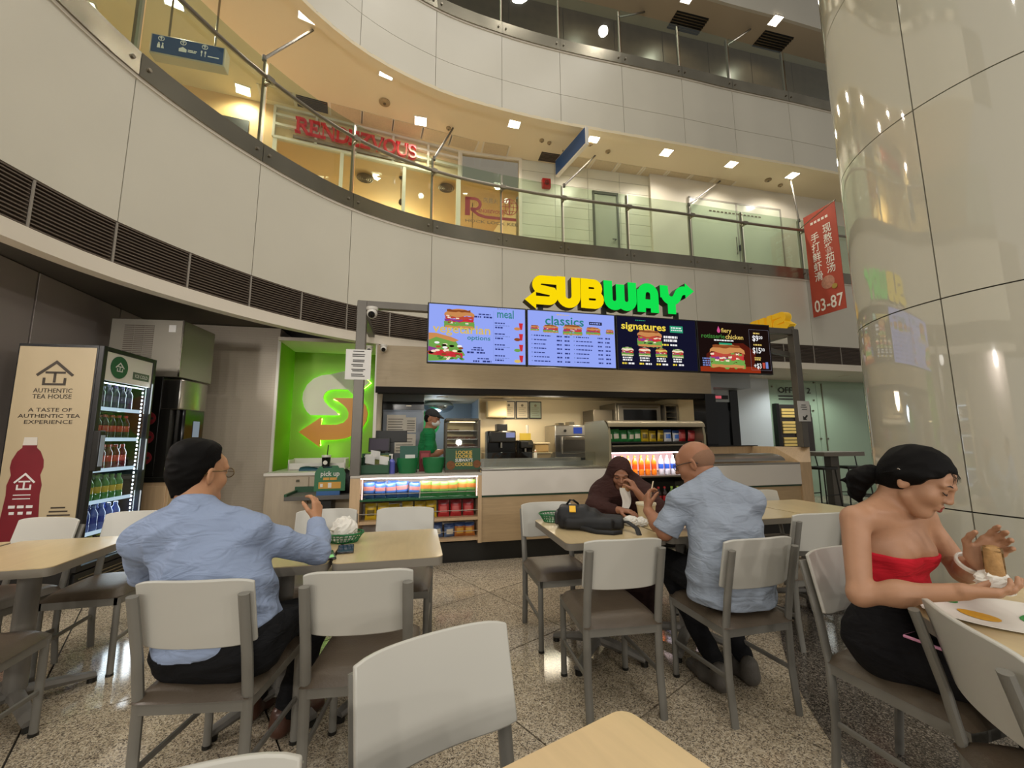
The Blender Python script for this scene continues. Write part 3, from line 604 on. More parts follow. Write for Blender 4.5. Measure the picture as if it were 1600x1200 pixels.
for a, b in (((-4.1, .6), (-4.285, 2.0)), ((-4.287, 2.02), (-4.455, 3.3)), ((-4.455, 3.31), (-4.575, 3.78)), ((-4.578, 3.8), (-4.84, 4.9)), ((-4.845, 4.92), (-5.0, 5.6))):
    a = Vector(a); b = Vector(b); d = (b-a).normalized(); n = Vector((d.y, -d.x)); an = math.atan2(d.y, d.x)
    MB().bx(0, (b-a).length, -.03, .005, 0, 2.94).build('panel', M_lav, wl_, (a.x, a.y, 0), an, smooth=False)
struct('ceiling_1', MB().prism(poly_between([(-6.5, -2.0), (-6.5, 6.5), (-4.9, 8.5), (11, 12.0)], I0, NP-2, -.12), 2.95, 3.2), M_soffit, 'dark soffit over the ground floor behind the fascia', smooth=False)
sstruct('wall_tiled_strip', MB().bx(-3.9, -1.42, 1.8, 2.6, 0, 2.94), M_beige, 'beige striped tile wall left of the lime niche', smooth=False)
sstruct('trim_6', MB().bx(-1.44, -1.405, 1.785, 1.82, 0, 2.78), M_whitep)
sstruct('wall_lime_return', MB().bx(-1.418, -1.41, 1.81, 2.55, .0, 2.75), M_green)
lw = sstruct('wall_lime', MB().bx(-1.42, 0.0, 2.55, 2.65, .0, 2.8), M_green, 'lime green niche wall behind the glowing arrow emblem')
sstruct('ceiling_niche', MB().bx(-1.42, 0.0, 1.72, 2.7, 2.75, 2.8), M_lip)
sstruct('wall_kitchen_left', MB().bx(-.04, .0, 1.26, 2.95, 0, 2.75), M_whitep)
sstruct('wall_bulkhead', MB().bx(-.02, 5.3, 1.25, 1.42, 2.05, 2.64).bx(-.02, 5.3, 1.42, 1.9, 2.55, 2.64), M_bulk, 'stone coloured bulkhead over the kitchen opening', smooth=False)
sstruct('trim_7', MB().bx(-.02, 5.3, 1.22, 1.42, 1.97, 2.055), mat('band_black', '17130f', .75, 0, .2), 'black band under the bulkhead')
sstruct('trim_8', MB().bx(5.13, 5.33, 1.2, 1.5, 0, 2.05), M_blkg)
sstruct('ceiling_kitchen', MB().bx(0, 5.3, 1.42, 4.2, 2.08, 2.12), mat('kitchen_ceiling', 'cfc4aa', .5))
sstruct('wall_kitchen_back', MB().bx(1.66, 5.3, 2.95, 3.05, 0, 2.1).bx(.0, .62, 2.95, 3.05, 0, 2.1).bx(1.66, 1.7, 2.9, 3.0, 0, 2.1), M_kitw, 'cream back wall of the kitchen')
sstruct('wall_cold_room', MB().bx(-.1, 1.9, 4.1, 4.2, 0, 2.14).bx(1.66, 1.76, 3.05, 4.1, 0, 2.14).bx(-.04, .0, 2.95, 4.1, 0, 2.14), mat('cold_room_wall', '7f8b95', .4))
sstruct('wall_kitchen_right', MB().bx(5.3, 5.36, 1.5, 3.05, 0, 2.14), M_kitw)
# ------------------------------------------------------------ passage and glass office wall on the right
M_cool = mat('cool_white_panel', 'cfd6da', .3)
sstruct('ceiling_5', MB().bx(5.36, 14, 1.95, 4.9, 2.66, 2.8), M_lip, 'low white ceiling of the passage', smooth=False)
sstruct('wall_passage', MB().bx(7.35, 8.3, 3.1, 3.16, 0, 2.74), M_cool, 'cool white wall of the passage', smooth=False)
sstruct('wall_passage_back', MB().bx(5.3, 8, 6.0, 6.1, 0, 2.74).bx(5.36, 5.42, 3.05, 6, 0, 2.74), mat('passage_dark', '3d4044', .5), smooth=False)
d3 = sstruct('door_3', MB().bx(6.32, 6.4, 2.55, 2.62, 0, 2.42).bx(7.27, 7.35, 3.0, 3.1, 0, 2.74).bx(6.32, 7.35, 2.6, 3.05, 2.36, 2.74), mat('frame_grey2', 'a9adad', .35, .5), 'grey framed passage door with a red sign above', smooth=False)
MB().bx(6.5, 7.27, 3.02, 3.06, 0, 2.1).build('door_leaf', mat('dark_glass', '17191b', .12), d3); MB().bx(7.15, 7.35, 2.98, 3.01, 0, 2.74).build('jamb_strip', M_blkg, d3)
MB().bx(6.5, 7.27, 3.0, 3.05, 2.1, 2.36).build('transom', M_cool, d3)
MB().bx(6.68, 7.1, 2.97, 3.0, 2.16, 2.24).build('sign_plate', M_blk, d3); MB().bx(6.68, 6.92, 2.96, 2.97, 2.17, 2.23).build('red_sign', emis('red_sign_glow', 'd8606a', .8), d3)
og = sstruct('wall_office_glass', MB().bx(8.3, 14, 3.26, 3.3, 0, 2.72), mat('sea_glass', '9db39a', .1, coat=.4), 'sea green glass office wall with black lettering', smooth=False)
for k in range(3): MB().bx(8.31+k*1.45, 8.31+k*1.45+1.44, 3.215, 3.23, 0, 2.7).build('glass_panel', mat('sea_glass', '9db39a', .1), og)
m = MB(); m.text('OFFICE 2', .19, TM((8.66, 3.2, 2.36)), .012, w=.92); [m.bx(8.66, 9.3-.1*k, 3.2, 3.205, 2.27-.07*k, 2.3-.07*k) for k in range(2)]; m.build('office_lettering', M_ink, og)
for x, z in ((8.5, 2.5), (8.5, 1.95), (9.6, 1.95), (9.65, 2.2), (9.75, 1.3), (9.95, 1.3), (9.7, 2.62)):
    MB().cyl((x, 3.215, z), (x, 3.19, z), .02, n=10).build('glass_fixing', M_bsteel, og)
MB().bx(9.9, 9.92, 3.19, 3.215, .1, 2.6).build('glass_joint', M_bsteel, og)
db = sthing('directory_board', 'dark framed directory board with rows of yellow strips on green glass', 'board', 8.5, 3.1, 1.0)
MB().bx(0, .95, .02, .1, 0, 1.08).build('board', mat('board_brown', '2a2320', .4), db, bev=.006)
MB().bx(-.04, .04, 0, .1, 0, 1.1).build('edge', M_blkg, db); MB().bx(.45, .93, -.005, .02, 0, .8).mat(1).bx(.52, .72, -.01, -.005, .55, .73).bx(.6, .64, -.011, -.01, .6, .7).build('notice', [mat('board_brown', '2a2320', .4), M_bsteel], db)
for k in range(13):
    if k in (3, 8): continue
    MB().bx(.1, .45, 0, .02, .93-k*.072, .985-k*.072).build('name_strip', mat('strip_yellow', 'd2b266', .5), db)
for k, x in enumerate((6.15, 7.31)):
    y = (8.67, 8.97)[k]; t = thing('downlight', ('left' if k == 0 else 'right')+' round downlight in the low ceiling beside the office glass', 'ceiling light', (x, y, 2.66)); MB().lathe([(.11, 0), (.11, -.01), (.09, -.012)], 20).build('rim', M_gwhite, t); MB().lathe([(.088, -.006), (0.01, -.0061)], 20).build('diffuser', M_lamp, t)
    lamp('SPOT', 'downlight_beam', (x, y, 2.62), 55, (.95, 1, .95), .08, (0, 0, 0), 150)
# ------------------------------------------------------------ shop counter
M_wp = mat('white_counter_panel', 'd5cec3', .35)
ct = sthing('counter', 'long white and oak serving counter with black plinth', 'counter', 0, 0, 0)
for a_, b_ in ((1.26, 2.77), (4.1, 5.6)):
    MB().bx(a_, b_, .0, .03, .71, .975).build('white_panel', M_wp, ct, bev=.004); MB().bx(a_, b_, .01, .05, .69, .708).build('green_edge', mat('dark_green_edge', '24402b', .3), ct); MB().bx(a_, b_, .02, .8, .21, .69).build('oak_front', M_woodh, ct)
MB().bx(-.05, 5.7, .09, .8, .0, .21).build('plinth', M_blk, ct)
for a_, b_ in ((1.26, 2.76), (4.12, 5.6)): MB().bx(a_, b_, .0, .8, .975, 1.0).build('worktop', M_inox, ct, bev=.006)
m = MB()
for a in (1.5, 1.9, 2.3): m.bx(a-.17, a+.17, .3, .7, 1.0, 1.012)
m.bx(1.3, 2.72, .28, .3, 1.0, 1.06).bx(1.3, 2.72, .68, .7, 1.0, 1.08).build('food_well', M_inox, ct)
def sneeze(u0, u1, hz):
    def fn(a, b):
        th = R(10+95*b); return (Vector((u0+(u1-u0)*a, .34-.26*math.cos(th)+0.0, 1.0+hz*math.sin(th))), Vector((0, -math.cos(th), math.sin(th))))
    return MB().slab(fn, 1, 10, .008)
sneeze(4.25, 5.45, .11).build('curved_guard', M_inox, ct)
MB().bx(1.32, 2.72, .2, .208, 1.0, 1.16).bx(1.32, 2.72, .2, .5, 1.16, 1.168).build('glass_guard', M_clear, ct)
# right-hand oak end with raked side and back screen
e = MB(); e.bx(5.6, 5.78, .0, .9, .21, 1.0); e.add([(5.6, 0, 1.0), (5.78, 0, 1.0), (5.78, .9, 1.0), (5.6, .9, 1.0), (5.64, .45, 1.2), (5.78, .0, 1.2), (5.78, .9, 1.2), (5.64, .9, 1.2)], [(0, 1, 5, 4), (1, 2, 6, 5), (2, 3, 7, 6), (3, 0, 4, 7), (4, 5, 6, 7)])
e.build('end_panel', M_wood, ct); MB().bx(4.2, 5.7, .86, .9, .9, 1.2).build('back_screen', M_wood, ct); MB().bx(4.2, 5.74, .84, .92, 1.2, 1.215).build('screen_cap', M_blk, ct)
# ------------------------------------------------------------ lit snack shelf at the left end
sh = sthing('snack_shelf', 'oak snack shelf with lit upper bay at the left end of the counter', 'shelf', 0, 0, 0)
for a_, b_ in ((-.12, -.02), (1.22, 1.26)): MB().bx(a_, b_, 0, .75, .21, .93).build('side_panel', M_wood, sh)
MB().bx(-.12, 1.26, -.005, .8, .93, .957).build('top', mat('top_grey', 'b5aea3', .35), sh, bev=.004)
MB().bx(-.02, 1.22, .36, .75, .21, .93).build('back_panel', mat('shelf_white', 'd8d2ca', .5), sh)
for z in (.24, .455): MB().bx(-.02, 1.22, .01, .36, z, z+.03).build('shelf_board', M_wood, sh)
MB().bx(-.02, 1.22, .0, .36, .69, .708).build('glass_shelf', mat('green_glass_edge', '2f5a3d', .1), sh)
MB().bx(-.02, 1.22, .03, .05, .915, .93).build('led_strip', emis('led_white', 'fff0ee', 5), sh)
lamp('AREA', 'shelf_light', SH(.6, .06, .912), 2.6, (1, .9, .88), 1.15, (R(20), 0, TH), None, .03)
for a_ in (-.005, 1.2): MB().bx(a_, a_+.012, .01, .02, .71, .93).build('led_edge', emis('led_pinkish', 'ffd9d0', 1.5), sh)
for z in (.76, .56, .34): MB().cyl((-.02, .015, z), (1.22, .015, z), .004, n=6).build('front_rail', M_rail, sh)
def packet(w, h, d, mats, kind=0):
    """pillow packet: crimped top and bottom, puffed middle, printed bands"""
    m = MB(); nu, nv = 6, 8
    def pt(i, j, s):
        u = i/nu*2-1; v = j/nv*2-1; e_ = (1-abs(u)**3)*(1-abs(v)**4); return (u*w/2*(1-.06*(1-v*v)), s*d/2*(.06+.94*e_), (v+1)*h/2)
    for s in (-1, 1):
        vs_ = [pt(i, j, s) for i in range(nu+1) for j in range(nv+1)]; b = len(m.v); m.v += vs_
        for i in range(nu):
            for j in range(nv):
                f = (b+i*(nv+1)+j, b+(i+1)*(nv+1)+j, b+(i+1)*(nv+1)+j+1, b+i*(nv+1)+j+1); m.f.append(f if s < 0 else f[::-1])
                k = 0
                if kind == 0: k = 1 if j in (0, 7) else (2 if j in (3, 4, 5) and s < 0 and 1 <= i <= 4 else 0)
                elif kind == 1: k = 1 if j < 3 else (2 if j in (4, 5) else 0)
                else: k = 2 if (s < 0 and j in (2, 3, 4) and i in (1, 2, 3, 4)) else (1 if j in (6, 7) else 0)
                m.m.append(k)
    b = len(m.v)
    for j0, z in ((0, 0), (nv, h)):
        pass
    return m
pm = lambda n, c, r=.35: mat('pack_'+n, c, r)
def row(name, cat, label, group, mats, kind, w, h, d, u0, u1, n, v, z, jit=.004):
    o = None
    for k in range(n):
        u = u0+(u1-u0)*(k+.5)/n+random.uniform(-jit, jit); rz = random.uniform(-.25, .25)
        lb = nth(k, n)+' '+label
        if o is None: o = tag(packet(w, h, d, mats, kind).build(name, mats, None, SH(u, v, z), TH+rz, angle=60), lb, cat, group); P0 = o
        else: q = P0.copy(); COL.objects.link(q); q.location = SH(u, v, z); q.rotation_euler = (random.uniform(-.1, .1), random.uniform(-.09, .09), TH+rz); q.scale = (1, 1, random.uniform(.9, 1.06)); q['label'] = lb
row('snack_packet', 'snack', 'blue and pink snack packet on the lit shelf, front row', 'blue and pink packets on the lit shelf', [pm('blue', '4a78c8'), pm('navy', '26406e'), pm('pink', 'd58f8c')], 1, .115, .165, .05, .0, .58, 5, .1, .71)
row('snack_packet', 'snack', 'green and orange snack packet on the lit upper shelf', 'green packets on the lit shelf', [pm('green', '77a04a'), pm('dgreen', '2f6a36'), pm('orange', 'd0843c')], 1, .115, .17, .05, .6, 1.2, 6, .1, .71)
row('snack_packet', 'snack', 'blue and pink snack packet on the lit shelf, back row', 'back row packets on the lit shelf', [pm('blue', '4a78c8'), pm('navy', '26406e'), pm('pink', 'd58f8c')], 1, .115, .165, .05, .02, .58, 5, .22, .71)
row('snack_packet', 'snack', 'yellow crisp packet on the middle shelf below the lit bay', 'yellow packets on the middle shelf', [pm('yellow', 'c9a724'), pm('dyellow', '8d7518'), pm('brownish', '6b5a20')], 2, .12, .17, .06, .02, .78, 6, .12, .485)
row('snack_packet', 'snack', 'red crisp packet on the middle shelf below the lit bay', 'red packets on the middle shelf', [pm('red', 'a92a2c'), pm('dred', '6e1a1e'), pm('lred', 'c7605c')], 2, .125, .18, .06, .78, 1.2, 3, .12, .485)
row('snack_packet', 'snack', 'blue crisp packet on the lowest shelf of the oak snack unit', 'blue packets on the lowest shelf', [pm('slate', '5a6f96'), pm('navy', '26406e'), pm('cream', 'd9cfb8')], 2, .12, .15, .06, .6, .98, 3, .1, .27)
row('snack_packet', 'snack', 'orange crisp packet at the right end of the lowest snack shelf', 'orange packets on the lowest shelf', [pm('rust', 'b06a33'), pm('navy', '26406e'), pm('gold', 'd0a040')], 2, .12, .15, .06, .98, 1.2, 2, .1, .27)
# ------------------------------------------------------------ drinks and crisps cooler in the middle of the counter
ck = sthing('drinks_cooler', 'open front steel cooler with pink lit drinks bay in the counter', 'cooler', 2.77, -.08, 0)
M_cs = mat('cooler_side', 'a39a80', .35, .7)
prof = [(.0, .1), (.0, 1.36), (.02, 1.47), (.08, 1.53), (.16, 1.55), (.72, 1.55), (.72, .1)]
for x in (0, 1.3): 
    m = MB(); m.add([(x+dx, y, z) for dx in (0, .03) for y, z in prof], [tuple(range(7)), tuple(range(13, 6, -1))]+[(i, 7+i, 7+(i+1) % 7, (i+1) % 7) for i in range(7)]); m.build('side_panel', M_cs, ck)
MB().bx(.03, 1.3, .66, .72, .1, 1.55).build('back_panel', M_blk, ck)
m = MB(); m.grid(lambda a, b: (1.33*a, .0+.11*(1-math.cos(b*PI/2))+(.0), 1.47+.08*math.sin(b*PI/2)), 1, 6); m.bx(0, 1.33, .1, .72, 1.53, 1.552); m.build('hood', mat('hood_steel', 'b4a78d', .3, .8), ck)
MB().bx(.03, 1.3, .04, .66, 1.27, 1.29).build('top_shelf', M_blk, ck); MB().bx(.03, 1.3, .0, .66, 1.165, 1.225).build('canopy', M_blkg, ck)
MB().cyl((.05, .03, 1.235), (1.28, .03, 1.248), .018, n=10).build('roller_blind', M_rail, ck)
for z in (.86, .47): MB().bx(.03, 1.3, .03, .66, z, z+.018).build('shelf', M_rail, ck)
MB().bx(.03, 1.3, .02, .05, .1, .46).build('lower_front', M_blkg, ck)
MB().bx(.06, 1.27, .63, .65, .89, 1.16).build('lit_back', emis('pink_panel', 'f2c4c4', 1.0), ck)
MB().bx(.04, 1.29, .03, .05, 1.15, 1.164).build('led_strip', emis('led_pink', 'ffe2e2', 5), ck)
lamp('AREA', 'cooler_light', SH(3.43, -.0, 1.14), 4, (1, .82, .82), 1.2, (R(25), 0, TH), None, .03)
MB().bx(.03, 1.3, .1, .62, .86, .868).build('price_rail', M_whitep, ck)
row('crisp_packet', 'snack', 'green crisp packet on the top shelf of the cooler', 'green packets on the cooler top shelf', [pm('green2', '2c7a3c'), pm('dgreen', '2f6a36'), pm('cream', 'd9cfb8')], 2, .1, .15, .06, 2.82, 3.3, 5, .1, 1.29)
row('crisp_packet', 'snack', 'yellow crisp packet on the top shelf of the cooler', 'yellow packets on the cooler top shelf', [pm('yellow', 'c9a724'), pm('dyellow', '8d7518'), pm('brownish', '6b5a20')], 2, .1, .15, .06, 3.3, 3.62, 3, .1, 1.29)
row('crisp_packet', 'snack', 'blue and white crisp packet on the top shelf of the cooler', 'blue and white packets on the cooler top shelf', [pm('white', 'd5d3d2'), pm('navy', '26406e'), pm('blue', '4a78c8')], 2, .1, .15, .06, 3.62, 3.85, 2, .1, 1.29)
row('crisp_packet', 'snack', 'red crisp packet at the right end of the cooler top shelf', 'red packets on the cooler top shelf', [pm('red', 'a92a2c'), pm('dred', '6e1a1e'), pm('lred', 'c7605c')], 2, .12, .15, .06, 3.82, 4.08, 2, .1, 1.29)
def bottle(name, label, cat, group, liq, lab, cap, h=.22, r=.031, bulge=1.0):
    t = thing(name, label, cat, (0, 0, 0), 0, group); k = h/.22
    MB().lathe([(r*.85, 0), (r, .008*k), (r, .06*k), (r*.93, .07*k), (r*.93, .12*k), (r, .13*k), (r*.98, .15*k), (r*.7, .175*k), (r*.42, .195*k), (r*.4, .205*k)], 12).build('bottle', liq, t, angle=50)
    MB().lathe([(r*.96, .068*k), (r*.97, .07*k), (r*.97, .122*k), (r*.96, .124*k)], 12).build('label_wrap', lab, t); MB().lathe([(r*.46, .203*k), (r*.46, .222*k), (r*.4, .225*k)], 12).build('cap', cap, t)
    return t
def brow(proto, pts, mtx, lbs=None):
    l0 = proto['label']; n = len(pts)
    for k, p in enumerate(pts):
        lb = lbs[k]+' '+l0 if lbs else nth(k, n)+' '+l0
        if k == 0: proto.location = mtx(p); proto['label'] = lb
        else: dup(proto, mtx(p), None, lb)
PET = lambda n, c, r=.12: mat('drink_'+n, c, r, 0, .6)
b1 = bottle('drink_bottle', 'orange drink bottle in the pink lit cooler bay', 'bottle', 'orange bottles in the pink lit bay', PET('orange', 'e8801c'), PET('orange_label', 'd9551e'), PET('orange_cap', 'e6a12a'), .235, .034)
brow(b1, [(3.02+.088*k, .1, .878) for k in range(6)], lambda p: SH(*p))
b2 = bottle('drink_bottle', 'white bottle with blue label in the pink lit cooler bay', 'bottle', 'blue label bottles in the pink lit bay', PET('clear', 'cfd3e0'), PET('blue_label', '3560c8'), PET('white_cap', 'e4e2e6'), .235, .034)
brow(b2, [(3.56+.085*k, .1, .878) for k in range(6)], lambda p: SH(*p))
b2b = bottle('drink_bottle', 'pale clear drink bottle at the left of the pink lit bay', 'bottle', 'pale bottles in the pink lit bay', PET('pale', 'e8cfcf'), PET('pale_label', 'e0b8b8'), PET('white_cap', 'e4e2e6'), .235, .034)
brow(b2b, [(2.85+.08*k, .1, .878) for k in range(2)], lambda p: SH(*p))
b3 = bottle('drink_bottle', 'dark red drink bottle on the unlit lower cooler shelf', 'bottle', 'dark red bottles on the lower cooler shelf', PET('cola', '2a1512'), PET('red_label', 'a5282c'), PET('red_cap', 'b02a2a'), .24, .034)
brow(b3, [(2.9+.085*k, .08, .488) for k in range(9)], lambda p: SH(*p))
b4 = bottle('drink_bottle', 'green drink bottle on the unlit lower cooler shelf', 'bottle', 'green bottles on the lower cooler shelf', PET('lime', '6b8f3a'), PET('green_label', '3c7a34'), PET('green_cap', '9fc04a'), .24, .034)
brow(b4, [(3.68+.085*k, .08, .488) for k in range(4)], lambda p: SH(*p))
# ------------------------------------------------------------ frame of steel poles carrying menus and signs
M_pole = mat('pole_steel', '6e6961', .38, .5, var=(4, .15))
fr = sthing('sign_frame', 'grey steel pole frame carrying the menu screens and shop name', 'frame', 0, 0, 0)
MB().bx(-.13, -.03, .0, .1, .957, 2.85).build('pole', M_pole, fr, bev=.004); MB().bx(5.69, 5.79, .0, .1, 1.2, 2.85).build('pole', M_pole, fr, bev=.004)
MB().bx(-.13, 5.79, .01, .09, 2.78, 2.86).build('beam', M_pole, fr, bev=.004)
MB().bx(-.13, -.05, .1, 1.15, 2.72, 2.8).build('side_beam', M_pole, fr); MB().bx(5.71, 5.79, .1, 1.75, 2.78, 2.86).build('side_beam', M_pole, fr); MB().bar((5.74, .12, 2.5), (5.0, .12, 2.62), .06, .06).build('brace', M_pole, fr)
for u in (1.2, 2.4, 3.5, 4.7): MB().bx(u-.04, u+.04, .03, .07, 2.2, 2.78).build('screen_bracket', M_blk, fr)
for u in (2.0, 2.85, 3.9): MB().bx(u-.03, u+.03, .08, .12, 2.86, 3.0).build('letter_bracket', M_blk, fr)
# ============================================================ menu screens
E_ = lambda n, c, s=1.0: emis('scr_'+n, c, s)
PAL = [E_('lilac', '94a6f4'), E_('navy', '2f3a78'), E_('teal', '2f7f80'), E_('gold', 'd8ba62'), E_('bread', 'c98a52'), E_('crust', '8a4a25'), E_('meat', 'b8493a'), E_('leaf', '6fa04a'), E_('cream', 'f0dcc0'), E_('purple', '8a3f86'),
       E_('black', '14142a'), E_('white', 'f2f0f0'), E_('yellow', 'f1d64a'), E_('mint', '2f9a72'), E_('ember', '8f2f16'), E_('dark', '1a0f0d'), E_('emberd', '521a10'), E_('red', 'c8303a'), E_('pink', 'd0508a'), E_('grey', '8a8a98'), E_('bluegrey', '7285c0'), E_('dgreen', '3f7a35')]
PN_ = dict(lilac=0, navy=1, teal=2, gold=3, bread=4, crust=5, meat=6, leaf=7, cream=8, purple=9, black=10, white=11, yellow=12, mint=13, ember=14, dark=15, emberd=16, red=17, pink=18, grey=19, bluegrey=20, dgreen=21)
class Scr:
    def __init__(s, w, h): s.m = MB(); s.w = w; s.h = h; s.l = 0
    def _z(s): s.l += 1; return .0015+.00012*s.l
    def poly(s, pts, c):
        s.m.mat(PN_[c]); z = s._z(); s.m.add([(x, -z, y) for x, y in pts], [tuple(range(len(pts)))])
    def rect(s, x0, x1, y0, y1, c): s.poly([(x0, y0), (x1, y0), (x1, y1), (x0, y1)], c)
    def txt(s, t, x, y, size, c, bold=.0, al='L', w=None): s.m.mat(PN_[c]); s.m.text(t, size, TM((x, -s._z(), y)), bold, al, w=w)
    def words(s, x, y, w, h, c, n=3):
        """small unreadable print: word shaped dashes"""
        a = x; k = 0
        while a < x+w-.006:
            l = min(.012+.03*random.random(), x+w-a); s.rect(a, a+l, y, y+h, c); a += l+.008
    def ell(s, cx, cy, rx, ry, c, a0=0, a1=360, n=18, wob=0):
        s.poly([(cx+rx*(1+wob*math.sin(5*a)*random.random())*math.cos(a), cy+ry*(1+wob*random.uniform(-1, 1))*math.sin(a)) for a in [R(a0+(a1-a0)*k/n) for k in range(n+1)]], c)
    def sandwich(s, cx, cy, w, h, bread='bread', top='crust', tilt=0, n=8):
        rnd = random.Random(int(cx*1000+cy*77))
        def p(x, y): return (cx+x*w/2*math.cos(tilt)-y*h/2*math.sin(tilt), cy+x*w/2*math.sin(tilt)+y*h/2*math.cos(tilt))
        def blob(x0, x1, y0, y1, c, k=10, wv=.12):
            P = [p(x0+(x1-x0)*i/k, y1+rnd.uniform(-wv, wv)) for i in range(k+1)]+[p(x1-(x1-x0)*i/k, y0+rnd.uniform(-wv, wv)) for i in range(k+1)]; s.poly(P, c)
        blob(-.97, .97, -1, -.55, 'leaf', 14, .14); blob(-.9, .9, -.98, -.75, bread, 10, .04)
        blob(-.98, .95, -.62, -.25, 'leaf', 16, .16); blob(-.9, .9, -.35, -.05, 'red', 10, .08); blob(-.94, .2, -.3, -.1, 'purple', 8, .08); blob(-.9, .92, -.1, .25, 'meat', 12, .1)
        for k in range(n): x = rnd.uniform(-.85, .85); y = rnd.uniform(-.5, .25); blob(x-.1, x+.1, y-.07, y+.07, rnd.choice(['cream', 'crust', 'leaf', 'meat', 'cream']), 4, .03)
        P = [p(-.98, .18)]+[p(-.95+1.9*k/12, .25+.7*math.sin(PI*(k+.6)/13.2)**.6) for k in range(13)]+[p(.98, .15)]+[p(.9-1.8*k/8, .2+.1*math.sin(k)) for k in range(9)]; s.poly(P, bread)
        blob(-.8, .7, .62, .85, top, 8, .05)
def screen(u0, label, bgcol, fn):
    t = sthing('menu_screen', label, 'screen', u0, -.02, 2.18); w, h = 1.155, .7
    MB().bx(0, w, 0, .05, 0, h).build('housing', M_blk, t, bev=.004)
    s = Scr(w, h); MB().bx(.015, w-.015, -.0015, 0, .015, h-.015).build('display', PAL[PN_[bgcol]], t, smooth=False)
    fn(s); s.m.build('screen_print', PAL, t, smooth=False); return t
def m1(s):
    s.sandwich(.36, .53, .36, .24); s.txt('vegetarian', .06, .355, .145, 'gold', .012, w=.66); s.txt('options', .72, .285, .075, 'teal', .012, 'R', w=.27)
    s.poly([(.016, .02), (.016, .33), (.12, .32), (.3, .29), (.36, .2), (.43, .1), (.3, .05), (.16, .03)], 'leaf')
    s.poly([(.016, .26), (.016, .345), (.1, .345), (.26, .31), (.36, .27), (.3, .25), (.1, .3)], 'bread'); s.poly([(.016, .1), (.016, .17), (.2, .15), (.4, .12), (.4, .07), (.2, .08)], 'red'); s.poly([(.016, .12), (.016, .19), (.11, .17), (.1, .12)], 'purple')
    for k in range(22): x = .02+.38*random.random(); y = .1+.2*random.random()*(1-x); s.ell(x, y, .03, .014, random.choice(['cream', 'white', 'crust', 'meat', 'cream', 'dark']), n=8)
    for k in range(16): s.ell(.03+.4*random.random(), .05+.04*random.random(), .024, .013, random.choice(['leaf', 'dgreen', 'cream']), n=7)
    s.txt('meal', .8, .565, .14, 'teal', .014, w=.2); s.words(.8, .665, .12, .01, 'grey')
    for x, y in ((.58, .585), (.5, .16), (.57, .06)):
        s.words(x, y, .14, .014, 'navy'); s.words(x-.05, y-.035, .08, .02, 'navy'); s.words(x+.06, y-.035, .1, .02, 'navy')
    s.words(.52, .185, .1, .014, 'navy'); s.rect(.755, .757, .05, .64, 'bluegrey')
    for k in range(4):
        y = .49-.13*k; s.words(.77, y, .12, .014, 'navy'); s.words(.77, y-.025, .18, .008, 'bluegrey'); s.words(.775, y-.055, .1, .018, 'navy')
        s.poly([(1.07, y-.06), (1.1, y-.06), (1.11, y+.02), (1.06, y+.02)], 'red'); s.ell(1.04, y-.05, .04, .02, ['bread', 'crust', 'leaf', 'gold'][k], n=10)
def m2(s):
    s.txt('classics', .23, .52, .16, 'teal', .016, w=.5); s.words(.38, .645, .16, .01, 'gold')
    s.rect(.8, .97, .545, .585, 'black'); s.words(.815, .558, .14, .014, 'lilac')
    for x, w, h in ((.1, .11, .07), (.3, .2, .1), (.58, .26, .13), (.85, .2, .1), (1.07, .11, .06)): s.sandwich(x, .47, w, h, n=5)
    for c in (0, 1):
        for k in range(7):
            y = .37-.052*k; x = .06+.53*c; s.ell(x, y+.008, .008, .008, 'bluegrey', n=8); s.words(x+.025, y, .13+.09*random.random(), .013, 'navy')
            for dx in (.31, .41): s.words(x+dx, y-.003, .065, .018, 'navy')
def m3(s):
    s.txt('signatures', .07, .525, .13, 'yellow', .022, w=.63); s.words(.27, .64, .14, .01, 'mint'); s.rect(.76, .95, .51, .6, 'mint'); s.words(.775, .565, .16, .016, 'white'); s.words(.775, .535, .16, .014, 'white')
    s.sandwich(.46, .42, .36, .23, n=10); s.words(.66, .43, .2, .03, 'white'); s.words(.66, .385, .2, .03, 'white')
    s.words(.63, .33, .1, .022, 'yellow'); s.words(.75, .33, .1, .022, 'white')
    for k in range(4):
        x = .14+.235*k; s.sandwich(x, .235, .17, .115, ['cream', 'cream', 'gold', 'cream'][k], ['leaf', 'meat', 'crust', 'leaf'][k], n=5); s.words(x-.07, .145, .13, .018, 'white'); s.words(x-.07, .115, .13, .018, 'white'); s.words(x-.08, .07, .065, .022, 'yellow'); s.words(x+.005, .07, .085, .022, 'white')
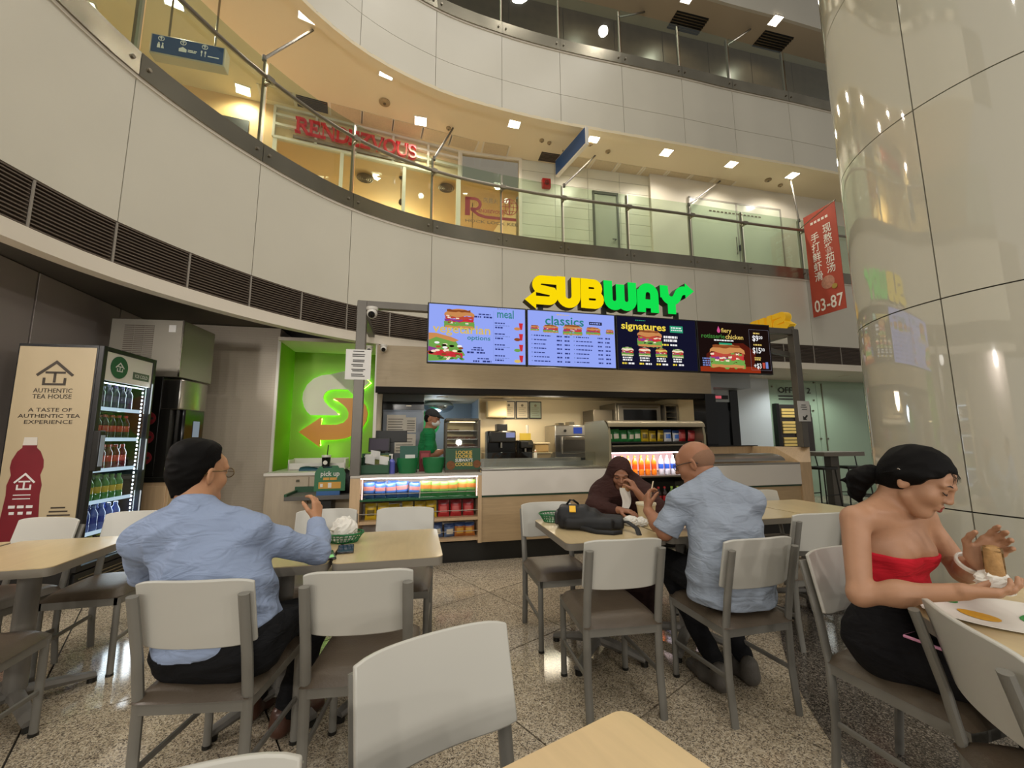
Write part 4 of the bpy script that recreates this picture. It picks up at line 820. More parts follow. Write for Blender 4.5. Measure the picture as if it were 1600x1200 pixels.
def m4(s):
    s.poly([(.016, .016), (.95, .016), (.95, .08), (.6, .14), (.3, .1), (.016, .08)], 'ember'); s.poly([(.1, .08), (.85, .1), (.9, .3), (.7, .42), (.35, .4), (.12, .25)], 'emberd')
    s.ell(.33, .575, .025, .03, 'pink'); s.poly([(.31, .59), (.35, .59), (.33, .64)], 'pink'); s.txt('fiery', .37, .555, .085, 'gold', .014, w=.16); s.txt('rotisserie', .06, .47, .085, 'dgreen', .014, w=.36); s.txt('chicken', .43, .47, .085, 'gold', .014, w=.28); s.words(.25, .435, .3, .018, 'white')
    s.sandwich(.44, .24, .56, .33, n=26); s.rect(.32, .52, .385, .41, 'mint')
    for k in range(4): s.words(.05, .18-.03*k, .12, .018, 'bluegrey')
    for a, b, c, d in ((.8, 1.12, .055, .057), (.8, 1.12, .615, .617), (.8, .802, .055, .617), (1.118, 1.12, .055, .617)): s.rect(a, b, c, d, 'grey')
    s.words(.87, .555, .1, .02, 'gold'); s.txt('$9', .85, .46, .11, 'white', .016, w=.1); s.txt('20', .955, .49, .06, 'white', .01, w=.06); s.words(.86, .395, .13, .02, 'gold'); s.txt('$15', .84, .29, .11, 'white', .016, w=.13); s.txt('30', .975, .32, .06, 'white', .01, w=.06)
    s.words(.86, .215, .1, .018, 'gold'); s.words(.86, .19, .1, .018, 'gold'); s.txt('+$3', .84, .08, .1, 'white', .014, w=.12); s.rect(.98, 1.02, .08, .16, 'meat'); s.rect(1.03, 1.07, .08, .17, 'bluegrey')
screen(.63, 'first menu screen from the left, lilac with vegetarian options and meal prices', 'lilac', m1)
screen(1.79, 'second menu screen, lilac with classics price list', 'lilac', m2)
screen(2.955, 'third menu screen, dark with yellow signatures heading', 'black', m3)
screen(4.12, 'fourth menu screen, black and red with fiery rotisserie chicken', 'dark', m4)
# ============================================================ shop name letters
def arcpts(cx, cy, r, a0, a1, n=10): return [(cx+r*math.cos(R(a0+(a1-a0)*k/n)), cy+r*math.sin(R(a0+(a1-a0)*k/n))) for k in range(n+1)]
w_ = .315
LET = {
 'S': [[(.98, .845), (.40, .845)]+arcpts(.40, .665, .18, 90, 225, 9)+arcpts(.62, .335, .185, 45, -90, 9)+[(.2, .15)]],
 'U': [[(.15, 1), (.15, .37)]+arcpts(.405, .37, .255, 180, 360, 12)+[(.66, 1)]],
 'B': [[(.15, 0), (.15, 1)], [(.15, .86), (.46, .86)]+arcpts(.46, .69, .17, 90, -90, 8)+[(.15, .52)], [(.15, .48), (.5, .48)]+arcpts(.5, .31, .18, 90, -90, 8)+[(.15, .13)]],
 'W': [[(.15, 1), (.15, .37)]+arcpts(.37, .37, .22, 180, 360, 10)+[(.59, .9)], [(.59, .9), (.59, .37)]+arcpts(.81, .37, .22, 180, 360, 10)+[(1.03, 1)]],
 'A': [[(.15, 0), (.15, .63)]+arcpts(.41, .63, .24, 180, 0, 12)+[(.65, 0)], [(.15, .3), (.65, .3)]],
 'Y': [[(.15, 1), (.15, .72)]+arcpts(.42, .72, .25, 180, 270, 8), [(.42, 0), (.42, .5)], [(.42, .47)]+arcpts(.42, .72, .25, 270, 340, 8)+arcpts(.93, .62, .25, 150, 90, 5)+[(1.02, .87)]]}
HEAD = {'S': [(-.17, .15), (.2, .46), (.2, -.14)], 'Y': [(1.32, .87), (.98, 1.14), (.98, .60)]}
def namesign(t, H_, depth, faces, sides, x0s, M0):
    for ch, x in zip('SUBWAY', x0s):
        f_ = 0 if ch in 'SUB' else 1
        b = MB(); fc = MB()
        for q in LET[ch]:
            q = [(p[0]*H_, p[1]*H_) for p in q]; wd = w_*(.9 if ch in 'SB' else 1); b.ribbon(q, wd*H_, -depth, 0, M0 @ Matrix.Translation((x, 0, 0))); fc.ribbon(q, wd*H_*.97, 0, .004, M0 @ Matrix.Translation((x, 0, 0)))
        if ch in HEAD: P = [(p[0]*H_, p[1]*H_) for p in HEAD[ch]]; b.prism(P, -depth, 0, M0 @ Matrix.Translation((x, 0, 0))); fc.prism(P, 0, .0045, M0 @ Matrix.Translation((x, 0, 0)))
        o = b.build('letter', sides[f_], t, smooth=False); fc.build('letter_face', faces[f_], o, smooth=False)
M_yf = emis('letter_yellow', 'fbd908', 1.0); M_gf = emis('letter_green', '12de4e', 1.0)
M_ys = mat('letter_yellow_side', '4f3d14', .5); M_gs = mat('letter_green_side', '0f3318', .5)
sg = sthing('shop_sign', 'glowing yellow and green shop name letters SUBWAY with arrow ends above the menus', 'sign', 1.79, .02, 2.955)
namesign(sg, .385, .12, (M_yf, M_gf), (M_ys, M_gs), (.055, .40, .715, 1.035, 1.5, 1.84), TM((0, 0, 0)))
sg2 = sthing('shop_sign', 'second letter sign on the right return of the frame, yellow edges and black backs', 'sign', 5.8, .02, 2.9)
M_ye = mat('letter_yellow_edge', 'd9a816', .4, emit=.25)
namesign(sg2, .26, .1, (M_yf, M_gf), (M_ye, M_gs), (.06, .33, .57, .82, 1.18, 1.45), Matrix.Rotation(R(90), 4, 'Z') @ TM((0, 0, 0)) @ Matrix.Translation((0, 0, .0)))
MB().bx(-.09, -.06, .0, 1.5, -.05, .0).build('mounting_rail', M_pole, sg2)
# ============================================================ glowing arrow emblem on the lime wall
cv = lambda L_: [(-1.24+(x-400)*.00167, 2.36-(y-617)*.00182) for x, y in L_]
we = cv([(865, 603), (640, 603), (560, 614), (490, 647), (435, 702), (405, 770), (401, 830), (420, 895), (450, 940), (482, 968), (735, 968), (700, 930), (640, 890), (600, 850), (584, 815), (590, 785), (610, 757), (650, 740), (690, 736), (865, 736)])
oe = cv([(665, 813), (880, 813), (940, 838), (980, 885), (998, 950), (985, 1020), (950, 1080), (890, 1135), (800, 1170), (720, 1182), (575, 1184), (575, 1242), (386, 1113), (575, 985), (575, 1050), (720, 1050), (780, 1032), (815, 990), (820, 945), (800, 905), (760, 868)])
we = [(a+.0, b) for a, b in we]; tip = cv([(865, 603), (865, 545), (1000, 668), (865, 790), (865, 736)])
em = sthing('arrow_emblem', 'backlit S shaped emblem, white upper curve and orange arrow, on the lime wall', 'sign', 0, 2.55, 0)
M_ew = mat('emblem_white', 'cfcdb4', .45); M_eo = mat('emblem_orange', 'c98212', .45)
M_halo = emis('halo_led', '9dff4a', 15)
MB().prism(we+tip[1:4], .05, .1, TM((0, 0, 0))).build('white_curve', M_ew, em, smooth=False)
MB().prism(oe, .05, .1, TM((0, 0, 0))).build('orange_arrow', M_eo, em, smooth=False)
h = MB()
for P in (we+tip[1:4], oe):
    c = Vector((sum(p[0] for p in P)/len(P), sum(p[1] for p in P)/len(P))); a_ = sum(P[i][0]*P[(i+1) % len(P)][1]-P[(i+1) % len(P)][0]*P[i][1] for i in range(len(P))); sg_ = 1 if a_ > 0 else -1; n_ = len(P); I_ = []
    for i in range(n_):
        d_ = (Vector(P[(i+1) % n_])-Vector(P[i-1])).normalized(); I_.append((P[i][0]-sg_*d_.y*.022, -.022, P[i][1]+sg_*d_.x*.022))
    h.tube(I_+[I_[0]], .006, 6)
h.build('halo_strip', M_halo, em)
lamp('POINT', 'emblem_glow', SH(-.75, 2.4, 1.15), .8, (.6, 1, .25), .1)
lamp('SPOT', 'emblem_fill_lamp', SH(-.9, .2, 2.55), 40, (1, .95, .85), .05, (R(73), 0, TH), 46)  # spot added with no fixture, to brighten the emblem's front
# cameras, notices on the poles
def dome(u, v, z, label, s=1):
    t = sthing('security_camera', label, 'camera', u, v, z)
    MB().lathe([(.055*s, 0), (.055*s, -.02*s), (.05*s, -.03*s)], 16).build('mount', M_white, t); MB().sph((0, -.01*s, -.06*s), .05*s, 14, 10).build('eye_ball', M_white, t); MB().lathe([(.032*s, 0), (.032*s, .012*s), (.0, .014*s)], 14, M=Matrix.Translation((0, -.045*s, -.08*s)) @ Matrix.Rotation(R(120), 4, 'X')).build('lens', M_blkg, t)
dome(.03, .0, 2.78, 'large white dome camera under the frame beam beside the left pole', 1.15)
dome(-.13, 1.3, 2.63, 'small white camera under the lip, left of the side beam', .9); dome(.07, 1.2, 2.63, 'small white camera under the lip, right of the side beam', .9)
def notice(u, v, z, w, h, label, lines, big=None):
    t = sthing('notice', label, 'notice', u, v, z); MB().bx(0, w, -.004, 0, 0, h).build('paper', M_paper, t); m = MB(); f = TM((0, -.0055, 0))
    if big: [m.text(a, .045, TM((w/2, -.0055, b)), .012, 'C', w=c) for a, b, c in big]
    for y in lines: m.bx(w*.22+.02*random.random(), w*.8-.03*random.random(), -.0055, -.005, y*h, y*h+.01)
    m.build('print', M_ink, t); return t
notice(-.22, -.006, 1.97, .26, .33, 'white opening hours notice on the left pole', (.1, .16, .27, .32, .43, .48, .58, .63, .76, .82, .92))
n2 = notice(5.64, -.006, 1.55, .2, .28, 'white notice with three dark lines and a black arrow on the right pole', (.57, .68, .78))
MB().prism([(.03, .02), (.09, .02), (.072, .038), (.11, .076), (.09, .09), (.055, .052), (.03, .075)], 0, .003, TM((.04, -.0055, 0))).build('arrow', M_ink, n2)
# ============================================================ things on and behind the counter
M_bask = mat('basket_green', '1c6b3a', .35)
M_dgreen = mat('deep_green', '1d4a2c', .4)
for u, r, lb in ((.45, .115, 'green nested food baskets in the left stack beside the display case'), (.74, .12, 'green nested food baskets in the right stack beside the display case')):
    m0 = MB().lathe([(.001, .004), (r*.78, 0), (r*.9, .06), (r, .12), (r+.006, .12), (r+.006, .112), (r*.9+.004, .055), (r*.78+.004, 0)], 22, caps=False)
    b0 = ssolo('food_basket', lb, 'basket', m0, M_bask, u, .25, .957, 'nested baskets of the '+('left' if u < .6 else 'right')+' stack')
    b0['label'] = 'lowest of the '+lb
    for k in range(1, 4): q = b0.copy(); COL.objects.link(q); q['label'] = ('second', 'third', 'topmost')[k-1]+' of the '+lb; q.location = SH(u, .25, .957+k*.016)
# glass cookie case
cc = sthing('display_case', 'glass cookie display case with green printed front on the counter', 'display case', .87, .18, .957)
MB().bx(0, .4, 0, .4, 0, .03).bx(.37, .4, .0, .4, .03, .6).bx(0, .03, .37, .4, .03, .6).bx(.0, .02, .08, .1, .03, .56).build('frame', mat('case_brown', '4a4234', .35, .3), cc)
MB().bx(0, .4, .08, .4, .585, .62).build('lid', mat('case_brown', '4a4234', .35, .3), cc, bev=.01)
m = MB(); m.add([(.02, 0, .25), (.38, 0, .25), (.38, .09, .585), (.02, .09, .585)], [(0, 1, 2, 3)]); m.build('glass_front', M_clear, cc)
MB().bx(.02, .025, .08, .38, .03, .58).build('glass_side', M_clear, cc)
for z in (.28, .37, .47): MB().bx(.02, .38, .06+.27*(z-.28), .38, z, z+.008).build('shelf', M_inox, cc)
MB().bx(.03, .37, .385, .395, .25, .58).build('back', mat('case_gold', 'd9c188', .4), cc)
MB().bx(.05, .35, .1, .11, .572, .58).build('case_lamp', emis('case_glow', 'ffe3a8', 6), cc)
MB().bx(.0, .4, -.004, .0, .03, .27).build('printed_front', M_dgreen, cc)
M_cookie = mat('cookie', '7b4a22', .7, var=(60, .4))
m = MB(); [m.text(t, .055, TM((.21, -.006, z)), .016, 'C', w=w) for t, z, w in (('LOOKIE', .205, .19), ('LOOKIE', .16, .19), ('COOKIES', .07, .2))]
m.build('lettering', mat('cookie_gold', 'd8b24a', .5), cc); MB().text("SUBWAY'S", .05, TM((.21, -.006, .118)), .016, 'C', w=.2).build('white_lettering', M_paper, cc)
MB().lathe([(.05, 0), (.05, .003), (0, .004)], 16, M=TM((.06, -.004, .08))).lathe([(.045, 0), (.045, .003), (0, .004)], 16, M=TM((.36, -.004, .09))).build('cookie_print', M_cookie, cc)
ck0 = None
for j, z in enumerate((.288, .378, .478)):
    for k in range(5 if j < 2 else 2):
        for q in range(1 if j == 2 else 2):
            p = (.06+k*.07, .2+.0*q, z+q*.014)
            c = None
            if ck0 is None: c = ck0 = ssolo('cookie', 'round brown cookie on a shelf of the display case', 'cookie', MB().lathe([(.0, 0), (.036, 0), (.04, .006), (.034, .013), (0, .016)], 14, caps=False), M_cookie, .87, .18, .957, 'cookies in the display case'); ck0.location = SH(.87+p[0], .18+p[1], .957+p[2])
            else:
                c = ck0.copy(); COL.objects.link(c)
            c['label'] = '%s brown cookie, %s layer, on the %s shelf of the display case' % (nth(k, 5), 'upper' if q else 'lower', ('lowest', 'middle', 'top')[j]); c.location = SH(.87+p[0]+random.uniform(-.006, .006), .18+p[1], .957+p[2])
# till: customer screen, monitor, leaflets, bottle, red box, left green caddy
t = sthing('till_monitor', 'wide black till monitor seen from the back on the counter', 'monitor', .07, .52, .957); MB().bx(0, .36, -.02, .02, .34, .48).build('housing', M_blk, t, bev=.006); MB().bx(.15, .21, -.02, .02, .02, .34).build('stand', M_blk, t); MB().bx(.08, .28, -.1, .1, 0, .02).build('foot', M_blk, t)
t = sthing('price_display', 'small tilted dark price display in front of the monitor', 'monitor', .0, .4, .957); MB().bx(0, .24, -.02, .01, .24, .4, Matrix.Rotation(R(-12), 4, 'X')).build('housing', M_blk, t, bev=.005); MB().bx(.015, .225, -.024, -.02, .255, .385, Matrix.Rotation(R(-12), 4, 'X')).build('screen', mat('dim_screen', '3d3640', .2, emit=.1), t); MB().bx(.1, .14, .0, .03, 0, .26).build('stand', M_blk, t); MB().bx(.03, .21, -.04, .08, 0, .015).build('foot', M_blk, t)
t = sthing('leaflet_holder', 'yellow green leaflets in a clear holder below the price display', 'leaflet holder', .0, .3, .957); MB().bx(0, .24, -.004, .0, .1, .2).build('leaflets', mat('leaflet_lime', 'a9ab5c', .6, var=(30, .4)), t); MB().bx(-.01, .25, -.01, .03, 0, .1).build('holder', mat('grey_clear', '8a8a80', .2), t)
t = sthing('menu_card', 'dark green standing menu card with a pale panel', 'card', .36, .33, .957); MB().bx(0, .2, -.006, .0, .05, .3).build('card', mat('card_green', '2c5a4c', .5), t); MB().bx(.06, .17, -.008, -.006, .12, .2).build('pale_panel', M_paper, t); MB().bx(.0, .2, -.03, .03, 0, .05).build('foot', M_blk, t)
t = sthing('sanitiser_bottle', 'purple pump bottle standing before the baskets', 'bottle', .28, .2, .957); MB().lathe([(.035, 0), (.037, .01), (.037, .13), (.015, .16)], 14).build('bottle', mat('purple_gel', '5a5fb0', .2), t); MB().cyl((0, 0, .16), (0, 0, .21), .008).bx(-.03, .01, -.008, .008, .2, .215).build('pump', M_white, t)
ssolo('black_box', 'small black box under the purple bottle, beside the baskets', 'box', MB().bx(0, .1, 0, .12, 0, .11), M_blk, .24, .3, .957, bev=.006)
t = sthing('red_box', 'dark red cardboard straw box between the basket stacks', 'box', .58, .42, .957); MB().bx(0, .13, 0, .1, 0, .24).build('carton', mat('carton_red', '7c1d20', .5), t, bev=.004); MB().bx(.02, .11, -.003, 0, .15, .21).build('label_panel', mat('carton_red2', 'a04040', .5), t)
t = sthing('napkin_caddy', 'dark green napkin caddy with white napkins at the left end of the counter', 'caddy', -.05, .12, .957)
MB().bx(0, .31, 0, .2, 0, .015).bx(0, .31, 0, .015, 0, .1).bx(0, .015, 0, .2, 0, .18).bx(.295, .31, 0, .2, 0, .14).bx(0, .31, .185, .2, 0, .22).build('caddy', M_dgreen, t); 
for (x, y, z, a) in ((.05, .06, .12, .2), (.2, .05, .11, -.3), (.1, .12, .17, .5)): MB().slab(lambda u, v: (Vector((x+.1*u, y+.02*math.sin(3*u), z+.09*v-.02*u)), Vector((0, 1, .2))), 3, 3, .004).build('napkin', M_paper, t)
ssolo('cup_lid', 'pale round cup lid on the green napkin caddy', 'lid', MB().lathe([(.05, 0), (.05, .01), (.042, .014), (.04, .03), (0, .032)], 18), M_white, .03, .25, 1.14)
# ------------------------------------------------------------ pick-up cabinet in front of the lime wall
pc = sthing('pickup_cabinet', 'low cream cabinet with white worktop below the lime wall', 'cabinet', -1.4, 1.45, 0)
MB().bx(.02, 1.12, .02, 1.08, 0, .86).build('body', mat('cabinet_cream', 'b3a48c', .5, wave=(2.5, 1, (10, 10, 1), .08)), pc); MB().bx(0, 1.16, 0, 1.09, .86, .9).build('worktop', M_whitep, pc, bev=.004)
for x in (.03, .57): MB().bx(x, x+.52, 0, .02, .1, .84).build('door', mat('cabinet_cream', 'b3a48c', .5), pc, bev=.003)
MB().bx(.4, .44, -.01, 0, .78, .81).build('door_pull', M_bsteel, pc)
t = sthing('tray_box', 'white open tray box on the cabinet before the lime wall', 'box', -1.25, 1.95, .9); MB().bx(0, .78, 0, .3, 0, .02).bx(0, .78, .28, .3, 0, .16).bx(0, .02, 0, .3, 0, .15).bx(.76, .78, 0, .3, 0, .15).bx(0, .78, 0, .02, 0, .1).build('box', M_white, t, bev=.004)
t = sthing('teal_bag', 'folded teal bag lying in front of the white tray box', 'bag', -1.05, 1.75, .9); m = MB(); m.grid(lambda a, b: (.5*a, .14*b, .015+.05*math.sin(PI*b)*(.7+.3*math.sin(9*a))), 14, 6); m.bx(0, .5, 0, .14, 0, .02); m.build('bag', mat('bag_teal', '2a5560', .5, bump=(30, .3)), t); MB().bx(.02, .48, .02, .12, .05, .055).build('zip', mat('zip_teal', '143037', .5), t)
t = sthing('pen_cup', 'black and white paper cup with a pen on the tray box', 'cup', -.72, 1.85, .9); MB().lathe([(.05, .0), (.062, .2), (.058, .2), (.046, .01)], 18).build('cup', M_blkg, t); MB().lathe([(.0635, .185), (.064, .215), (.05, .215)], 18).build('rim', M_white, t); MB().cyl((.0, 0, .05), (.02, .0, .36), .007, n=8).build('pen', M_blk, t); MB().lathe([(.03, 0), (.03, .003), (0, .003)], 12, M=TM((0, -.059, .11))).build('badge', M_whitep, t)
ps = sthing('pickup_shelf', 'dark wall-hung shelf with a raised rim under the pick up sign', 'shelf', -1.0, .95, .6)
MB().bx(0, .82, 0, .5, 0, .05).build('shelf_board', mat('shelf_grey', '57544f', .4), ps, bev=.004); MB().bx(.0, .82, .46, .5, .05, .12).bx(.0, .03, .0, .5, .05, .08).build('rim', M_dgreen, ps); MB().bx(.3, .5, .2, .5, -.3, 0).build('bracket', M_blk, ps)
t = sthing('pickup_sign', 'green standing pick up sign with rounded top on a blue base', 'sign', -.68, 1.0, .65); MB().bx(.03, .3, 0, .06, 0, .06).build('foot', mat('foot_blue', '2d5c93', .5), t)
MB().prism([(0, .05), (.36, .05), (.36, .26), (.33, .33), (.28, .33), (.26, .36), (.21, .36), (.19, .33), (.09, .33), (.07, .36), (.03, .33), (0, .27)], -.03, 0, TM((0, 0, 0))).build('board', mat('board_green', '2f6a45', .4), t)
MB().text('pick up', .085, TM((.18, -.002, .235)), .016, 'C', w=.22).build('lettering', M_paper, t); MB().bx(.1, .17, -.002, 0, .185, .215).bx(.178, .26, -.002, 0, .185, .215).bx(.05, .31, -.002, 0, .08, .16).build('gold_panel', mat('panel_gold', 'c9963c', .5), t)
MB().bx(.07, .1, -.004, -.002, .1, .14).bx(.16, .2, -.004, -.002, .09, .15).build('icons', M_paper, t)
t = sthing('black_bag', 'black bag slumped on the shelf beside the pick up sign', 'bag', -.28, 1.2, .65); m = MB(); m.grid(lambda a, b: (.3*(a-.5)*(1-.3*b), .12*math.sin(2*PI*0+PI*a)-.1, .28*b*(1+.1*math.sin(8*a))), 12, 6); m.sph((0, 0, .13), (.16, .11, .14), 14, 8); m.build('bag', mat('bag_black', '1b1a1a', .6, bump=(40, .4)), t); MB().tube([(.02, -.02, .2), (.06, -.04, .32), (.13, -.03, .34), (.15, 0, .2)], .012, 8).build('strap', M_blk, t)
# ------------------------------------------------------------ kitchen
kf = sthing('steel_fridge', 'tall steel kitchen fridge with papers taped to its door', 'fridge', -.02+.03, 2.15, 0)
MB().bx(0, .64, .03, .75, .05, 2.06).build('body', mat('fridge_steel', '6c747c', .35, .8), kf, bev=.006); MB().bx(.01, .63, 0, .03, .1, 1.78).build('door', mat('fridge_door', '6a7078', .35, .7), kf, bev=.006); MB().bx(0, .64, .0, .03, 1.8, 1.93).build('control_panel', M_blkg, kf); MB().bx(.36, .44, -.002, 0, 1.855, 1.875).build('logo', M_rail, kf); MB().bx(.02, .06, -.03, 0, .9, 1.3).build('handle', M_blk, kf)
for a, b, c, d, l in ((.07, .36, 1.45, 1.72, 'upper left'), (.36, .52, 1.44, 1.68, 'upper right'), (.2, .52, 1.12, 1.42, 'lower')):
    t = sthing('taped_paper', l+' printed paper taped to the steel kitchen fridge', 'paper', .01+a, 2.143, c); MB().bx(0, b-a, 0, .004, 0, d-c).build('sheet', M_paper, t); m = MB()
    for k in range(5): m.bx(.02, (b-a)*(.9-.1*random.random()), -.002, 0, .03+k*(d-c)/6.5, .04+k*(d-c)/6.5)
    m.build('print', M_ink, t)
t = sthing('dome_lamp', 'silver dome lamp in the cold room behind the worker', 'lamp', .95, 3.6, 1.98); MB().sph((0, 0, 0), (.3, .2, .14), 18, 10).build('dome', mat('silver_dome', 'aab6c0', .2, .9), t); MB().cyl((0, 0, .1), (0, 0, .16), .04).build('neck', M_inox, t)
t = sthing('round_sign', 'round green sign on the cold room wall behind the worker', 'sign', .72, 3.3, 1.62); MB().lathe([(.24, 0), (.24, .02), (.22, .03), (0, .03)], 28, M=TM((0, 0, 0))).build('disc', mat('disc_green', '1f8f55', .4, emit=.15), t); MB().lathe([(.2, .031), (.19, .033), (0, .033)], 28, M=TM((0, 0, 0))).build('disc_face', mat('disc_green2', '27a565', .4, emit=.15), t)
t = sthing('kitchen_box', 'small cream box mounted on the kitchen wall left of the certificates', 'cabinet', 1.78, 2.7, 1.72); MB().bx(0, .36, 0, .24, 0, .3).build('body', mat('box_cream', 'dcc99a', .5), t, bev=.01); MB().bx(.02, .34, -.01, 0, .02, .28).build('door', mat('box_cream', 'dcc99a', .5), t, bev=.006)
for k, (a, l, c) in enumerate(((2.1, 'left', 'd9cdb0'), (2.36, 'middle', 'd9cdb0'), (2.62, 'right', '9aa590'))):
    t = sthing('framed_certificate', l+' framed certificate on the kitchen back wall', 'picture', a, 2.925, 1.71); MB().bx(0, .24, -.01, .02, 0, .33).bx(.02, .22, -.012, -.01, .02, .31).build('frame', M_blk, t)
    MB().bx(.018, .222, -.014, -.01, .018, .312).build('certificate', mat('cert_'+l, c, .5), t); m = MB(); [m.bx(.05, .19-.03*(q % 2), -.016, -.014, .06+q*.035, .066+q*.035) for q in range(5)]; m.lathe([(.025, 0), (.025, .002), (0, .002)], 12, M=TM((.12, -.014, .25))); m.build('print', mat('cert_ink', '7d745f', .6), t)
bc = sthing('back_counter', 'steel back counter along the kitchen wall', 'worktop', 1.7, 2.2, 0); MB().bx(0, 3.55, 0, .7, .86, .95).build('worktop', M_inox, bc); MB().bx(.02, 3.5, .05, .7, .0, .86).build('cabinet', mat('inox_dark', '6f6a60', .4, .6), bc)
for k, (u, w, h, l) in enumerate(((1.72, .5, .52, 'large black coffee machine with a lit display'), (2.24, .28, .36, 'smaller black coffee grinder beside the large machine'))):
    t = sthing('coffee_machine', l, 'coffee machine', u, 2.25, .95)
    MB().bx(0, w, .1, .4, 0, h).build('body', M_blkg, t, bev=.02); MB().bx(.03, w-.03, -.02, .1, h*.62, h*.97).build('head', M_blk, t, bev=.02); MB().bx(.05, w-.05, -.06, .1, 0, .05).build('drip_tray', M_blkg, t, bev=.006); MB().bx(w*.6, w*.9, -.024, -.02, h*.78, h*.94).build('display', emis('coffee_disp', '8a8fb8', .9) if k == 0 else M_bsteel, t); MB().cyl((w*.45, .02, h*.45), (w*.45, .02, h*.62), .02).build('spout', M_inox, t)
    if k == 0: MB().bx(.18, .36, .15, .38, h, h+.12).build('bean_hopper', M_blk, t, bev=.01)
for k, (u, z, w, c, l) in enumerate(((2.56, .95, .3, 'c9b48a', 'lower clear food tub stacked beside the coffee grinder'), (2.54, 1.11, .28, 'd6c39a', 'upper clear food tub with beige lid'))):
    t = sthing('food_tub', l, 'tub', u, 2.3, z); MB().bx(.02, w-.02, .02, .26, 0, .13).build('tub', mat('tub_'+str(k), ['8c7a5a', 'b79a68'][k], .2), t, bev=.012); MB().bx(0, w, 0, .28, .13, .155).build('lid', mat('lid_beige', 'd8c8a2', .4), t, bev=.008)
t = sthing('squeeze_bottle', 'small pale squeeze bottle beside the food tubs', 'bottle', 2.52, 2.2, .95); MB().lathe([(.03, 0), (.03, .14), (.02, .16), (.008, .2)], 12).build('bottle', M_white, t); MB().lathe([(.021, .155), (.018, .17), (.009, .18)], 12).build('cap', mat('cap_orange', 'b5541e', .4), t)
t = sthing('yellow_note', 'yellow label block and white cup on top of the grinder', 'label', 2.3, 2.4, 1.31); MB().bx(0, .2, 0, .02, 0, .12).build('card', mat('note_yellow', 'd6b83c', .5), t); MB().lathe([(.02, .12), (.025, .26), (.0, .26)], 12, (.14, .01, 0)).build('cup', M_white, t)
ov = sthing('toaster_oven', 'stainless speed oven with blue display on the back counter', 'oven', 2.9, 2.25, .95)
MB().bx(0, .62, .02, .6, .05, .62).build('body', M_inox, ov, bev=.012); MB().bx(.12, .6, -.02, .02, .12, .42).build('door', M_inox, ov, bev=.01); MB().bx(.16, .56, -.05, -.03, .36, .39).build('handle', M_rail, ov); MB().bx(.02, .6, .0, .02, .44, .6).build('fascia', mat('fascia_steel', 'b5b1a8', .3, .8), ov); MB().bx(.34, .5, -.006, .0, .47, .58).build('display', emis('oven_disp', '3d4f9a', .9), ov); MB().cyl((.18, 0, .52), (.18, -.02, .52), .025).build('knob', M_blk, ov); MB().bx(.1, .2, .1, .3, .62, .66).bx(.3, .4, .1, .3, .62, .68).build('vent_cap', M_bsteel, ov)
wo = sthing('bread_oven', 'dark bread oven with glass door on a high black stand', 'oven', 4.05, 2.2, 1.35)
MB().bx(-.5, 1.15, .1, .75, -1.35, 0).build('stand', M_blk, wo); MB().bx(0, .92, .02, .7, 0, .62).build('body', mat('oven_grey', '7a7468', .35, .7), wo, bev=.012); MB().bx(.03, .89, -.02, .02, .04, .58).build('door', mat('oven_frame', '9a9488', .35, .6), wo, bev=.01); MB().bx(.13, .8, -.026, -.02, .1, .5).build('door_glass', M_blkg, wo); MB().cyl((.1, -.06, .54), (.8, -.06, .54), .012).build('handle', M_rail, wo); MB().bx(-.4, -.02, .1, .6, .05, .5).build('side_cabinet', mat('oven_grey2', '5d564a', .4, .4), wo, bev=.01)
t = sthing('proving_cabinet', 'steel framed proving cabinet right of the bread oven', 'oven', 5.0-.0, 2.15, 1.35); MB().bx(0, .03, 0, .6, 0, .6).bx(.25, .28, 0, .6, 0, .6).bx(0, .28, 0, .6, .57, .6).bx(0, .28, .55, .6, 0, .6).build('frame', mat('oven_frame', '9a9488', .35, .6), t)
for k in range(5): MB().bx(.03, .25, .05, .55, .06+k*.1, .065+k*.1).build('rack', M_bsteel, t)
for k, (u, v, l) in enumerate(((.97, 2.78, 'left'), (2.17, 2.8, 'right'))):
    t = sthing('downlight', l+' round downlight in the kitchen ceiling', 'ceiling light', u, v, 2.08); MB().lathe([(.1, 0), (.1, -.012), (.085, -.014)], 20).build('rim', M_gwhite, t); MB().lathe([(.084, -.008), (.005, -.0085)], 20).build('diffuser', emis('warm_disc', 'ffe6b0', 9), t)
    lamp('SPOT', 'downlight_beam', SH(u, v-.5, 2.03), 40, (1, .84, .6), .07, (0, 0, 0), 160)
lamp('POINT', 'kitchen_fill_lamp', SH(2.6, 1.6, 1.9), 16, (1, .88, .68), .2); lamp('SPOT', 'downlight_beam', SH(3.6, 1.9, 2.03), 40, (1, .84, .6), .07, (0, 0, 0), 160); lamp('POINT', 'cold_room_light', SH(.9, 3.5, 1.75), 9, (.75, .87, 1), .15)  # the kitchen point lamp is added fill, without a fixture
for u in (1.1, 2.6, 4.1): lamp('SPOT', 'bulkhead_wash', SH(u, .55, 1.98), 7, (1, .86, .64), .15, (R(110), 0, TH), 150)
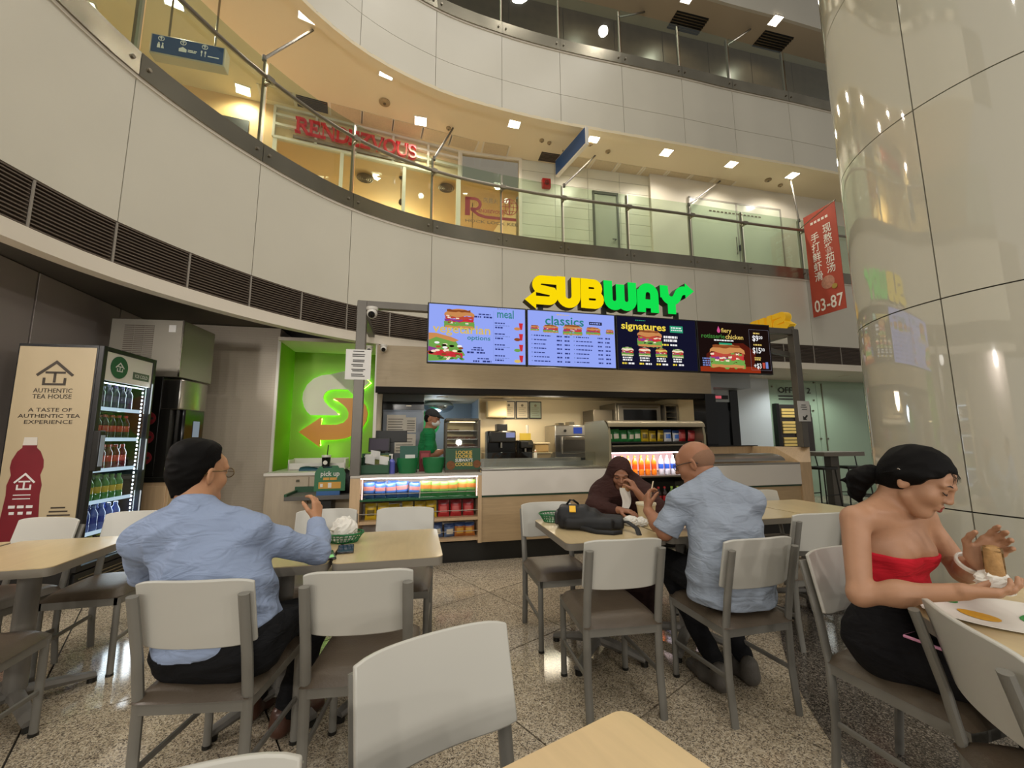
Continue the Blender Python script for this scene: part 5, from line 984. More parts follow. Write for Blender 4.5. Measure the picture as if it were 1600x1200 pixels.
# ============================================================ furniture
M_frame = mat('chair_grey_paint', '77746c', .45, .15, bump=(300, .05))
M_seat = mat('brown_leatherette', '54483a', .42, 0, .5, var=(9, .15), bump=(120, .12))
M_back = mat('chair_white_shell', 'bbb8ae', .35, var=(2, .03))
M_maple = mat('maple_top', 'c9b388', .28, wave=(2.2, 1.2, (9, 1, 1), .12), coat=.15)
M_edge = mat('table_edge_grey', '7b7468', .45)
M_base = mat('table_base_grey', '75716a', .5, .1, bump=(200, .05))
def make_chair(label):
    t = thing('dining_chair', label, 'chair', (0, 0, 0), 0)
    # moulded back shell, hollowed towards the sitter
    def fn(a, b):
        u = a*2-1; z = .60+.245*b; x = .2*u; cr = .014*(abs(u)**6)
        y0 = .005-.085*((z-.45)/.4)+.02; y = y0-.028*(1-u*u)+.022
        zz = z+(-cr if b > .5 else cr)*abs(b*2-1)-.008*(1-u*u)*(0)
        n = Vector((-.28*u, 1, .2)).normalized(); return (Vector((x, y, zz)), n)
    MB().slab(fn, 16, 6, .014).build('backrest', M_back, t, bev=.004)
    for s in (-1, 1):
        MB().tube([(s*.184, -.012, 0), (s*.184, .008, .2), (s*.184, .006, .42), (s*.184, -.02, .58), (s*.184, -.06, .75), (s*.184, -.072, .80)], .0135, 10, .02, up=(1, 0, 0)).build('leg', M_frame, t)
        f = MB().tube([(s*.184, .425, 0), (s*.184, .425, .41)], .0135, 10, .017, up=(1, 0, 0)).build('leg', M_frame, t)
        MB().cyl((s*.184, .425, 0), (s*.184, .425, .012), .019, n=10).build('foot_cap', M_blk, f)
        MB().tube([(s*.184, .0, .2), (s*.184, .43, .185)], .009, 8, .013).build('stretcher', M_frame, t)
    m = MB()
    for s in (-1, 1): m.bx(s*.184-.012, s*.184+.012, 0, .44, .385, .425)
    m.bx(-.19, .19, -.005, .02, .385, .425).bx(-.19, .19, .415, .44, .385, .425); m.build('seat_frame', M_frame, t)
    def top(a, b):
        u = a*2-1; v = b*2-1; e_ = max(0, (1-abs(u)**5))*max(0, (1-abs(v)**5)); w = .2+.008*(1-v)*.5
        return (w*u*(1-.03*abs(v)**4), .215+.235*v*(1-.03*abs(u)**4), .427+.045*e_**.45)
    sm = MB(); sm.grid(top, 14, 14); sm.bx(-.193, .193, -.01, .44, .424, .43); sm.build('seat', M_seat, t, angle=60)
    return t
CH = [(-1.125, 1.525, 4, 'white backed chair the man in blue at the left table sits on'), (-.58, 1.625, 8, 'empty white backed chair right beside the man at the left table'), (-.2, 1.12, 213, 'white backed chair in the foreground, turned to face the corner table'), (-.53, .67, 204, 'white chair back cut by the bottom edge at the lower left'),
 (-1.315, 3.03, 194, 'white backed chair before the pick up sign, facing the seated man'), (-.775, 3.095, 188, 'white backed chair before the snack shelf, across the two left tables'), (-2.965, 2.755, 178, 'white backed chair in front of the tea bottle panel, far left'), (-2.6, 2.99, 193, 'white backed chair between the drinks fridge and the man in blue'), (-2.245, 1.56, 15, 'chair at the near side of the far left table, cut by the frame edge'),
 (.545, 2.09, 9, 'empty white backed chair in front of the table with the backpack'), (1.215, 2.1, 14, 'white backed chair under the bald man in the pale shirt'), (.255, 3.305, 192, 'white backed chair behind the green basket, left of the backpack table'), (.96, 3.78, 192, 'white backed chair the woman in the brown headscarf sits on'), (2.3, 3.98, 194, 'far white backed chair behind the right tables, by the bald man\'s shoulder'), (2.0, 2.76, 10, 'empty white backed chair between the bald man and the woman in red'), (1.445, 1.935, 197, 'white backed chair the woman in the red top sits on'), (1.19, 1.185, 250, 'white backed chair in the right foreground at the round table')]
chair0 = None
for x, y, a, l in CH:
    an = R(a); p = (x-.06*math.sin(an), y+.06*math.cos(an), 0)
    if chair0 is None: chair0 = make_chair(l); chair0.location = p; chair0.rotation_euler = (0, 0, an); chair0['group'] = 'white backed cafe chairs'
    else: dup(chair0, p, an, l)
def rrect(w, d, r, n=5): return [(sx*(w/2-r)+r*math.cos(a0+k*PI/2/n), sy*(d/2-r)+r*math.sin(a0+k*PI/2/n)) for sx, sy, a0 in ((1, 1, 0), (-1, 1, PI/2), (-1, -1, PI), (1, -1, 1.5*PI)) for k in range(n+1)]
def table(x, y, a, w, d, label, top=M_maple, ang=45, round_=None, zt=.755):
    t = thing('cafe_table', label, 'table', (x, y, 0), R(a), 'cafe tables')
    poly = [(round_*math.cos(k*PI/30), round_*math.sin(k*PI/30)) for k in range(60)] if round_ else rrect(w, d, .035)
    MB().prism(poly, zt-.004, zt).build('tabletop', top, t, smooth=False); MB().prism(poly, zt-.042, zt-.004).build('edge_band', M_edge, t, angle=30)
    c = MB().lathe([(.045, .06), (.045, zt-.07)], 16, sy=1.0); c.build('column', M_base, t)
    MB().box((0, 0, zt-.055), (.36, .08, .025)).box((0, 0, zt-.055), (.08, .36, .025)).build('top_spider', M_base, t)
    for k in range(4):
        b = R(ang+90*k); dx, dy = math.cos(b), math.sin(b); m = MB()
        m.tube([(0, 0, .085), (.12*dx, .12*dy, .07), (.3*dx, .3*dy, .035)], [.036, .034, .028], 8, [.03, .028, .018], up=(0, 0, 1)); f = m.build('foot', M_base, t); MB().cyl((.29*dx, .29*dy, 0), (.29*dx, .29*dy, .025), .022, n=10).build('glide', M_blk, f)
    return t
table(-.675, 2.41, 13, .52, .66, 'square maple table right half of the left pair, nothing on it')
table(-1.2, 2.29, 13, .52, .66, 'square maple table of the left pair with basket and phones')
table(-2.5, 2.25, 15, .58, .68, 'square maple table at the far left in front of the tea panel')
table(-3.07, 2.1, 15, .54, .68, 'maple table cut by the left frame edge')
table(.53, 2.79, 12, .62, .70, 'square maple table carrying the black backpack')
table(1.15, 2.925, 12, .62, .70, 'square maple table between the bald man and the headscarfed woman')
table(1.82, 3.42, 14, .62, .70, 'square maple table behind the bald man\'s right side')
table(2.44, 3.575, 14, .62, .70, 'square maple table farthest right, near the column')
table(1.76, 1.27, 20, 0, 0, 'round maple table at the right edge with the sandwich paper', round_=.46)
table(.165, .515, 32.5, .62, .70, 'maple table corner in the bottom foreground', mat('maple_warm', 'd2b689', .28, wave=(2.2, 1.2, (9, 1, 1), .1), coat=.15))
# high table and stools in the passage
bt = thing('bar_table', 'tall grey table with a thick top outside the glass office', 'table', (6.35, 8.35, 0), TH)
MB().prism(rrect(.98, .6, .04), .97, 1.05).build('tabletop', mat('bar_top', '6f675c', .4), bt, bev=.004); MB().bx(-.1, .1, -.07, .07, .03, .97).build('column', mat('bar_grey', '5b564e', .45), bt); MB().bx(-.25, .25, -.22, .22, 0, .03).build('foot_plate', mat('bar_grey', '5b564e', .45), bt)
for k, (x, y, a, l) in enumerate(((5.98, 8.15, 20, 'black bar stool left of the tall table column'), (6.72, 8.3, -10, 'black bar stool right of the tall table column'))):
    t = thing('bar_stool', l, 'stool', (x, y, 0), R(a), 'bar stools at the tall table')
    MB().prism(rrect(.42, .4, .05), .72, .77).build('seat', M_blk, t, bev=.01)
    for sx in (-1, 1):
        for sy in (-1, 1): MB().tube([(sx*.21, sy*.19, 0), (sx*.16, sy*.15, .73)], .013, 8).build('leg', M_blk, t)
    for sy in (-1, 1): MB().cyl((-.19, sy*.17, .25), (.19, sy*.17, .25), .01, n=8).build('footrest', M_blk, t)
    for sx in (-1, 1): MB().tube([(sx*.17, .17, .76), (sx*.17, .21, 1.0)], .011, 8).build('back_post', M_blk, t)
# ============================================================ drinks fridge with tea panel on its side
FZ = R(10)
fg = thing('drinks_fridge', 'tall drinks fridge with a tea bottle panel on its side and lit glass door', 'fridge', (-3.54, 3.49, 0), FZ)
M_fb = mat('fridge_black', '1a1a1a', .35); M_tan2 = mat('tea_panel', 'b8a684', .5, var=(2, .06))
MB().bx(-.6, -.585, .0, .68, .06, 2.15).bx(-.585, -.02, .66, .68, .06, 2.15).bx(-.585, -.02, .015, .66, 2.12, 2.15).bx(-.585, -.02, .015, .66, .06, .28).build('body', M_fb, fg, bev=.004)
MB().bx(-.6, -.02, .0, .015, .06, 2.15).build('side_wall', M_fb, fg)
MB().bx(-.588, -.032, -.004, .0, .3, 2.125).build('side_graphic', M_tan2, fg)
f = lambda x, z, o=-.006: TM((x, o, z))
m = MB(); g = f(-.31, 1.86); S_ = .012
m.ribbon([(-.13, .02), (0, .135), (.13, .02)], .022, 0, .001, g); m.ribbon([(-.07, .045), (.075, .045)], .018, 0, .001, g); m.ribbon([(0, .045), (0, -.04)], .018, 0, .001, g); m.ribbon([(-.075, .0), (-.075, -.055), (.075, -.055), (.075, .0)], .018, 0, .001, g)
for tx, z, s, w in (('AUTHENTIC', 1.735, .052, .28), ('TEA HOUSE', 1.685, .052, .28), ('A TASTE OF', 1.575, .045, .31), ('AUTHENTIC TEA', 1.525, .045, .44), ('EXPERIENCE', 1.475, .045, .34)): m.text(tx, s, f(-.31, z), .008, 'C', w=w)
m.build('side_lettering', mat('ink_brown2', '3b3125', .6), fg)
PB = [(.0, .34), (.005, .5), (.02, .7), (.035, .9), (.03, .98), (.05, 1.06), (.035, 1.12), (.04, 1.18), (.07, 1.25), (.1, 1.28), (.1, 1.305)]
PB2 = PB+[(.3-x, z) for x, z in PB[::-1]]
MB().prism([(x, z) for x, z in PB2], 0, .001, TM((-.565, -.005, -.0))).build('bottle_print', mat('tea_red', '7a1c26', .4, var=(4, .25)), fg, smooth=False)
MB().prism([(.1, 1.3), (.2, 1.3), (.195, 1.365), (.105, 1.365)], 0, .001, TM((-.565, -.0055, 0))).build('bottle_cap_print', mat('print_grey', 'c9c2b5', .5), fg, smooth=False)
m = MB(); g = TM((-.415, -.007, 1.0)); m.ribbon([(-.07, .0), (0, .07), (.07, .0)], .014, 0, .001, g); m.ribbon([(-.04, .01), (.04, .01)], .012, 0, .001, g); m.ribbon([(0, .01), (0, -.045)], .012, 0, .001, g); m.ribbon([(-.045, -.015), (-.045, -.05), (.045, -.05), (.045, -.015)], .012, 0, .001, g)
[m.bx(-.5+.06*k+.01*(q % 2), -.455+.06*k, -.0075, -.007, .8-.05*q, .822-.05*q) for k in range(3) for q in range(2)]; [m.bx(-.48, -.36, -.0075, -.007, .87+.03*k, .877+.03*k) for k in range(2)]; m.build('white_print', M_paper, fg)
m = MB(); [m.bx(-.235+.03*k, -.215+.03*k, -.0065, -.006, .665, .695) for k in range(6)]; [m.bx(-.23+.01*k, -.07-.02*k, -.0065, -.006, .73+.03*k, .742+.03*k) for k in range(3)]; m.build('small_print', mat('ink_brown2', '3b3125', .6), fg)
dr = MB().bx(-.02, .02, .0, .045, .28, 2.15).bx(-.02, .02, .635, .68, .28, 2.15).bx(-.02, .02, .045, .635, 2.11, 2.15).bx(-.02, .02, .045, .635, .28, .32).build('door_frame', M_fb, fg, bev=.004)
MB().bx(-.006, .0, .045, .635, .32, 1.86).build('glass_pane', glass_mat('fridge_glass', 'f4f8fa', .06), dr)
MB().bx(-.018, .012, .045, .635, 1.86, 2.11).build('header', M_whitep, fg)
MX = Matrix.Rotation(R(90), 4, 'Z') @ Matrix.Rotation(R(90), 4, 'X')
MB().lathe([(.1, 0), (.1, .006), (0, .006)], 26, M=Matrix.Translation((.013, .2, 1.99)) @ MX).build('round_badge', mat('badge_green', '1e5a38', .4), fg)
m = MB(); g = Matrix.Translation((.021, .2, 1.985)) @ MX; m.ribbon([(-.05, .0), (0, .045), (.05, .0)], .01, 0, .001, g); m.ribbon([(-.03, .012), (.03, .012)], .008, 0, .001, g); m.ribbon([(0, .012), (0, -.025)], .008, 0, .001, g); m.ribbon([(-.03, -.005), (-.03, -.03), (.03, -.03), (.03, -.005)], .008, 0, .001, g); m.build('badge_logo', M_paper, fg)
MB().bx(.012, .014, .38, .6, 1.91, 1.98).build('name_plate', mat('plate_green', '4d5a48', .4), fg); MB().text('ICE COLD', .045, Matrix.Translation((.016, .49, 1.93)) @ MX, .008, 'C', w=.17).build('plate_lettering', M_paper, fg)
hd = MB().bx(.02, .075, -.01, .05, 1.08, 1.42).build('handle', M_blk, fg, bev=.008); MB().bx(.076, .078, .0, .045, 1.12, 1.38).build('handle_sticker', mat('sticker_grey', '9aa5b5', .4), hd)
MB().bx(-.57, -.56, .03, .65, .3, 2.1).build('back_liner', mat('liner_white', 'c9ced2', .4), fg); MB().bx(-.02, .0, .02, .66, .06, .26).build('lower_grille', M_fb, fg); [MB().bx(0, .006, .05, .63, .09+.03*k, .1+.03*k).build('grille_slat', M_bsteel, fg) for k in range(5)]
lz = [1.62, 1.35, 1.08, .81, .55, .34]
for z in lz: MB().bx(-.55, -.05, .05, .63, z-.012, z).build('shelf', M_inox, fg); MB().bx(-.05, -.045, .05, .63, z-.02, z+.012).build('price_rail', emis('rail_glow', 'cfe4f2', .9), fg)
st_ = MB(); 
for k in range(40): st_.box((-.04, .622, .36+k*.037), (.008, .006, .016))
st_.build('led_strip', emis('fridge_led', 'e6f3ff', 16), fg, smooth=False)['kind'] = 'stuff'
MB().bx(-.3, -.29, .05, .055, .32, 1.84).bx(-.05, -.04, .045, .635, 1.838, 1.848).build('led_top', emis('fridge_led2', 'e6f3ff', 4), fg)
fx = lambda x, y, z: Matrix.Translation((-3.54, 3.49, 0)) @ Matrix.Rotation(FZ, 4, 'Z') @ Vector((x, y, z))
for z in (1.75, 1.2, .7): lamp('AREA', 'fridge_light', fx(-.05, .6, z), 2.2, (.85, .94, 1), .3, (0, R(-90), FZ+R(-50)))
rows_ = [('purple', '3a3352', '5c4a78', '6a5a90', 'purple bottle on the top fridge shelf'), ('cola', '30140f', 'c03a34', 'c8453c', 'red labelled cola bottle on the second fridge shelf'), ('red2', '6a1c1c', 'cf4a40', 'b83a34', 'red bottle on the third fridge shelf'), ('green3', '4c8a3c', 'd0b83c', '66a04a', 'green bottle with yellow label on the fourth fridge shelf'), ('blue3', '5a74c0', '2c48a8', '8ea8e0', 'blue water bottle on the fifth fridge shelf'), ('dark3', '1c2420', '40504a', 'b5c05a', 'dark bottle on the lowest fridge shelf')]
for (n, a, b, c, l), z in zip(rows_, lz):
    pr_ = bottle('drink_bottle', l, 'bottle', l[:l.index(' on ')]+'s on that fridge shelf', PET('f'+n, a), PET('fl'+n, b), PET('fc'+n, c), .215 if z > .4 else .17, .036)
    brow(pr_, [(-.1-.1*j, .1+.085*k, z) for j in range(2) for k in range(6)], lambda p: fx(*p), [('front row, ' if j == 0 else 'back row, ')+(ORD[k]+' along,' if k else 'nearest,') for j in range(2) for k in range(6)])
# ------------------------------------------------------------ ice maker above the hot drinks dispenser, on an oak cabinet
dc = thing('oak_cabinet', 'oak fronted cabinet under the drinks dispenser', 'cabinet', (-3.62, 4.45, 0), R(8)); MB().bx(-.75, 0, .0, .8, 0, .9).build('body', M_wood, dc, bev=.003); MB().bx(-.77, .03, -.02, .82, .9, .95).build('worktop', M_blk, dc, bev=.004); MB().bx(-.38, -.02, -.015, 0, .05, .86).build('door', M_wood, dc, bev=.003); MB().bx(-.06, -.04, -.03, -.015, .4, .55).build('door_pull', M_bsteel, dc)
dp = thing('drinks_dispenser', 'black and silver drinks dispenser with red round badges on its side', 'dispenser', (-3.62, 4.5, .95), R(8))
MB().bx(-.7, -.2, 0, .5, 0, 1.08).build('tower', M_blk, dp, bev=.01)
m = MB(); m.prism([(-.2, 0), (-.02, 0), (.0, .05), (.02, .25), (.0, .45), (-.02, .5), (-.2, .5)], .72, 1.05); m.build('silver_head', M_inox, dp, bev=.01); MB().bx(-.2, -.1, .0, .5, 0, .72).build('silver_back', M_inox, dp); MB().bx(-.1, .0, .08, .46, .1, .74).build('black_front', M_blkg, dp, bev=.02); MB().bx(.0, .006, .25, .36, .42, .6).build('display', emis('disp_grey', '8c97a0', .7), dp); MB().bx(-.1, .1, .1, .44, .0, .06).build('drip_tray', M_blk, dp); MB().lathe([(.06, .1), (.09, .26), (.085, .26)], 16, (.02, .25, 0)).build('funnel', mat('lime_plastic', '9ab83a', .3, emit=.2), dp)
for k, z in enumerate((.62, .42, .2)):
    b = MB().lathe([(.07, 0), (.07, .008), (.055, .008), (0, .009)], 20, M=TM((-.3, -.001, z))).build('round_badge', mat('badge_red', '8e2d33', .4), dp); MB().bx(-.35, -.25, -.012, -.009, z-.012, z+.012).build('badge_print', M_ink, b)
im = thing('ice_maker', 'grey steel ice maker box with a louvred panel on top of the dispenser', 'machine', (-3.68, 4.5, 2.03), R(8))
MB().bx(-.72, 0, 0, .62, 0, .64).build('body', mat('ice_grey', '918b7d', .4, .3), im, bev=.006); MB().bx(-.005, .012, -.008, .0, 0, .64).build('corner_trim', M_steel, im); MB().bx(-.14, -.07, -.006, 0, .5, .58).build('label_plate', M_paper, im)
for a in range(3):
    l = MB(); [l.bx(-.58+a*.1, -.49+a*.1, -.008, 0, .1+k*.022, .108+k*.022) for k in range(22)]; l.build('louvre', M_dark, im, smooth=False)
# ============================================================ people: signed distance bodies turned into one continuous surface each
F32 = np.float32
def V3(*a): return np.array(a if len(a) == 3 else a[0], dtype=F32)
def nrm(v): v = np.asarray(v, dtype=F32); return v/max(1e-9, np.linalg.norm(v))
def cone(a, b, r1, r2, k=.02, ax=None, s=1.0, sub=False): return ('c', V3(a), V3(b), r1, r2, None if ax is None else nrm(ax), s, k, sub)
def ell(c, r, fr=None, k=.02, sub=False): return ('e', V3(c), V3(r), np.eye(3, dtype=F32) if fr is None else np.array(fr, dtype=F32), 0, None, 1, k, sub)
def rbox(c, hs, rd, fr=None, k=.02): return ('b', V3(c), V3(hs), np.eye(3, dtype=F32) if fr is None else np.array(fr, dtype=F32), rd, None, 1, k, False)
def pdist(p, P):
    if p[0] == 'c':
        _, a, b, r1, r2, ax, s, k, sub = p; ba = b-a; L2 = max(1e-9, float(ba @ ba)); q = P-a; t = np.clip((q @ ba)/L2, 0, 1); q = q-t[..., None]*ba
        if ax is not None: c = q @ ax; q = q+(c*(1/s-1))[..., None]*ax
        return np.sqrt(np.einsum('...i,...i', q, q))-(r1+(r2-r1)*t)
    if p[0] == 'b':
        _, c, hs, fr, rd = p[:5]; q = np.abs((P-c) @ fr.T)-(hs-F32(rd)); return np.linalg.norm(np.maximum(q, 0), axis=-1)+np.minimum(q.max(-1), 0)-F32(rd)
    _, c, r, fr = p[:4]; q = (P-c) @ fr.T; k0 = np.sqrt(np.einsum('...i,...i', q/r, q/r)); k1 = np.sqrt(np.einsum('...i,...i', q/(r*r), q/(r*r)))
    return k0*(k0-1)/np.maximum(k1, 1e-6)
def smin(a, b, k): h = np.maximum(k-np.abs(a-b), 0)/k; return np.minimum(a, b)-h*h*k*.25
def sdf_mesh(prims, lo, hi, h, post=None):
    lo = V3(lo); hi = V3(hi); B = 8; nb = np.ceil((hi-lo)/(h*B)).astype(int); n = nb*B+1
    gi = np.stack(np.meshgrid(*[np.arange(k) for k in nb], indexing='ij'), -1).reshape(-1, 3); ctr = lo+(gi*B+B/2)*F32(h); ctr = ctr.astype(F32)
    pd = [pdist(p, ctr) for p in prims]; d = np.full(len(ctr), 9, F32)
    for p, q in zip(prims, pd): d = -smin(-d, q, p[7]) if p[8] else smin(d, q, p[7])
    reach = h*B*.87*1.35+.012; keep = np.abs(d) < reach+.02
    G = np.where(d < 0, F32(-1), F32(1)).reshape(nb); D = np.ones(n, F32)
    D[:-1, :-1, :-1] = np.repeat(np.repeat(np.repeat(G, B, 0), B, 1), B, 2)
    kb = gi[keep]; o = np.stack(np.meshgrid(*[np.arange(B+1)]*3, indexing='ij'), -1).reshape(-1, 3)
    P = (lo+(kb[:, None, :]*B+o[None])*F32(h)).astype(F32); X = np.full(P.shape[:2], 9, F32)
    for p, q in zip(prims, pd):
        q = q[keep]; ids = np.nonzero(np.abs(q) < reach*1.9+p[7]+.03 if p[8] else q < reach*1.9+p[7])[0]
        if len(ids) == 0: continue
        e = pdist(p, P[ids]); X[ids] = -smin(-X[ids], e, p[7]) if p[8] else smin(X[ids], e, p[7])
    if post: X = post(P, X)
    for m in range(len(kb)):
        i, j, k = kb[m]*B; D[i:i+B+1, j:j+B+1, k:k+B+1] = X[m].reshape(B+1, B+1, B+1)
    S = D < 0; c = np.zeros(tuple(n-1), np.int8)
    for dx in (0, 1):
        for dy in (0, 1):
            for dz in (0, 1): c += S[dx:n[0]-1+dx, dy:n[1]-1+dy, dz:n[2]-1+dz]
    cells = np.argwhere((c > 0) & (c < 8)); idx = np.full(tuple(n-1), -1, np.int32); idx[tuple(cells.T)] = np.arange(len(cells))
    acc = np.zeros((len(cells), 3), F32); cnt = np.zeros(len(cells), F32); cs = [(a, b, e) for a in (0, 1) for b in (0, 1) for e in (0, 1)]
    val = {q: D[cells[:, 0]+q[0], cells[:, 1]+q[1], cells[:, 2]+q[2]] for q in cs}
    for q in cs:
        for ax in range(3):
            if q[ax]: continue
            r = tuple(1 if i == ax else q[i] for i in range(3)); a = val[q]; b = val[r]; m = (a < 0) != (b < 0); t = a/np.where(m, a-b, 1)
            pt = np.tile(np.array(q, F32), (len(cells), 1)); pt[:, ax] += t; acc[m] += pt[m]; cnt[m] += 1
    v = lo+(cells+acc/cnt[:, None])*F32(h); faces = []
    for ax in range(3):
        u, w = [(1, 2), (2, 0), (0, 1)][ax]; sl0 = [slice(None)]*3; sl1 = [slice(None)]*3; sl0[ax] = slice(0, -1); sl1[ax] = slice(1, None)
        A, Bv = S[tuple(sl0)], S[tuple(sl1)]; e = np.argwhere(A != Bv); e = e[(e[:, u] > 0) & (e[:, w] > 0) & (e[:, u] < n[u]-1) & (e[:, w] < n[w]-1)]
        def at(du, dw): q = e.copy(); q[:, u] -= du; q[:, w] -= dw; return idx[q[:, 0], q[:, 1], q[:, 2]]
        quad = np.stack([at(1, 1), at(0, 1), at(0, 0), at(1, 0)], 1); ins = A[tuple(e.T)]; quad[~ins] = quad[~ins][:, ::-1]; faces.append(quad)
    return v, np.concatenate(faces)
def sdf_obj(name, prims, m, parent, h=.006, post=None, pad=.03):
    pts = np.array([q for p in prims if not p[8] for q in ((p[1], p[2]) if p[0] == 'c' else (p[1]-np.abs(p[2]).max()*1.5, p[1]+np.abs(p[2]).max()*1.5))]); rr = max([max(p[3], p[4])*p[6] for p in prims if p[0] == 'c']+[0])
    v, f = sdf_mesh(prims, pts.min(0)-rr-pad, pts.max(0)+rr+pad, h, post)
    off = np.array(parent.matrix_basis.translation, F32) if parent else 0
    me = bpy.data.meshes.new(name); nv, nf = len(v), len(f); me.vertices.add(nv); me.vertices.foreach_set('co', (v-off).astype(F32).ravel()); me.loops.add(nf*4); me.polygons.add(nf)
    me.loops.foreach_set('vertex_index', f.astype(np.int32).ravel()); me.polygons.foreach_set('loop_start', np.arange(nf, dtype=np.int32)*4); me.polygons.foreach_set('loop_total', np.full(nf, 4, np.int32)); me.polygons.foreach_set('use_smooth', np.ones(nf, bool))
    me.update(calc_edges=True); me.materials.append(m); o = bpy.data.objects.new(name, me); COL.objects.link(o)
    if parent: o.parent = parent
    return o
def wrinkle(amp, freq=1.0, seed=0, zlo=-9, zhi=9):
    rg = np.random.RandomState(seed); K = [(rg.normal(size=3)*np.array([14, 14, 26])*freq, rg.uniform(0, 6.3)) for _ in range(5)]
    def f(P, X):
        s = 0
        for k, ph in K: s = s+np.sin(P @ k.astype(F32)+F32(ph)+F32(1.3)*np.sin(P[..., 2]*F32(17)+F32(ph)))
        return X+F32(amp/3)*np.abs(s)-F32(amp*.4)
    return f
def chain(*fs):
    def g(P, X):
        for f in fs: X = f(P, X)
        return X
    return g
def cut(pt, n):
    pt = V3(pt); n = nrm(n)
    return lambda P, X: np.maximum(X, (P-pt) @ n)       # keeps the side against n
def cutn(pt, n, a=.005, fq=95):
    pt = V3(pt); n = nrm(n)
    return lambda P, X: np.maximum(X, (P-pt) @ n+F32(a)*np.sin(P[..., 0]*F32(fq))*np.sin(P[..., 1]*F32(fq*.8)+1)+F32(a*.6)*np.sin(P[..., 2]*F32(fq*1.7)+P[..., 0]*F32(60)))
def hand(w, d, pn, side, curl=.5, L=1.0, spread=.06, thumb=.7, curls=None):
    """w wrist, d towards fingers, pn palm normal (palm faces pn), side = thumb side"""
    w = V3(w); d = nrm(d); pn = nrm(pn-d*(d @ nrm(pn))) if True else pn; sd = nrm(V3(side)-d*(d @ V3(side))-pn*(pn @ V3(side))); Q = []
    kn = w+d*.088*L
    for o, l in ((.027, .0), (.009, .004), (-.009, .0), (-.026, -.008)): Q.append(cone(w+sd*o*.55+d*.012*L, kn+sd*o*L+d*l, .015*L, .0125*L, .014))
    for i, (o, l, r) in enumerate(((.028, .074, .0086), (.0095, .083, .0089), (-.0095, .076, .0085), (-.027, .06, .0076))):
        p = kn+sd*o*L+d*(.002 if i < 3 else -.006); a = 0; dr = nrm(d+sd*o*spread*40); cu = curls[i] if curls else curl
        for j, fr in enumerate((.46, .3, .24)):
            a += cu*(.75 if j == 0 else .95); q = p+(dr*math.cos(a)+pn*math.sin(a))*l*fr*L; Q.append(cone(p, q, r*L*(1-.08*j), r*L*(.93-.09*j), .006)); p = q
    p = w+d*.02*L+sd*.022*L; t1 = nrm(d*.75+sd*thumb+pn*.35); q = p+t1*.045*L; Q.append(cone(p, q, .0145*L, .011*L, .012)); t2 = nrm(d*.95+sd*thumb*.25+pn*(.3+curl*.5)); r_ = q+t2*.033*L; Q.append(cone(q, r_, .0105*L, .0095*L, .006)); t3 = nrm(d*.95+pn*(.4+curl*.6)); Q.append(cone(r_, r_+t3*.026*L, .0095*L, .0075*L, .005))
    return Q
def headp(c, f, u, sc=1.0, fem=False, nose=1.0):
    """c head centre, f face direction, u up"""
    c = V3(c); f = nrm(f); u = nrm(V3(u)-f*(f @ V3(u))); r = np.cross(f, u); fr = np.stack([r, f, u]); g = lambda a, b, z: c+(r*a+f*b+u*z)*F32(sc); s = sc
    Q = [ell(g(0, -.012, .03), (.075*s, .094*s, .088*s), fr, .01), ell(g(0, .03, -.035), ((.055 if fem else .06)*s, .062*s, (.074 if fem else .078)*s), fr, .028), cone(g(-.016 if fem else -.022, .066, -.1), g(.016 if fem else .022, .066, -.1), .0155*s if fem else .018*s, .0155*s if fem else .018*s, .03), cone(g(-.046, .005, -.066), g(-.016, .055, -.097), (.014 if fem else .022)*s, (.013 if fem else .02)*s, .03), cone(g(.046, .005, -.066), g(.016, .055, -.097), (.014 if fem else .022)*s, (.013 if fem else .02)*s, .03),
         ell(g(0, .07, .035), (.052*s, .02*s, .035*s), fr, .02)]
    for sx in (-1, 1):
        Q.append(ell(g(sx*.04, .06, -.03), (.022*s, .022*s, .022*s), fr, .03)); Q.append(ell(g(sx*.032, .098, .004), (.017*s, .016*s, .012*s), fr, .012, True)); Q.append(ell(g(sx*.032, .079, .002), (.0135*s, .0125*s, .0115*s), fr, .004))
        Q.append(cone(g(sx*.014, .094, .022), g(sx*.05, .078, .022), .008*s, .006*s, .014))
        Q.append(ell(g(sx*.077, -.012, -.012), (.009*s, .02*s, .032*s), np.stack([nrm(r+f*sx*.35), nrm(f-r*sx*.35), u]), .006)); Q.append(ell(g(sx*.086, -.008, -.01), (.005*s, .011*s, .02*s), fr, .005, True))
    Q += [cone(g(0, .09, .018), g(0, .108+.004*nose, -.024), .008*s, .0105*s, .012), ell(g(0, .107+.005*nose, -.028), (.012*s, .012*s, .009*s), fr, .006), ell(g(-.012, .098, -.03), (.008*s, .009*s, .007*s), fr, .006), ell(g(.012, .098, -.03), (.008*s, .009*s, .007*s), fr, .006)]
    Q += [cone(g(-.016, .089, -.054), g(.016, .089, -.054), .007*s, .007*s, .01), cone(g(0, .095, -.055), g(0, .096, -.056), .006*s, .006*s, .008), cone(g(-.014, .088, -.066), g(.014, .088, -.066), .0075*s, .0075*s, .008), cone(g(-.02, .098, -.0603), g(.02, .098, -.0603), .0022*s, .0022*s, .004, None, 1, True)]
    return Q, fr, g
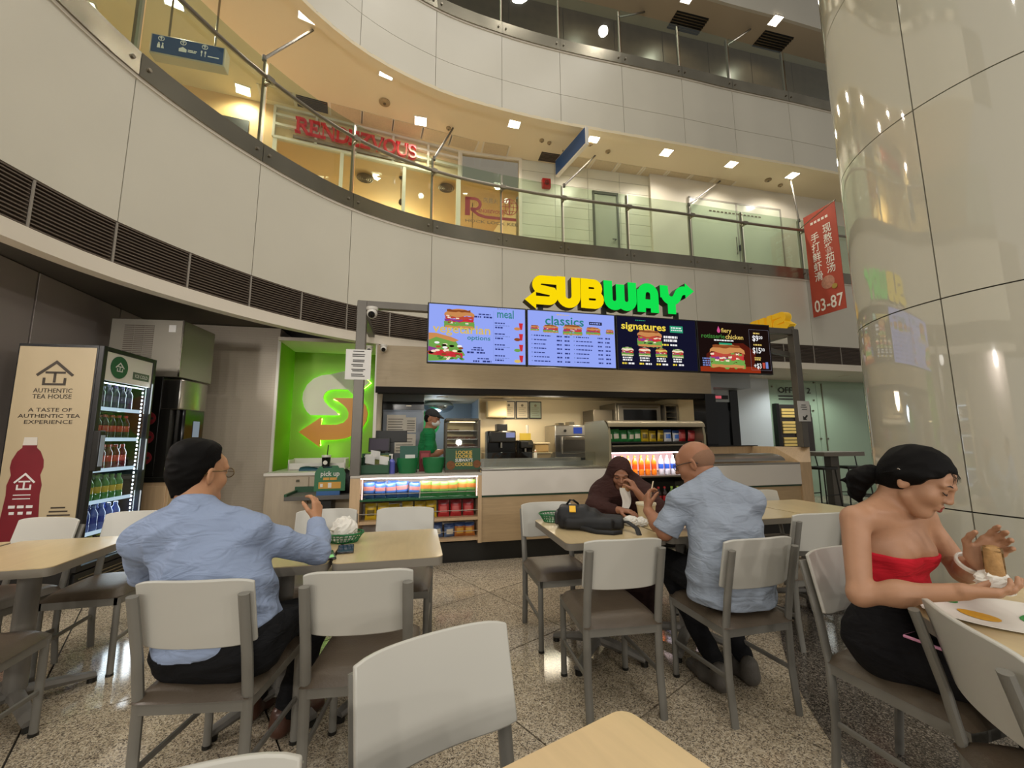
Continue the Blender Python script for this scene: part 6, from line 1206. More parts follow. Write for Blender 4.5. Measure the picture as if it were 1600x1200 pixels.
def torso(J, b=1.0, w=1.45, belly=0, fem=False):
    P, C, N, SL, SR, f = [V3(J[k]) for k in ('P', 'C', 'N', 'SL', 'SR', 'f')]; lat = nrm(SR-SL); f = nrm(f)
    Q = [cone(P-lat*.075, P+lat*.075, .112*b, .112*b, .05), cone(P, C, .108*b, .112*b, .06, lat, w*.93), cone(C, N-V3(0, 0, .07)-f*.01, .112*b, .085*b, .05, lat, w), cone(SL, SR, .056*b, .056*b, .05), cone(N+V3(0, 0, .01), SL*.75+N*.25, .05*b, .048*b, .04), cone(N+V3(0, 0, .01), SR*.75+N*.25, .05*b, .048*b, .04)]
    if belly: Q.append(ell(P*.55+C*.45+f*.075, (.155*belly, .15*belly, .15*belly), np.stack([lat, f, np.cross(lat, f)]), .08))
    return Q
def limb(a, b, c, r, k=.025): return [cone(a, b, r[0], r[1], k), cone(b, c, r[1]*1.0, r[2], .02), ell(V3(b)*.6+V3(c)*.4, (r[1]*1.02,)*3, None, .04)]
def person(label, loc, group=None): return thing('person', label, 'person', loc, 0, group)
def skin(n, c): return mat('skin_'+n, c, .5, 0, .4, var=(22, .08), bump=(260, .05))
def cloth(n, c, sc=400, st=.15):
    m = mat('cloth_'+n, c, .85, 0, .2, var=(5, .06), bump=(sc, st))
    if m.get('creased'): return m
    m['creased'] = 1; nt = m.node_tree; b = nt.nodes['Principled BSDF']; l0 = b.inputs['Normal'].links[0].from_node; tc = nt.nodes.new('ShaderNodeTexCoord'); mp = nt.nodes.new('ShaderNodeMapping'); mp.inputs['Scale'].default_value = (1, 1, 2.6); mp.inputs['Rotation'].default_value = (.2, .45, .3)
    t = nt.nodes.new('ShaderNodeTexNoise'); t.inputs['Scale'].default_value = 8; t.inputs['Detail'].default_value = 2; t.inputs['Distortion'].default_value = 1.2; bp = nt.nodes.new('ShaderNodeBump'); bp.inputs['Strength'].default_value = .5; bp.inputs['Distance'].default_value = .03
    nt.links.new(tc.outputs['Object'], mp.inputs[0]); nt.links.new(mp.outputs[0], t.inputs['Vector']); nt.links.new(t.outputs['Fac'], bp.inputs['Height']); nt.links.new(bp.outputs[0], l0.inputs['Normal']); return m
M_hair = mat('hair_black', '0a0807', .65, 0, .12, bump=(220, .5)); nt = M_hair.node_tree; tc_ = nt.nodes.new('ShaderNodeTexCoord'); wv = nt.nodes.new('ShaderNodeTexWave'); wv.inputs['Scale'].default_value = 150; wv.inputs['Distortion'].default_value = 6; wv.inputs['Detail'].default_value = 3; wv.inputs['Detail Scale'].default_value = .6
hb_ = nt.nodes.new('ShaderNodeBump'); hb_.inputs['Strength'].default_value = .22; hb_.inputs['Distance'].default_value = .004; nt.links.new(tc_.outputs['Object'], wv.inputs[0]); nt.links.new(wv.outputs['Fac'], hb_.inputs['Height']); nt.links.new(hb_.outputs[0], nt.nodes['Principled BSDF'].inputs['Normal'])
M_lash = mat('lash_dark', '1d1412', .6); M_lens = glass_mat('lens_glass', 'f2f2f2', .1)
def shoe(nm, heel, toe, m, parent, s=1.0):
    heel = V3(heel); toe = V3(toe); d = nrm(toe-heel); l = np.cross(d, V3(0, 0, 1)); o = sdf_obj(nm, [cone(heel+V3(0, 0, .045)*s, heel*.5+toe*.5+V3(0, 0, .04)*s, .042*s, .04*s, .03), cone(heel*.5+toe*.5+V3(0, 0, .035)*s, toe+V3(0, 0, .028)*s, .042*s, .03*s, .03, l, 1.15), cone(heel+V3(0, 0, .05)*s, heel+V3(0, 0, .095)*s, .04*s, .042*s, .03)], m, parent, .007, cut(heel+V3(0, 0, .004), (0, 0, -1)))
    return o
def glasses(parent, g, m, off):
    b = MB(); 
    for sx in (-1, 1):
        ring = [g(sx*.034+.024*math.cos(a), .104, .002+.018*math.sin(a))-off for a in [2*PI*k/18 for k in range(19)]]; b.tube([tuple(p) for p in ring], .0018, 6); b.tube([tuple(g(sx*.057, .1, .006)-off), tuple(g(sx*.079, .04, .008)-off), tuple(g(sx*.082, -.02, .004)-off), tuple(g(sx*.08, -.04, -.012)-off)], .0022, 6)
    b.tube([tuple(g(-.012, .106, .006)-off), tuple(g(0, .11, .01)-off), tuple(g(.012, .106, .006)-off)], .0018, 6); o = b.build('glasses', m, parent)
    l = MB()
    for sx in (-1, 1): c = [tuple(g(sx*.034+.023*math.cos(a), .104, .002+.017*math.sin(a))-off) for a in [2*PI*k/16 for k in range(16)]]; l.add(c, [tuple(range(16))])
    l.build('lens', M_lens, o); return o
# ------------------------------------------------------------ man in the blue shirt, left table, seen from behind
pos = (-1.14, 1.72, 0); M = person('man in a pale blue long sleeved shirt and black trousers seated with his back turned', pos)
J = dict(P=(-1.14, 1.72, .56), C=(-1.19, 1.70, .83), N=(-1.265, 1.69, 1.045), SL=(-1.43, 1.665, .95), SR=(-1.07, 1.75, .965), f=(.1, 1, 0))
hc_, hf = (-1.295, 1.735, 1.2), (.25, .96, -.1)
H1, fr, g = headp(hc_, hf, (.02, .1, 1), 1.06); T = torso(J, 1.12, 1.42, 1.12)
RA = limb((-1.07, 1.75, .955), (-.915, 2.03, .81), (-1.03, 2.24, .90), (.056, .046, .033)); LA = limb((-1.43, 1.665, .945), (-1.53, 1.80, .79), (-1.36, 2.03, .80), (.056, .046, .033))
neck = [cone(J['N'], V3(hc_)-fr[1]*.02-fr[2]*.05, .06, .058, .03)]
hr = hand((-1.035, 2.25, .905), (-.15, .35, .9), (-.9, .1, -.3), (-.3, -.9, .2), .55); hl = hand((-1.35, 2.04, .8), (.8, .5, 0), (0, 0, -1), (-.4, .8, 0), .25)
SK1 = skin('tan', 'b98763')
infl = lambda L_, e: [(p[:3]+(p[3]+e, p[4]+e)+p[5:]) if p[0] == 'c' else ('e', p[1], p[2]+F32(e))+p[3:] for p in L_]
sdf_obj('body', infl(T, -.016)+H1+neck+infl(RA[:1]+LA[:1], -.01)+infl(RA[1:]+LA[1:], -.004)+hr+hl, SK1, M, .005)
shp = infl(T+RA+LA, .009)
shp += [cone(V3(J['N'])+V3(0, 0, -.01), V3(J['N'])*.6+V3(hc_)*.4-fr[1]*.01-V3(0, 0, .02), .068, .064, .03)]
S1 = cloth('blue_oxford', '8f9db8'); hem = cut((0, 0, .585), (0, -.25, -1)) if 0 else cut((-1.14, 1.62, .56), (0, .15, -1))
cuffr = cut((-1.035, 2.25, .905), (-.15, .35, .9)); 
def cuff(P, X):
    w = V3(-1.03, 2.235, .895); d = nrm(V3(-.115, .21, .085)); q = P-w; t = q @ d; near = np.linalg.norm(q, axis=-1) < .14; X = np.where(near, np.maximum(X, t), X)
    w = V3(-1.37, 2.02, .8); d = nrm(V3(.24, .23, 0)); q = P-w; t = q @ d; near = np.linalg.norm(q, axis=-1) < .14; return np.where(near, np.maximum(X, t), X)
sh1 = sdf_obj('shirt', shp, S1, M, .006, chain(wrinkle(.011, 1.1, 3), hem, cuff, cut(V3(J['N'])*.62+V3(hc_)*.38, (V3(hc_)-V3(J['N'])))))
sdf_obj('shirt_collar', [cone(V3(J['N'])+V3(0, 0, .0), V3(J['N'])*.55+V3(hc_)*.45-V3(0, 0, .01), .077, .07, .02)], S1, M, .005, chain(cut(V3(J['N'])*.64+V3(hc_)*.36-V3(0, 0, .004), V3(hc_)-V3(J['N'])), cut(V3(J['N'])+V3(0, 0, .012), V3(J['N'])-V3(hc_))))
TR = cloth('black_trousers', '161618', 300, .1)
lg = [cone((-1.235, 1.72, .555), (-1.035, 1.72, .555), .138, .138, .05), cone((-1.14, 1.72, .58), (-1.17, 1.71, .70), .13, .13, .05, (1, 0, 0), 1.3)]+[cone(a, b, .118, .085, .04) for a, b in (((-1.03, 1.75, .565), (-.93, 2.17, .60)), ((-1.24, 1.74, .565), (-1.28, 2.18, .60)))]+[cone(a, b, .078, .05, .03) for a, b in (((-.93, 2.17, .585), (-1.05, 2.08, .1)), ((-1.28, 2.18, .57), (-1.26, 2.2, .1)))]
sdf_obj('trousers', lg, TR, M, .008, chain(wrinkle(.008, .9, 5), cut((0, 1.7, .66), (0, .2, 1))))
BR = mat('brown_leather', '4a2e22', .35); shoe('shoe', (-1.06, 2.06, 0), (-.98, 2.26, 0), BR, M); shoe('shoe', (-1.26, 2.17, 0), (-1.25, 2.38, 0), BR, M)
MB().tube([(.0+.02*math.cos(a)*0+.195*math.cos(a), -.0+.155*math.sin(a), -.0) for a in [2*PI*k/30 for k in range(31)]], .006, 6, .016, up=(1, 0, 0)).build('belt', M_blk, M, (-.02, .02, .635))
hair1 = infl(H1[:1], .0075)+[cone(g(0, -.05, -.02), g(0, -.036, -.088), .06, .043, .03), ell(g(0, -.002, .086), (.07, .06, .036), fr, .03), ell(g(0, -.04, .075), (.074, .07, .05), fr, .03)]
sdf_obj('hair', hair1, M_hair, M, .004, chain(wrinkle(.003, 3, 8), cut(g(0, .078, 0), fr[1]), cutn(g(0, .06, .03), fr[1]*.8-fr[2]*.75) , cutn(g(0, -.06, -.09), -fr[2]-fr[1]*.1), cutn(g(0, -.014, -.0), fr[1]-fr[2]*.5), lambda P, X: np.maximum(X, -(np.linalg.norm(((P-V3(g(0, -.012, -.03))) @ fr.T)/np.array([.2, .024, .05], F32), axis=-1)-1)*.03)))
glasses(M, g, mat('wire_gold', '6d5a38', .3, .8), V3(pos))
# ------------------------------------------------------------ bald man, centre table
pos = (1.157, 2.33, 0); M = person('bald man in a pale grey blue short sleeved shirt eating with his back turned', pos)
J = dict(P=(1.157, 2.32, .56), C=(1.16, 2.335, .84), N=(1.13, 2.40, 1.075), SL=(.95, 2.415, .99), SR=(1.31, 2.335, .985), f=(-.26, .96, 0))
hc_, hf = (1.075, 2.475, 1.185), (-.72, .62, -.3)
H1, fr, g = headp(hc_, hf, (-.1, .1, 1), 1.04, False, 1.1); T = torso(J, 1.02, 1.4, 1.0)
LA = limb((.95, 2.415, .985), (.865, 2.44, .80), (.84, 2.64, .885), (.054, .043, .031)); RA = limb((1.325, 2.33, .995), (1.36, 2.52, .8), (1.13, 2.68, .80), (.054, .043, .031))
neck = [cone(J['N'], V3(hc_)-fr[1]*.03-fr[2]*.05, .06, .058, .03)]
hl = hand((.84, 2.645, .89), (.1, .4, .9), (.9, 0, -.2), (-.1, -.9, .3), .7); hr = hand((1.125, 2.685, .8), (-.8, .5, 0), (0, 0, -1), (.5, .8, 0), .4)
SK2 = skin('brown', '9c6b4e')
sdf_obj('body', infl(T, -.014)+H1+neck+RA+LA+hl+hr, SK2, M, .005)
mid = lambda a, b, t: tuple(V3(a)*(1-t)+V3(b)*t)
slv = [cone((.955, 2.415, .98), mid((.95, 2.415, .985), (.865, 2.44, .80), 1.0), .062, .072, .03), cone((1.31, 2.335, .98), (1.35, 2.5, .82), .06, .068, .03)]
shp = [(p[:3]+(p[3]+.012, p[4]+.012)+p[5:]) if p[0] == 'c' else ('e', p[1], p[2]+F32(.012))+p[3:] for p in T]+slv+[cone((1.157, 2.31, .64), (1.15, 2.315, .5), .165, .18, .05, (.97, .25, 0), 1.2), cone(V3(J['N'])-V3(0, 0, .01), V3(J['N'])*.6+V3(hc_)*.4-fr[1]*.01, .07, .066, .03)]
S2 = cloth('grey_blue_poplin', '929ba8')
def cuffs(P, X):
    for w, d in (((.868, 2.44, .805), (-.1, .03, -.2)), ((1.355, 2.49, .83), (.05, .18, -.16))):
        w = V3(w); d = nrm(V3(d)); q = P-w; t = q @ d; near = np.linalg.norm(q, axis=-1) < .13; X = np.where(near, np.maximum(X, t), X)
    return X
sdf_obj('shirt', shp, S2, M, .006, chain(wrinkle(.012, 1.0, 11), cut((1.157, 2.33, .485), (0, 0, -1)), cuffs, cut(V3(J['N'])*.6+V3(hc_)*.4, V3(hc_)-V3(J['N']))))
sdf_obj('shirt_collar', [cone(V3(J['N'])-V3(0, 0, .0), V3(J['N'])*.5+V3(hc_)*.5-fr[1]*.015, .078, .072, .02)], S2, M, .005, chain(cut(V3(J['N'])*.62+V3(hc_)*.38, V3(hc_)-V3(J['N'])), cut(V3(J['N'])+V3(0, 0, .008), V3(J['N'])-V3(hc_))))
lg = [cone((1.07, 2.3, .545), (1.24, 2.34, .545), .118, .118, .05)]+[cone(a, b, .1, .072, .04) for a, b in (((1.08, 2.34, .54), (.96, 2.72, .57)), ((1.25, 2.38, .54), (1.2, 2.78, .57)))]+[cone(a, b, .075, .05, .03) for a, b in (((.96, 2.72, .56), (1.1, 2.44, .12)), ((1.2, 2.78, .56), (1.29, 2.5, .12)))]
sdf_obj('trousers', lg, TR, M, .008, wrinkle(.008, .9, 6))
GR = mat('grey_suede', '57524b', .7, bump=(150, .3)); shoe('shoe', (1.1, 2.38, 0), (1.04, 2.6, 0), GR, M, 1.05); shoe('shoe', (1.29, 2.44, 0), (1.26, 2.66, 0), GR, M, 1.05)
stub = [ell(g(0, -.03, .015), (.079, .086, .078), fr, .02)]
sdf_obj('hair', stub, mat('stubble', '8d684f', .8, bump=(500, .6)), M, .005, chain(cut(g(0, .02, .055), fr[2]*.9+fr[1]*.0), cut(g(0, .0, .0), fr[1]), cut(g(0, 0, -.07), -fr[2])))
glasses(M, g, mat('black_rim', '1a1a1c', .3), V3(pos))
b = MB().tube([(0, 0, 0), (.02, .03, .11)], .0035, 6); b.build('pick', M_white, None); 
bpy.data.objects.remove(bpy.data.objects['pick'])
solo('wooden_stick', 'thin pale wooden stick held in the bald man\'s left hand', 'stick', MB().tube([(0, 0, 0), (.01, .0, .06), (.03, .005, .13)], .0035, 6), mat('stick_wood', 'e3d2ae', .6), (.865, 2.68, .93))
# ------------------------------------------------------------ woman in the brown headscarf
pos = (1.0, 3.56, 0); M = person('woman in a dark brown headscarf bending over the table and eating from a white wrapper', pos)
J = dict(P=(1.02, 3.62, .56), C=(.96, 3.55, .78), N=(.90, 3.45, .95), SL=(1.06, 3.40, .885), SR=(.73, 3.50, .885), f=(-.25, -.95, -.2))
hc_, hf = (.858, 3.37, 1.055), (-.12, -.93, -.38)
H1, fr, g = headp(hc_, hf, (0, -.2, 1), .96, True); T = torso(J, .9, 1.35)
RA = limb((.73, 3.5, .885), (.66, 3.36, .78), (.80, 3.18, .80), (.045, .036, .026)); LA = limb((1.06, 3.40, .885), (1.06, 3.2, .775), (.93, 3.15, .93), (.045, .036, .026))
hr = hand((.805, 3.175, .80), (.6, -.75, 0), (0, 0, -1), (-.6, -.5, .3), .3, .92); hl = hand((.925, 3.15, .935), (-.35, .25, .8), (-.7, .5, -.2), (-.3, -.8, .3), .8, .92)
SK3 = skin('warm', '9a6a50')
sdf_obj('body', T+H1+RA+LA+hr+hl+[cone(J['N'], V3(hc_)-fr[1]*.02, .05, .05, .03)], SK3, M, .005)
HJ = cloth('brown_scarf', '3a231f', 200, .08)
hj = [ell(g(0, -.012, .025), (.094, .108, .108), fr, .02), ell(g(0, -.02, -.07), (.098, .09, .1), fr, .05), cone(g(0, -.02, -.09), V3(J['N'])-V3(0, 0, .02), .1, .12, .06), cone(V3(J['SL'])+V3(0, 0, .0), V3(J['SR']), .075, .075, .09), cone(V3(J['N'])-V3(0, 0, .03), V3(J['C'])+V3(J['f'])*.05, .14, .17, .08, (1, -.3, 0), 1.25), cone((.73, 3.5, .88), (.655, 3.36, .79), .08, .085, .07), cone((1.06, 3.4, .88), (1.075, 3.2, .80), .08, .085, .07), cone((.78, 3.4, .9), (1.02, 3.3, .88), .07, .07, .08), cone((.655, 3.36, .79), (.77, 3.22, .795), .06, .045, .05), cone((1.07, 3.21, .8), (1.0, 3.17, .85), .055, .045, .05)]
def facehole(P, X):
    q = (P-V3(g(0, .075, -.02))) @ fr.T; e = (np.linalg.norm(q/np.array([.06, .09, .092], F32), axis=-1)-1)*.056; return np.maximum(X, -e)
sdf_obj('headscarf', hj, HJ, M, .006, chain(wrinkle(.008, .8, 21), facehole, cut((0, 0, .765), (0, 0, -1))))
sdf_obj('robe', [cone((1.02, 3.62, .56), (.97, 3.56, .8), .15, .15, .05, (1, 0, 0), 1.3), cone((1.0, 3.6, .53), (.95, 3.25, .56), .14, .12, .05, (1, 0, 0), 1.3), cone((.94, 3.24, .53), (.92, 3.25, .1), .1, .12, .04, (1, 0, 0), 1.3)], cloth('dark_robe', '2a1b19', 200, .08), M, .009, wrinkle(.01, .7, 22))
m = MB(); off = V3(pos)
for sx in (-1, 1):
    m.tube([tuple(g(sx*.048, .088, .0)-off), tuple(g(sx*.034, .095, -.003)-off), tuple(g(sx*.02, .095, -.001)-off)], .0022, 6); m.tube([tuple(g(sx*.052, .085, .02)-off), tuple(g(sx*.034, .096, .027)-off), tuple(g(sx*.016, .097, .022)-off)], .0026, 6)
m.build('lashes', M_lash, M)
shoe('shoe', (.86, 3.3, 0), (.82, 3.12, 0), M_blk, M, .9); shoe('shoe', (1.0, 3.3, 0), (.98, 3.12, 0), M_blk, M, .9)
# ------------------------------------------------------------ woman in the red tube top, right
pos = (1.55, 1.69, 0); M = person('woman with a black ponytail and red strapless top eating, seen from her right side', pos)
J = dict(P=(1.475, 1.700, .56), C=(1.445, 1.655, .84), N=(1.430, 1.615, 1.085), SL=(1.585, 1.655, 1.03), SR=(1.275, 1.575, 1.03), f=(.26, -.965, -.1))
hc_, hf = (1.480, 1.545, 1.175), (.50, -.80, -.50)
H1, fr, g = headp(hc_, hf, (.25, -.25, 1), .98, True, -1.2)
ff = nrm(V3(.26, -.965, 0)); rl = nrm(V3(-.965, -.26, 0))
T = [cone((1.395, 1.680, .56), (1.555, 1.720, .56), .108, .108, .05), cone((1.475, 1.700, .58), (1.460, 1.680, .74), .105, .085, .06, rl, 1.3), cone((1.460, 1.680, .74), (1.442, 1.645, .93), .085, .092, .05, rl, 1.38), cone((1.442, 1.645, .93), (1.430, 1.630, 1.02), .09, .07, .05, rl, 1.5), cone(J['SL'], J['SR'], .043, .043, .045), cone((1.430, 1.620, 1.075), mid(J['SL'], J['N'], .3), .038, .036, .04), cone((1.430, 1.620, 1.075), mid(J['SR'], J['N'], .3), .038, .036, .04)]
for sx in (-1, 1): T.append(ell(V3(1.442, 1.645, .90)+ff*.068+rl*.056*sx, (.05, .032, .044), np.stack([rl, ff, V3(0, 0, 1)]), .03))
for sx in (-1, 1): T.append(cone(V3(1.430, 1.62, 1.055)+ff*.05+rl*.02*sx, V3(1.430, 1.62, 1.065)+ff*.035+rl*.13*sx, .009, .008, .02))
RA = limb((1.260, 1.575, 1.03), (1.190, 1.500, .795), (1.375, 1.335, .86), (.044, .035, .024)); LA = limb((1.570, 1.655, 1.03), (1.675, 1.615, .83), (1.535, 1.425, .915), (.044, .035, .024))
neck = [cone((1.430, 1.618, 1.06), V3(hc_)-fr[1]*.045-fr[2]*.045, .047, .044, .02)]
hr = hand((1.365, 1.340, .862), (.78, -.5, .08), (.1, .35, .95), (.45, .75, .5), .28, .95, curls=(.35, .42, .5, .55)); hl = hand((1.517, 1.430, .92), (.35, -.55, .75), (-.75, -.5, -.1), (-.6, .6, .5), .4, .95, curls=(.3, .4, .5, .55))
SK4 = skin('tan_light', 'ae8264')
sdf_obj('body', T+H1+neck+RA+LA+hr+hl, SK4, M, .0036)
sdf_obj('tube_top', infl(T[:4]+T[7:9], .007), cloth('red_rib', 'c4202f', 300, .1), M, .0045, chain(wrinkle(.003, 1.2, 31), cut((1.440, 1.645, .915), (.26*.12, -.965*.12, 1)), cut((1.460, 1.680, .775), (0, 0, -1))))
sk = infl(T[:2], .012)+[cone((1.430, 1.680, .55), (1.515, 1.290, .565), .1, .07, .05), cone((1.580, 1.720, .55), (1.695, 1.330, .565), .1, .07, .05), cone((1.505, 1.600, .55), (1.595, 1.330, .56), .085, .06, .06), cone((1.515, 1.290, .55), (1.555, 1.320, .12), .072, .05, .03), cone((1.695, 1.330, .55), (1.715, 1.360, .12), .072, .05, .03)]
sdf_obj('black_trousers', sk, cloth('black_crepe', '131214', 250, .1), M, .007, chain(wrinkle(.008, .9, 33), cut((1.460, 1.680, .785), (0, 0, 1))))
shoe('shoe', (1.555, 1.350, 0), (1.615, 1.150, 0), M_blk, M, .9); shoe('shoe', (1.715, 1.390, 0), (1.775, 1.190, 0), M_blk, M, .9)
hair = infl(H1[:1], .011)+[ell(g(0, -.065, -.01), (.064, .045, .07), fr, .04), cone(g(.074, .035, .03), g(.072, -.03, .0), .014, .02, .02), cone(g(-.074, .035, .03), g(-.072, -.03, .0), .014, .02, .02)]
sdf_obj('hair', hair, M_hair, M, .0036, chain(wrinkle(.004, 3, 41), cutn(g(0, .062, .05), fr[1]*.8-fr[2]*.6, .003), cut(g(0, 0, -.045), -fr[2]+fr[1]*.45)))
bk = nrm(V3(-.62, .70, 0)); t0_ = g(0, -.088, -.045); tl = [t0_, t0_+bk*.035+V3(0, 0, .012), t0_+bk*.07+V3(0, 0, -.01), t0_+bk*.085+V3(0, 0, -.06), t0_+bk*.075+V3(0, 0, -.1)]
sdf_obj('ponytail', [cone(tl[0], tl[1], .022, .03, .02), cone(tl[1], tl[2], .03, .036, .02), cone(tl[2], tl[3], .036, .026, .02), cone(tl[3], tl[4], .026, .006, .02), cone(tl[1], t0_+bk*.13+V3(0, 0, -.02), .018, .003, .02)], M_hair, M, .004, wrinkle(.006, 3.5, 42))
off = V3(pos); hb = [t0_+bk*.008+fr[0]*.024*math.cos(a)+fr[2]*.024*math.sin(a)-off for a in [2*PI*k/16 for k in range(17)]]; MB().tube([tuple(p) for p in hb], .007, 8).build('hair_tie', M_blk, M)
m = MB()
for q in range(7):
    x = -.045+.015*q; m.tube([tuple(g(x, .066, .08)-off), tuple(g(x*1.1, .088, .06)-off), tuple(g(x*1.25, .093, .046-.006*(q % 3))-off)], [.0014, .001, .0004], 5)
for sx in (-1, 1):
    for q in range(5): m.tube([tuple(g(sx*.076, .03-.012*q, .04)-off), tuple(g(sx*(.083), .012-.013*q, .012)-off), tuple(g(sx*.08, -.03-.012*q, -.004-.004*q)-off)], [.006, .0065, .002], 6)
m.build('hair_strands', M_hair, M)['kind'] = 'stuff'
m = MB(); m.tube([tuple(g(.086, -.01, .022)-off), tuple(g(.088, -.045, .018)-off)], .003, 6); m.build('hair_clip', M_steel, M)
m = MB()
for sx in (-1, 1): m.tube([tuple(g(sx*.051, .083, .001)-off), tuple(g(sx*.042, .0905, -.005)-off), tuple(g(sx*.032, .0935, -.007)-off), tuple(g(sx*.021, .0915, -.003)-off)], [.001, .0022, .0022, .0012], 6)
m.build('eyelashes', M_lash, M); 
for sx in (-1, 1): m = MB(); m.tube([tuple(g(sx*.054, .082, .022)-off), tuple(g(sx*.04, .0905, .029)-off), tuple(g(sx*.018, .0965, .024)-off)], [.001, .003, .0026], 6); m.build('eyebrow', mat('brow_brown', '2a1a14', .7), M)
lp = sdf_obj('lips', [cone(g(-.016, .0872, -.054), g(.0, .0938, -.0545), .0058, .0066, .004), cone(g(.016, .0872, -.054), g(.0, .0938, -.0545), .0058, .0066, .004), cone(g(-.014, .0868, -.067), g(.0, .0925, -.068), .006, .0075, .004), cone(g(.014, .0868, -.067), g(.0, .0925, -.068), .006, .0075, .004)], mat('lip_red', '8a3a35', .35), M, .002)
MB().tube([(.045*math.cos(a), .04*math.sin(a)*.8, .04*math.sin(a)*.6) for a in [2*PI*k/24 for k in range(25)]], .005, 8, .009).build('bracelet', M_white, M, (1.545-1.55, 1.455-1.69, .906))
# ------------------------------------------------------------ shop worker behind the counter
wp = SH(.68, 1.0); pos = (wp.x, wp.y, 0); M = person('shop worker in a green T-shirt, black cap and white face mask behind the counter', pos)
W_ = lambda du, dv, z: tuple(SH(.68+du, 1.0+dv, z))
J = dict(P=W_(0, 0, .93), C=W_(.0, 0, 1.2), N=W_(.02, 0, 1.45), SL=W_(-.02, .17, 1.385), SR=W_(.03, -.17, 1.385), f=tuple(SH(1, -.15, 0)-SH(0, 0, 0)))
hc_ = W_(.06, -.01, 1.605); hf = np.array(SH(.95, -.35, 0)-SH(0, 0, 0))+V3(0, 0, -.25)
H1, fr, g = headp(hc_, hf, (0, 0, 1), 1.0); T = torso(J, .95, 1.4)
RA = limb(W_(.03, -.17, 1.38), W_(.03, -.24, 1.12), W_(.26, -.2, 1.2), (.047, .038, .027)); LA = limb(W_(-.02, .17, 1.38), W_(.05, .2, 1.13), W_(.28, .08, 1.18), (.047, .038, .027))
dx = nrm(np.array(SH(1, 0, 0)-SH(0, 0, 0))); hr = hand(W_(.265, -.2, 1.205), dx+V3(0, 0, .3), (0, 0, -1), (0, .5, .8), .5); hl = hand(W_(.285, .08, 1.18), dx, (0, 0, 1), (0, -.5, .8), .5)
legs = [cone(W_(0, .09, .9), W_(.02, .09, .5), .085, .06, .03), cone(W_(.02, .09, .5), W_(0, .09, .08), .058, .04, .03), cone(W_(0, -.09, .9), W_(.02, -.09, .5), .085, .06, .03), cone(W_(.02, -.09, .5), W_(0, -.09, .08), .058, .04, .03)]
sdf_obj('body', T+H1+RA+LA+hr+hl+legs+[cone(J['N'], V3(hc_)-fr[1]*.02-fr[2]*.05, .054, .052, .03)], SK2, M, .006)
gsh = infl(T, .012)+[cone(W_(.03, -.17, 1.38), W_(.03, -.22, 1.2), .066, .072, .03), cone(W_(-.02, .17, 1.38), W_(.03, .195, 1.22), .066, .072, .03), cone(W_(0, 0, .95), W_(0, 0, .8), .13, .14, .05, (0, 1, 0), 1.2)]
sdf_obj('t_shirt', gsh, cloth('green_jersey', '1f7a45', 250, .1), M, .008, chain(wrinkle(.008, 1, 51), cut(W_(0, 0, .84), (0, 0, -1)), cut(V3(J['N'])+V3(0, 0, .03), (0, 0, 1))))
sdf_obj('apron', [cone(W_(.04, 0, 1.05), W_(.05, 0, .6), .15, .17, .05, (0, 1, 0), 1.15)], cloth('dark_green_apron', '17402a', 250, .1), M, .009, chain(cut(W_(0, 0, 1.06), (0, 0, 1)), cut(W_(0, 0, .58), (0, 0, -1))))
sdf_obj('trousers', infl(legs, .012), TR, M, .01); shoe('shoe', W_(-.03, .09, 0), W_(.2, .08, 0), M_blk, M); shoe('shoe', W_(-.03, -.09, 0), W_(.2, -.1, 0), M_blk, M)
sdf_obj('cap', [ell(g(0, -.012, .05), (.084, .102, .085), fr, .02), cone(g(-.04, .09, .05), g(.04, .09, .05), .02, .02, .02), cone(g(-.045, .1, .045), g(.045, .13, .04), .008, .008, .02), cone(g(-.03, .14, .036), g(.03, .14, .036), .012, .012, .04)], mat('cap_black', '171618', .7), M, .005, cut(g(0, 0, .032), -fr[2]))
sdf_obj('face_mask', [ell(g(0, .045, -.05), (.066, .064, .052), fr, .02), ell(g(0, .09, -.035), (.03, .026, .03), fr, .03)], mat('mask_white', 'dcdcd8', .7), M, .004, chain(cut(g(0, .0, 0), -fr[1]), cut(g(0, 0, -.005), fr[2]*.9-fr[1]*.1)))
sdf_obj('hair', [ell(g(0, -.03, .0), (.08, .08, .075), fr, .02)], M_hair, M, .006, chain(cut(g(0, -.01, 0), fr[1]), cut(g(0, 0, -.07), -fr[2])))
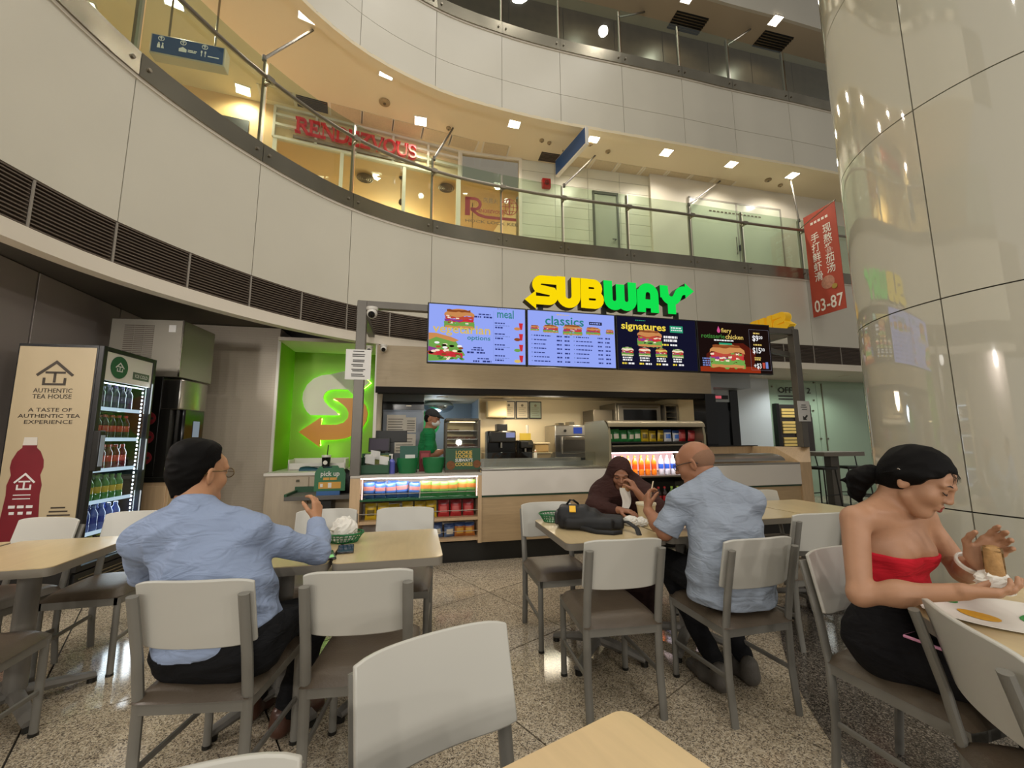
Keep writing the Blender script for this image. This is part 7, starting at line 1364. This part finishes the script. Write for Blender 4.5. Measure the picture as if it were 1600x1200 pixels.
# ============================================================ things on the tables and in hands
def crumple(name, label, cat, loc, r, m, seed, n=22, flat=.7, amp=.9):
    rg = random.Random(seed); K = [(rg.uniform(-1, 1), rg.uniform(-1, 1), rg.uniform(-1, 1), rg.uniform(0, 6)) for _ in range(6)]
    def fn(a, b):
        t = PI*b; p = 2*PI*a; d = Vector((math.sin(t)*math.cos(p), math.sin(t)*math.sin(p), -math.cos(t))); s = 1+amp*sum(abs(math.sin(9*(k[0]*d.x+k[1]*d.y+k[2]*d.z)+k[3])) for k in K)/6-amp*.3
        return (d.x*r*s, d.y*r*s, max(0, r*flat*(.8+d.z*s)))
    return solo(name, label, cat, MB().grid(fn, n, 14, cu=True), m, loc, 0, smooth=False)
TZ = .756
def basket(x, y, z, label, r=.12, h=.05, tilt=(0, 0)):
    t = thing('food_basket', label, 'basket', (x, y, z)); t.rotation_euler = (tilt[0], tilt[1], 0)
    MB().lathe([(.001, 0), (r*.7, 0), (r*.72, .004), (.001, .004)], 24, sy=.75, caps=False).build('base', M_bask, t)
    MB().tube([(r*math.cos(a), r*.75*math.sin(a), h) for a in [2*PI*k/32 for k in range(33)]], .004, 6, .006, caps=False).build('rim', M_bask, t)
    m = MB()
    for k in range(28): a = 2*PI*k/28; m.tube([(r*.7*math.cos(a), r*.75*.7*math.sin(a), .002), (r*.98*math.cos(a+.1), r*.75*.98*math.sin(a+.1), h)], .0028, 5)
    for q in (.35, .68): m.tube([((r*.7+r*.29*q)*math.cos(a), .75*(r*.7+r*.29*q)*math.sin(a), h*q) for a in [2*PI*k/32 for k in range(33)]], .0022, 5, caps=False)
    m.build('lattice', M_bask, t); return t
M_tis = mat('tissue', 'ddd9cf', .8)
basket(-.965, 2.45, TZ, 'green lattice basket on the left table in front of the man\'s hand', .11, .05)
crumple('paper_napkin', 'white crumpled napkin in the basket on the left table', 'napkin', (-.965, 2.45, TZ+.008), .055, M_tis, 3, flat=1.1)
for k, (x, y, a, l, c) in enumerate(((-.93, 2.15, .5, 'phone with a bright green screen edge on the left table', '274a33'), (-.88, 2.27, .35, 'dark phone lying beside the basket on the left table', '20304a'))):
    t = thing('phone', l, 'phone', (x, y, TZ), a); MB().bx(-.04, .04, -.08, .08, 0, .009).build('body', M_blkg, t, bev=.003); MB().bx(-.036, .036, -.075, .075, .0092, .0098).build('screen', mat('phone_scr'+str(k), c, .1, emit=.15), t)
    if k == 0: MB().bx(-.03, .03, -.07, -.02, .0099, .0103).build('lit_panel', emis('phone_green', '9be08a', .8), t)
basket(.30, 3.0, TZ, 'green lattice basket at the left edge of the backpack table', .115, .055)
# black backpack lying on the table
bp = thing('backpack', 'black backpack with a yellow tag lying on the table', 'bag', (.50, 2.80, TZ), R(-12))
BK = mat('nylon_black', '161617', .55, 0, .4, bump=(300, .2))
o = sdf_obj('bag_body', [rbox((-.07, .0, .055), (.125, .1, .055), .03, None, .03), rbox((-.1, .0, .085), (.1, .095, .052), .03, None, .02), rbox((.1, .0, .04), (.12, .095, .035), .025, None, .06), rbox((.0, -.1, .04), (.15, .03, .035), .02, None, .02)], BK, None, .006, chain(wrinkle(.004, .9, 61), cut((0, 0, .001), (0, 0, -1))))
o.parent = bp; 
MB().bx(-.02, .02, -.025, .025, 0, .006).build('yellow_tag', mat('tag_yellow', 'e8b21c', .5), bp, (-.1, -.085, .124)).rotation_euler = (R(38), 0, .1)
MB().tube([(-.02, -.1, .075), (.06, -.115, .068), (.15, -.1, .055), (.2, -.07, .05)], .0035, 6).build('zip', mat('zip_grey', '8a8a88', .3, .6), bp)
MB().tube([(.15, -.02, .05), (.24, -.07, .055), (.29, -.13, .03), (.31, -.2, -.03)], .008, 8, .018, up=(0, 1, 0)).build('strap', BK, bp); MB().tube([(-.05, -.12, .02), (.05, -.19, .01), (.15, -.2, .01), (.2, -.16, .008)], .006, 8, .015).build('strap', BK, bp); MB().tube([(-.15, .06, .13), (-.12, .0, .17), (-.1, -.0, .17), (-.07, .05, .14)], .007, 8).build('handle', BK, bp)
MB().bx(-.22, -.19, -.06, .08, .02, .1).build('side_pocket', mat('nylon_grey', '2b2b2d', .5), bp, bev=.012)
# soup tub, tissues
tb_ = thing('food_tub', 'beige lidded soup tub with brown print in front of the bald man', 'tub', (.925, 2.95, TZ)); MB().lathe([(.048, 0), (.065, .12), (.062, .12), (.046, .006)], 24).build('tub', mat('tub_cream', 'cdb98f', .4), tb_); MB().lathe([(.066, .118), (.069, .12), (.069, .132), (.062, .132), (.062, .124)], 24).build('rim', mat('tub_lid', 'd8cdb2', .4), tb_)
m = MB(); [m.add([(.0585*math.cos(a)+.0, .0585*math.sin(a), z) for a, z in ((a0, z0), (a0+.16, z0), (a0+.16, z0+.02), (a0, z0+.02))], [(0, 1, 2, 3)]) for a0, z0 in ((-1.9, .07), (-1.65, .07), (-1.4, .07), (-1.8, .04), (-1.5, .04))]; m.build('print', mat('tub_print', '8f6b3c', .5), tb_)
crumple('paper_napkin', 'crumpled white tissue on the table left of the soup tub', 'napkin', (.79, 2.86, TZ), .04, M_tis, 5); crumple('paper_napkin', 'second crumpled white tissue touching the soup tub', 'napkin', (.855, 2.85, TZ), .035, M_tis, 9)
t = thing('sandwich_wrapper', 'white sandwich wrapper held to the headscarfed woman\'s mouth', 'wrapper', (.865, 3.2, .83)); m = MB(); m.slab(lambda u, v: (Vector((-.045+.085*u*(.6+.4*v)+.01*math.sin(5*v), .012*math.sin(5*u+3*v), .15*v-.02)), Vector((.1, 1, 0)).normalized()), 8, 8, .003); m.build('paper', M_tis, t); MB().sph((.0, .01, .13), (.032, .028, .035), 12, 8).build('bread', mat('bread_brown', '9a7048', .7), t)
t = thing('tent_card', 'white folded card standing on the table between the bald man and the woman', 'card', (1.02, 3.22, TZ), R(15)); m = MB(); m.add([(-.05, -.03, 0), (.05, -.03, 0), (.03, 0, .12), (-.03, 0, .12), (-.05, .03, 0), (.05, .03, 0)], [(0, 1, 2, 3), (5, 4, 3, 2)]); m.build('card', M_paper, t); MB().bx(-.03, .03, -.031, -.03, .02, .03).build('print', M_ink, t)
# sandwich paper, sandwich and wrap on the round table
pp = thing('sandwich_paper', 'white sandwich paper printed with green and yellow blots on the round table', 'paper', (1.565, 1.42, TZ), R(-35))
def pw(u, v): return (-.2+.4*u, -.15+.3*v, .006+.012*(u-.5)**2*8+.008*math.sin(7*u+4*v)*(v))
MB().slab(lambda u, v: (Vector(pw(u, v)), Vector((0, 0, 1))), 16, 12, .002).build('paper', M_tis, pp)
for k, (cx, cy, r, c) in enumerate(((.36, .3, .15, 'd8a020'), (.2, .74, .14, '2f8a3c'), (.72, .42, .15, '2f8a3c'), (.8, .85, .1, 'd8a020'))):
    m = MB(); P = [(cx+r*.8*math.cos(a), cy+r*math.sin(a)) for a in [2*PI*q/16 for q in range(16)]]; pts = [Vector(pw(min(max(a, 0), 1), min(max(b, 0), 1)))+Vector((0, 0, .0025)) for a, b in P]; m.add([tuple(p) for p in pts], [tuple(range(16))]); m.build('print_blot', mat('blot_'+c, c, .6), pp)
sw = thing('sandwich', 'toasted sandwich half held upright in the woman\'s hands', 'sandwich', (1.51, 1.36, .875), R(40))
BRD = mat('toast', 'b88e58', .75, var=(45, .35), bump=(60, .5)); 
def loaf(x): return MB().grid(lambda a, b: (x+.016*math.cos(2*PI*a), .022*math.sin(2*PI*a)*(1-.15*b), .105*b+.006*math.sin(9*a+5*b)), 16, 8, cu=True)
for x in (-.016, .018): lf = loaf(x); n = 9; lf.sph((x, 0, .103), (.013, .019, .01), 12, 6); lf.build('bread', BRD, sw)
MB().slab(lambda u, v: (Vector((.002+.004*math.sin(20*v), -.023+.046*u, .01+.097*v)), Vector((1, 0, 0))), 6, 8, .012).build('filling', mat('filling', '8a6a3c', .6, var=(50, .5)), sw)
crumple('wrap_paper', 'white paper wrapped round the lower end of the woman\'s sandwich', 'wrapper', (1.505, 1.36, .85), .034, M_tis, 14, 20, .9)
t = thing('phone', 'pink phone on the lap of the woman in red', 'phone', (1.40, 1.475, .645), R(20)); MB().bx(-.035, .035, -.07, .07, 0, .01).build('case', mat('phone_pink', 'd58fb0', .4), t, bev=.004); MB().bx(-.03, .03, -.065, .065, .0102, .0106).build('screen', M_blkg, t)
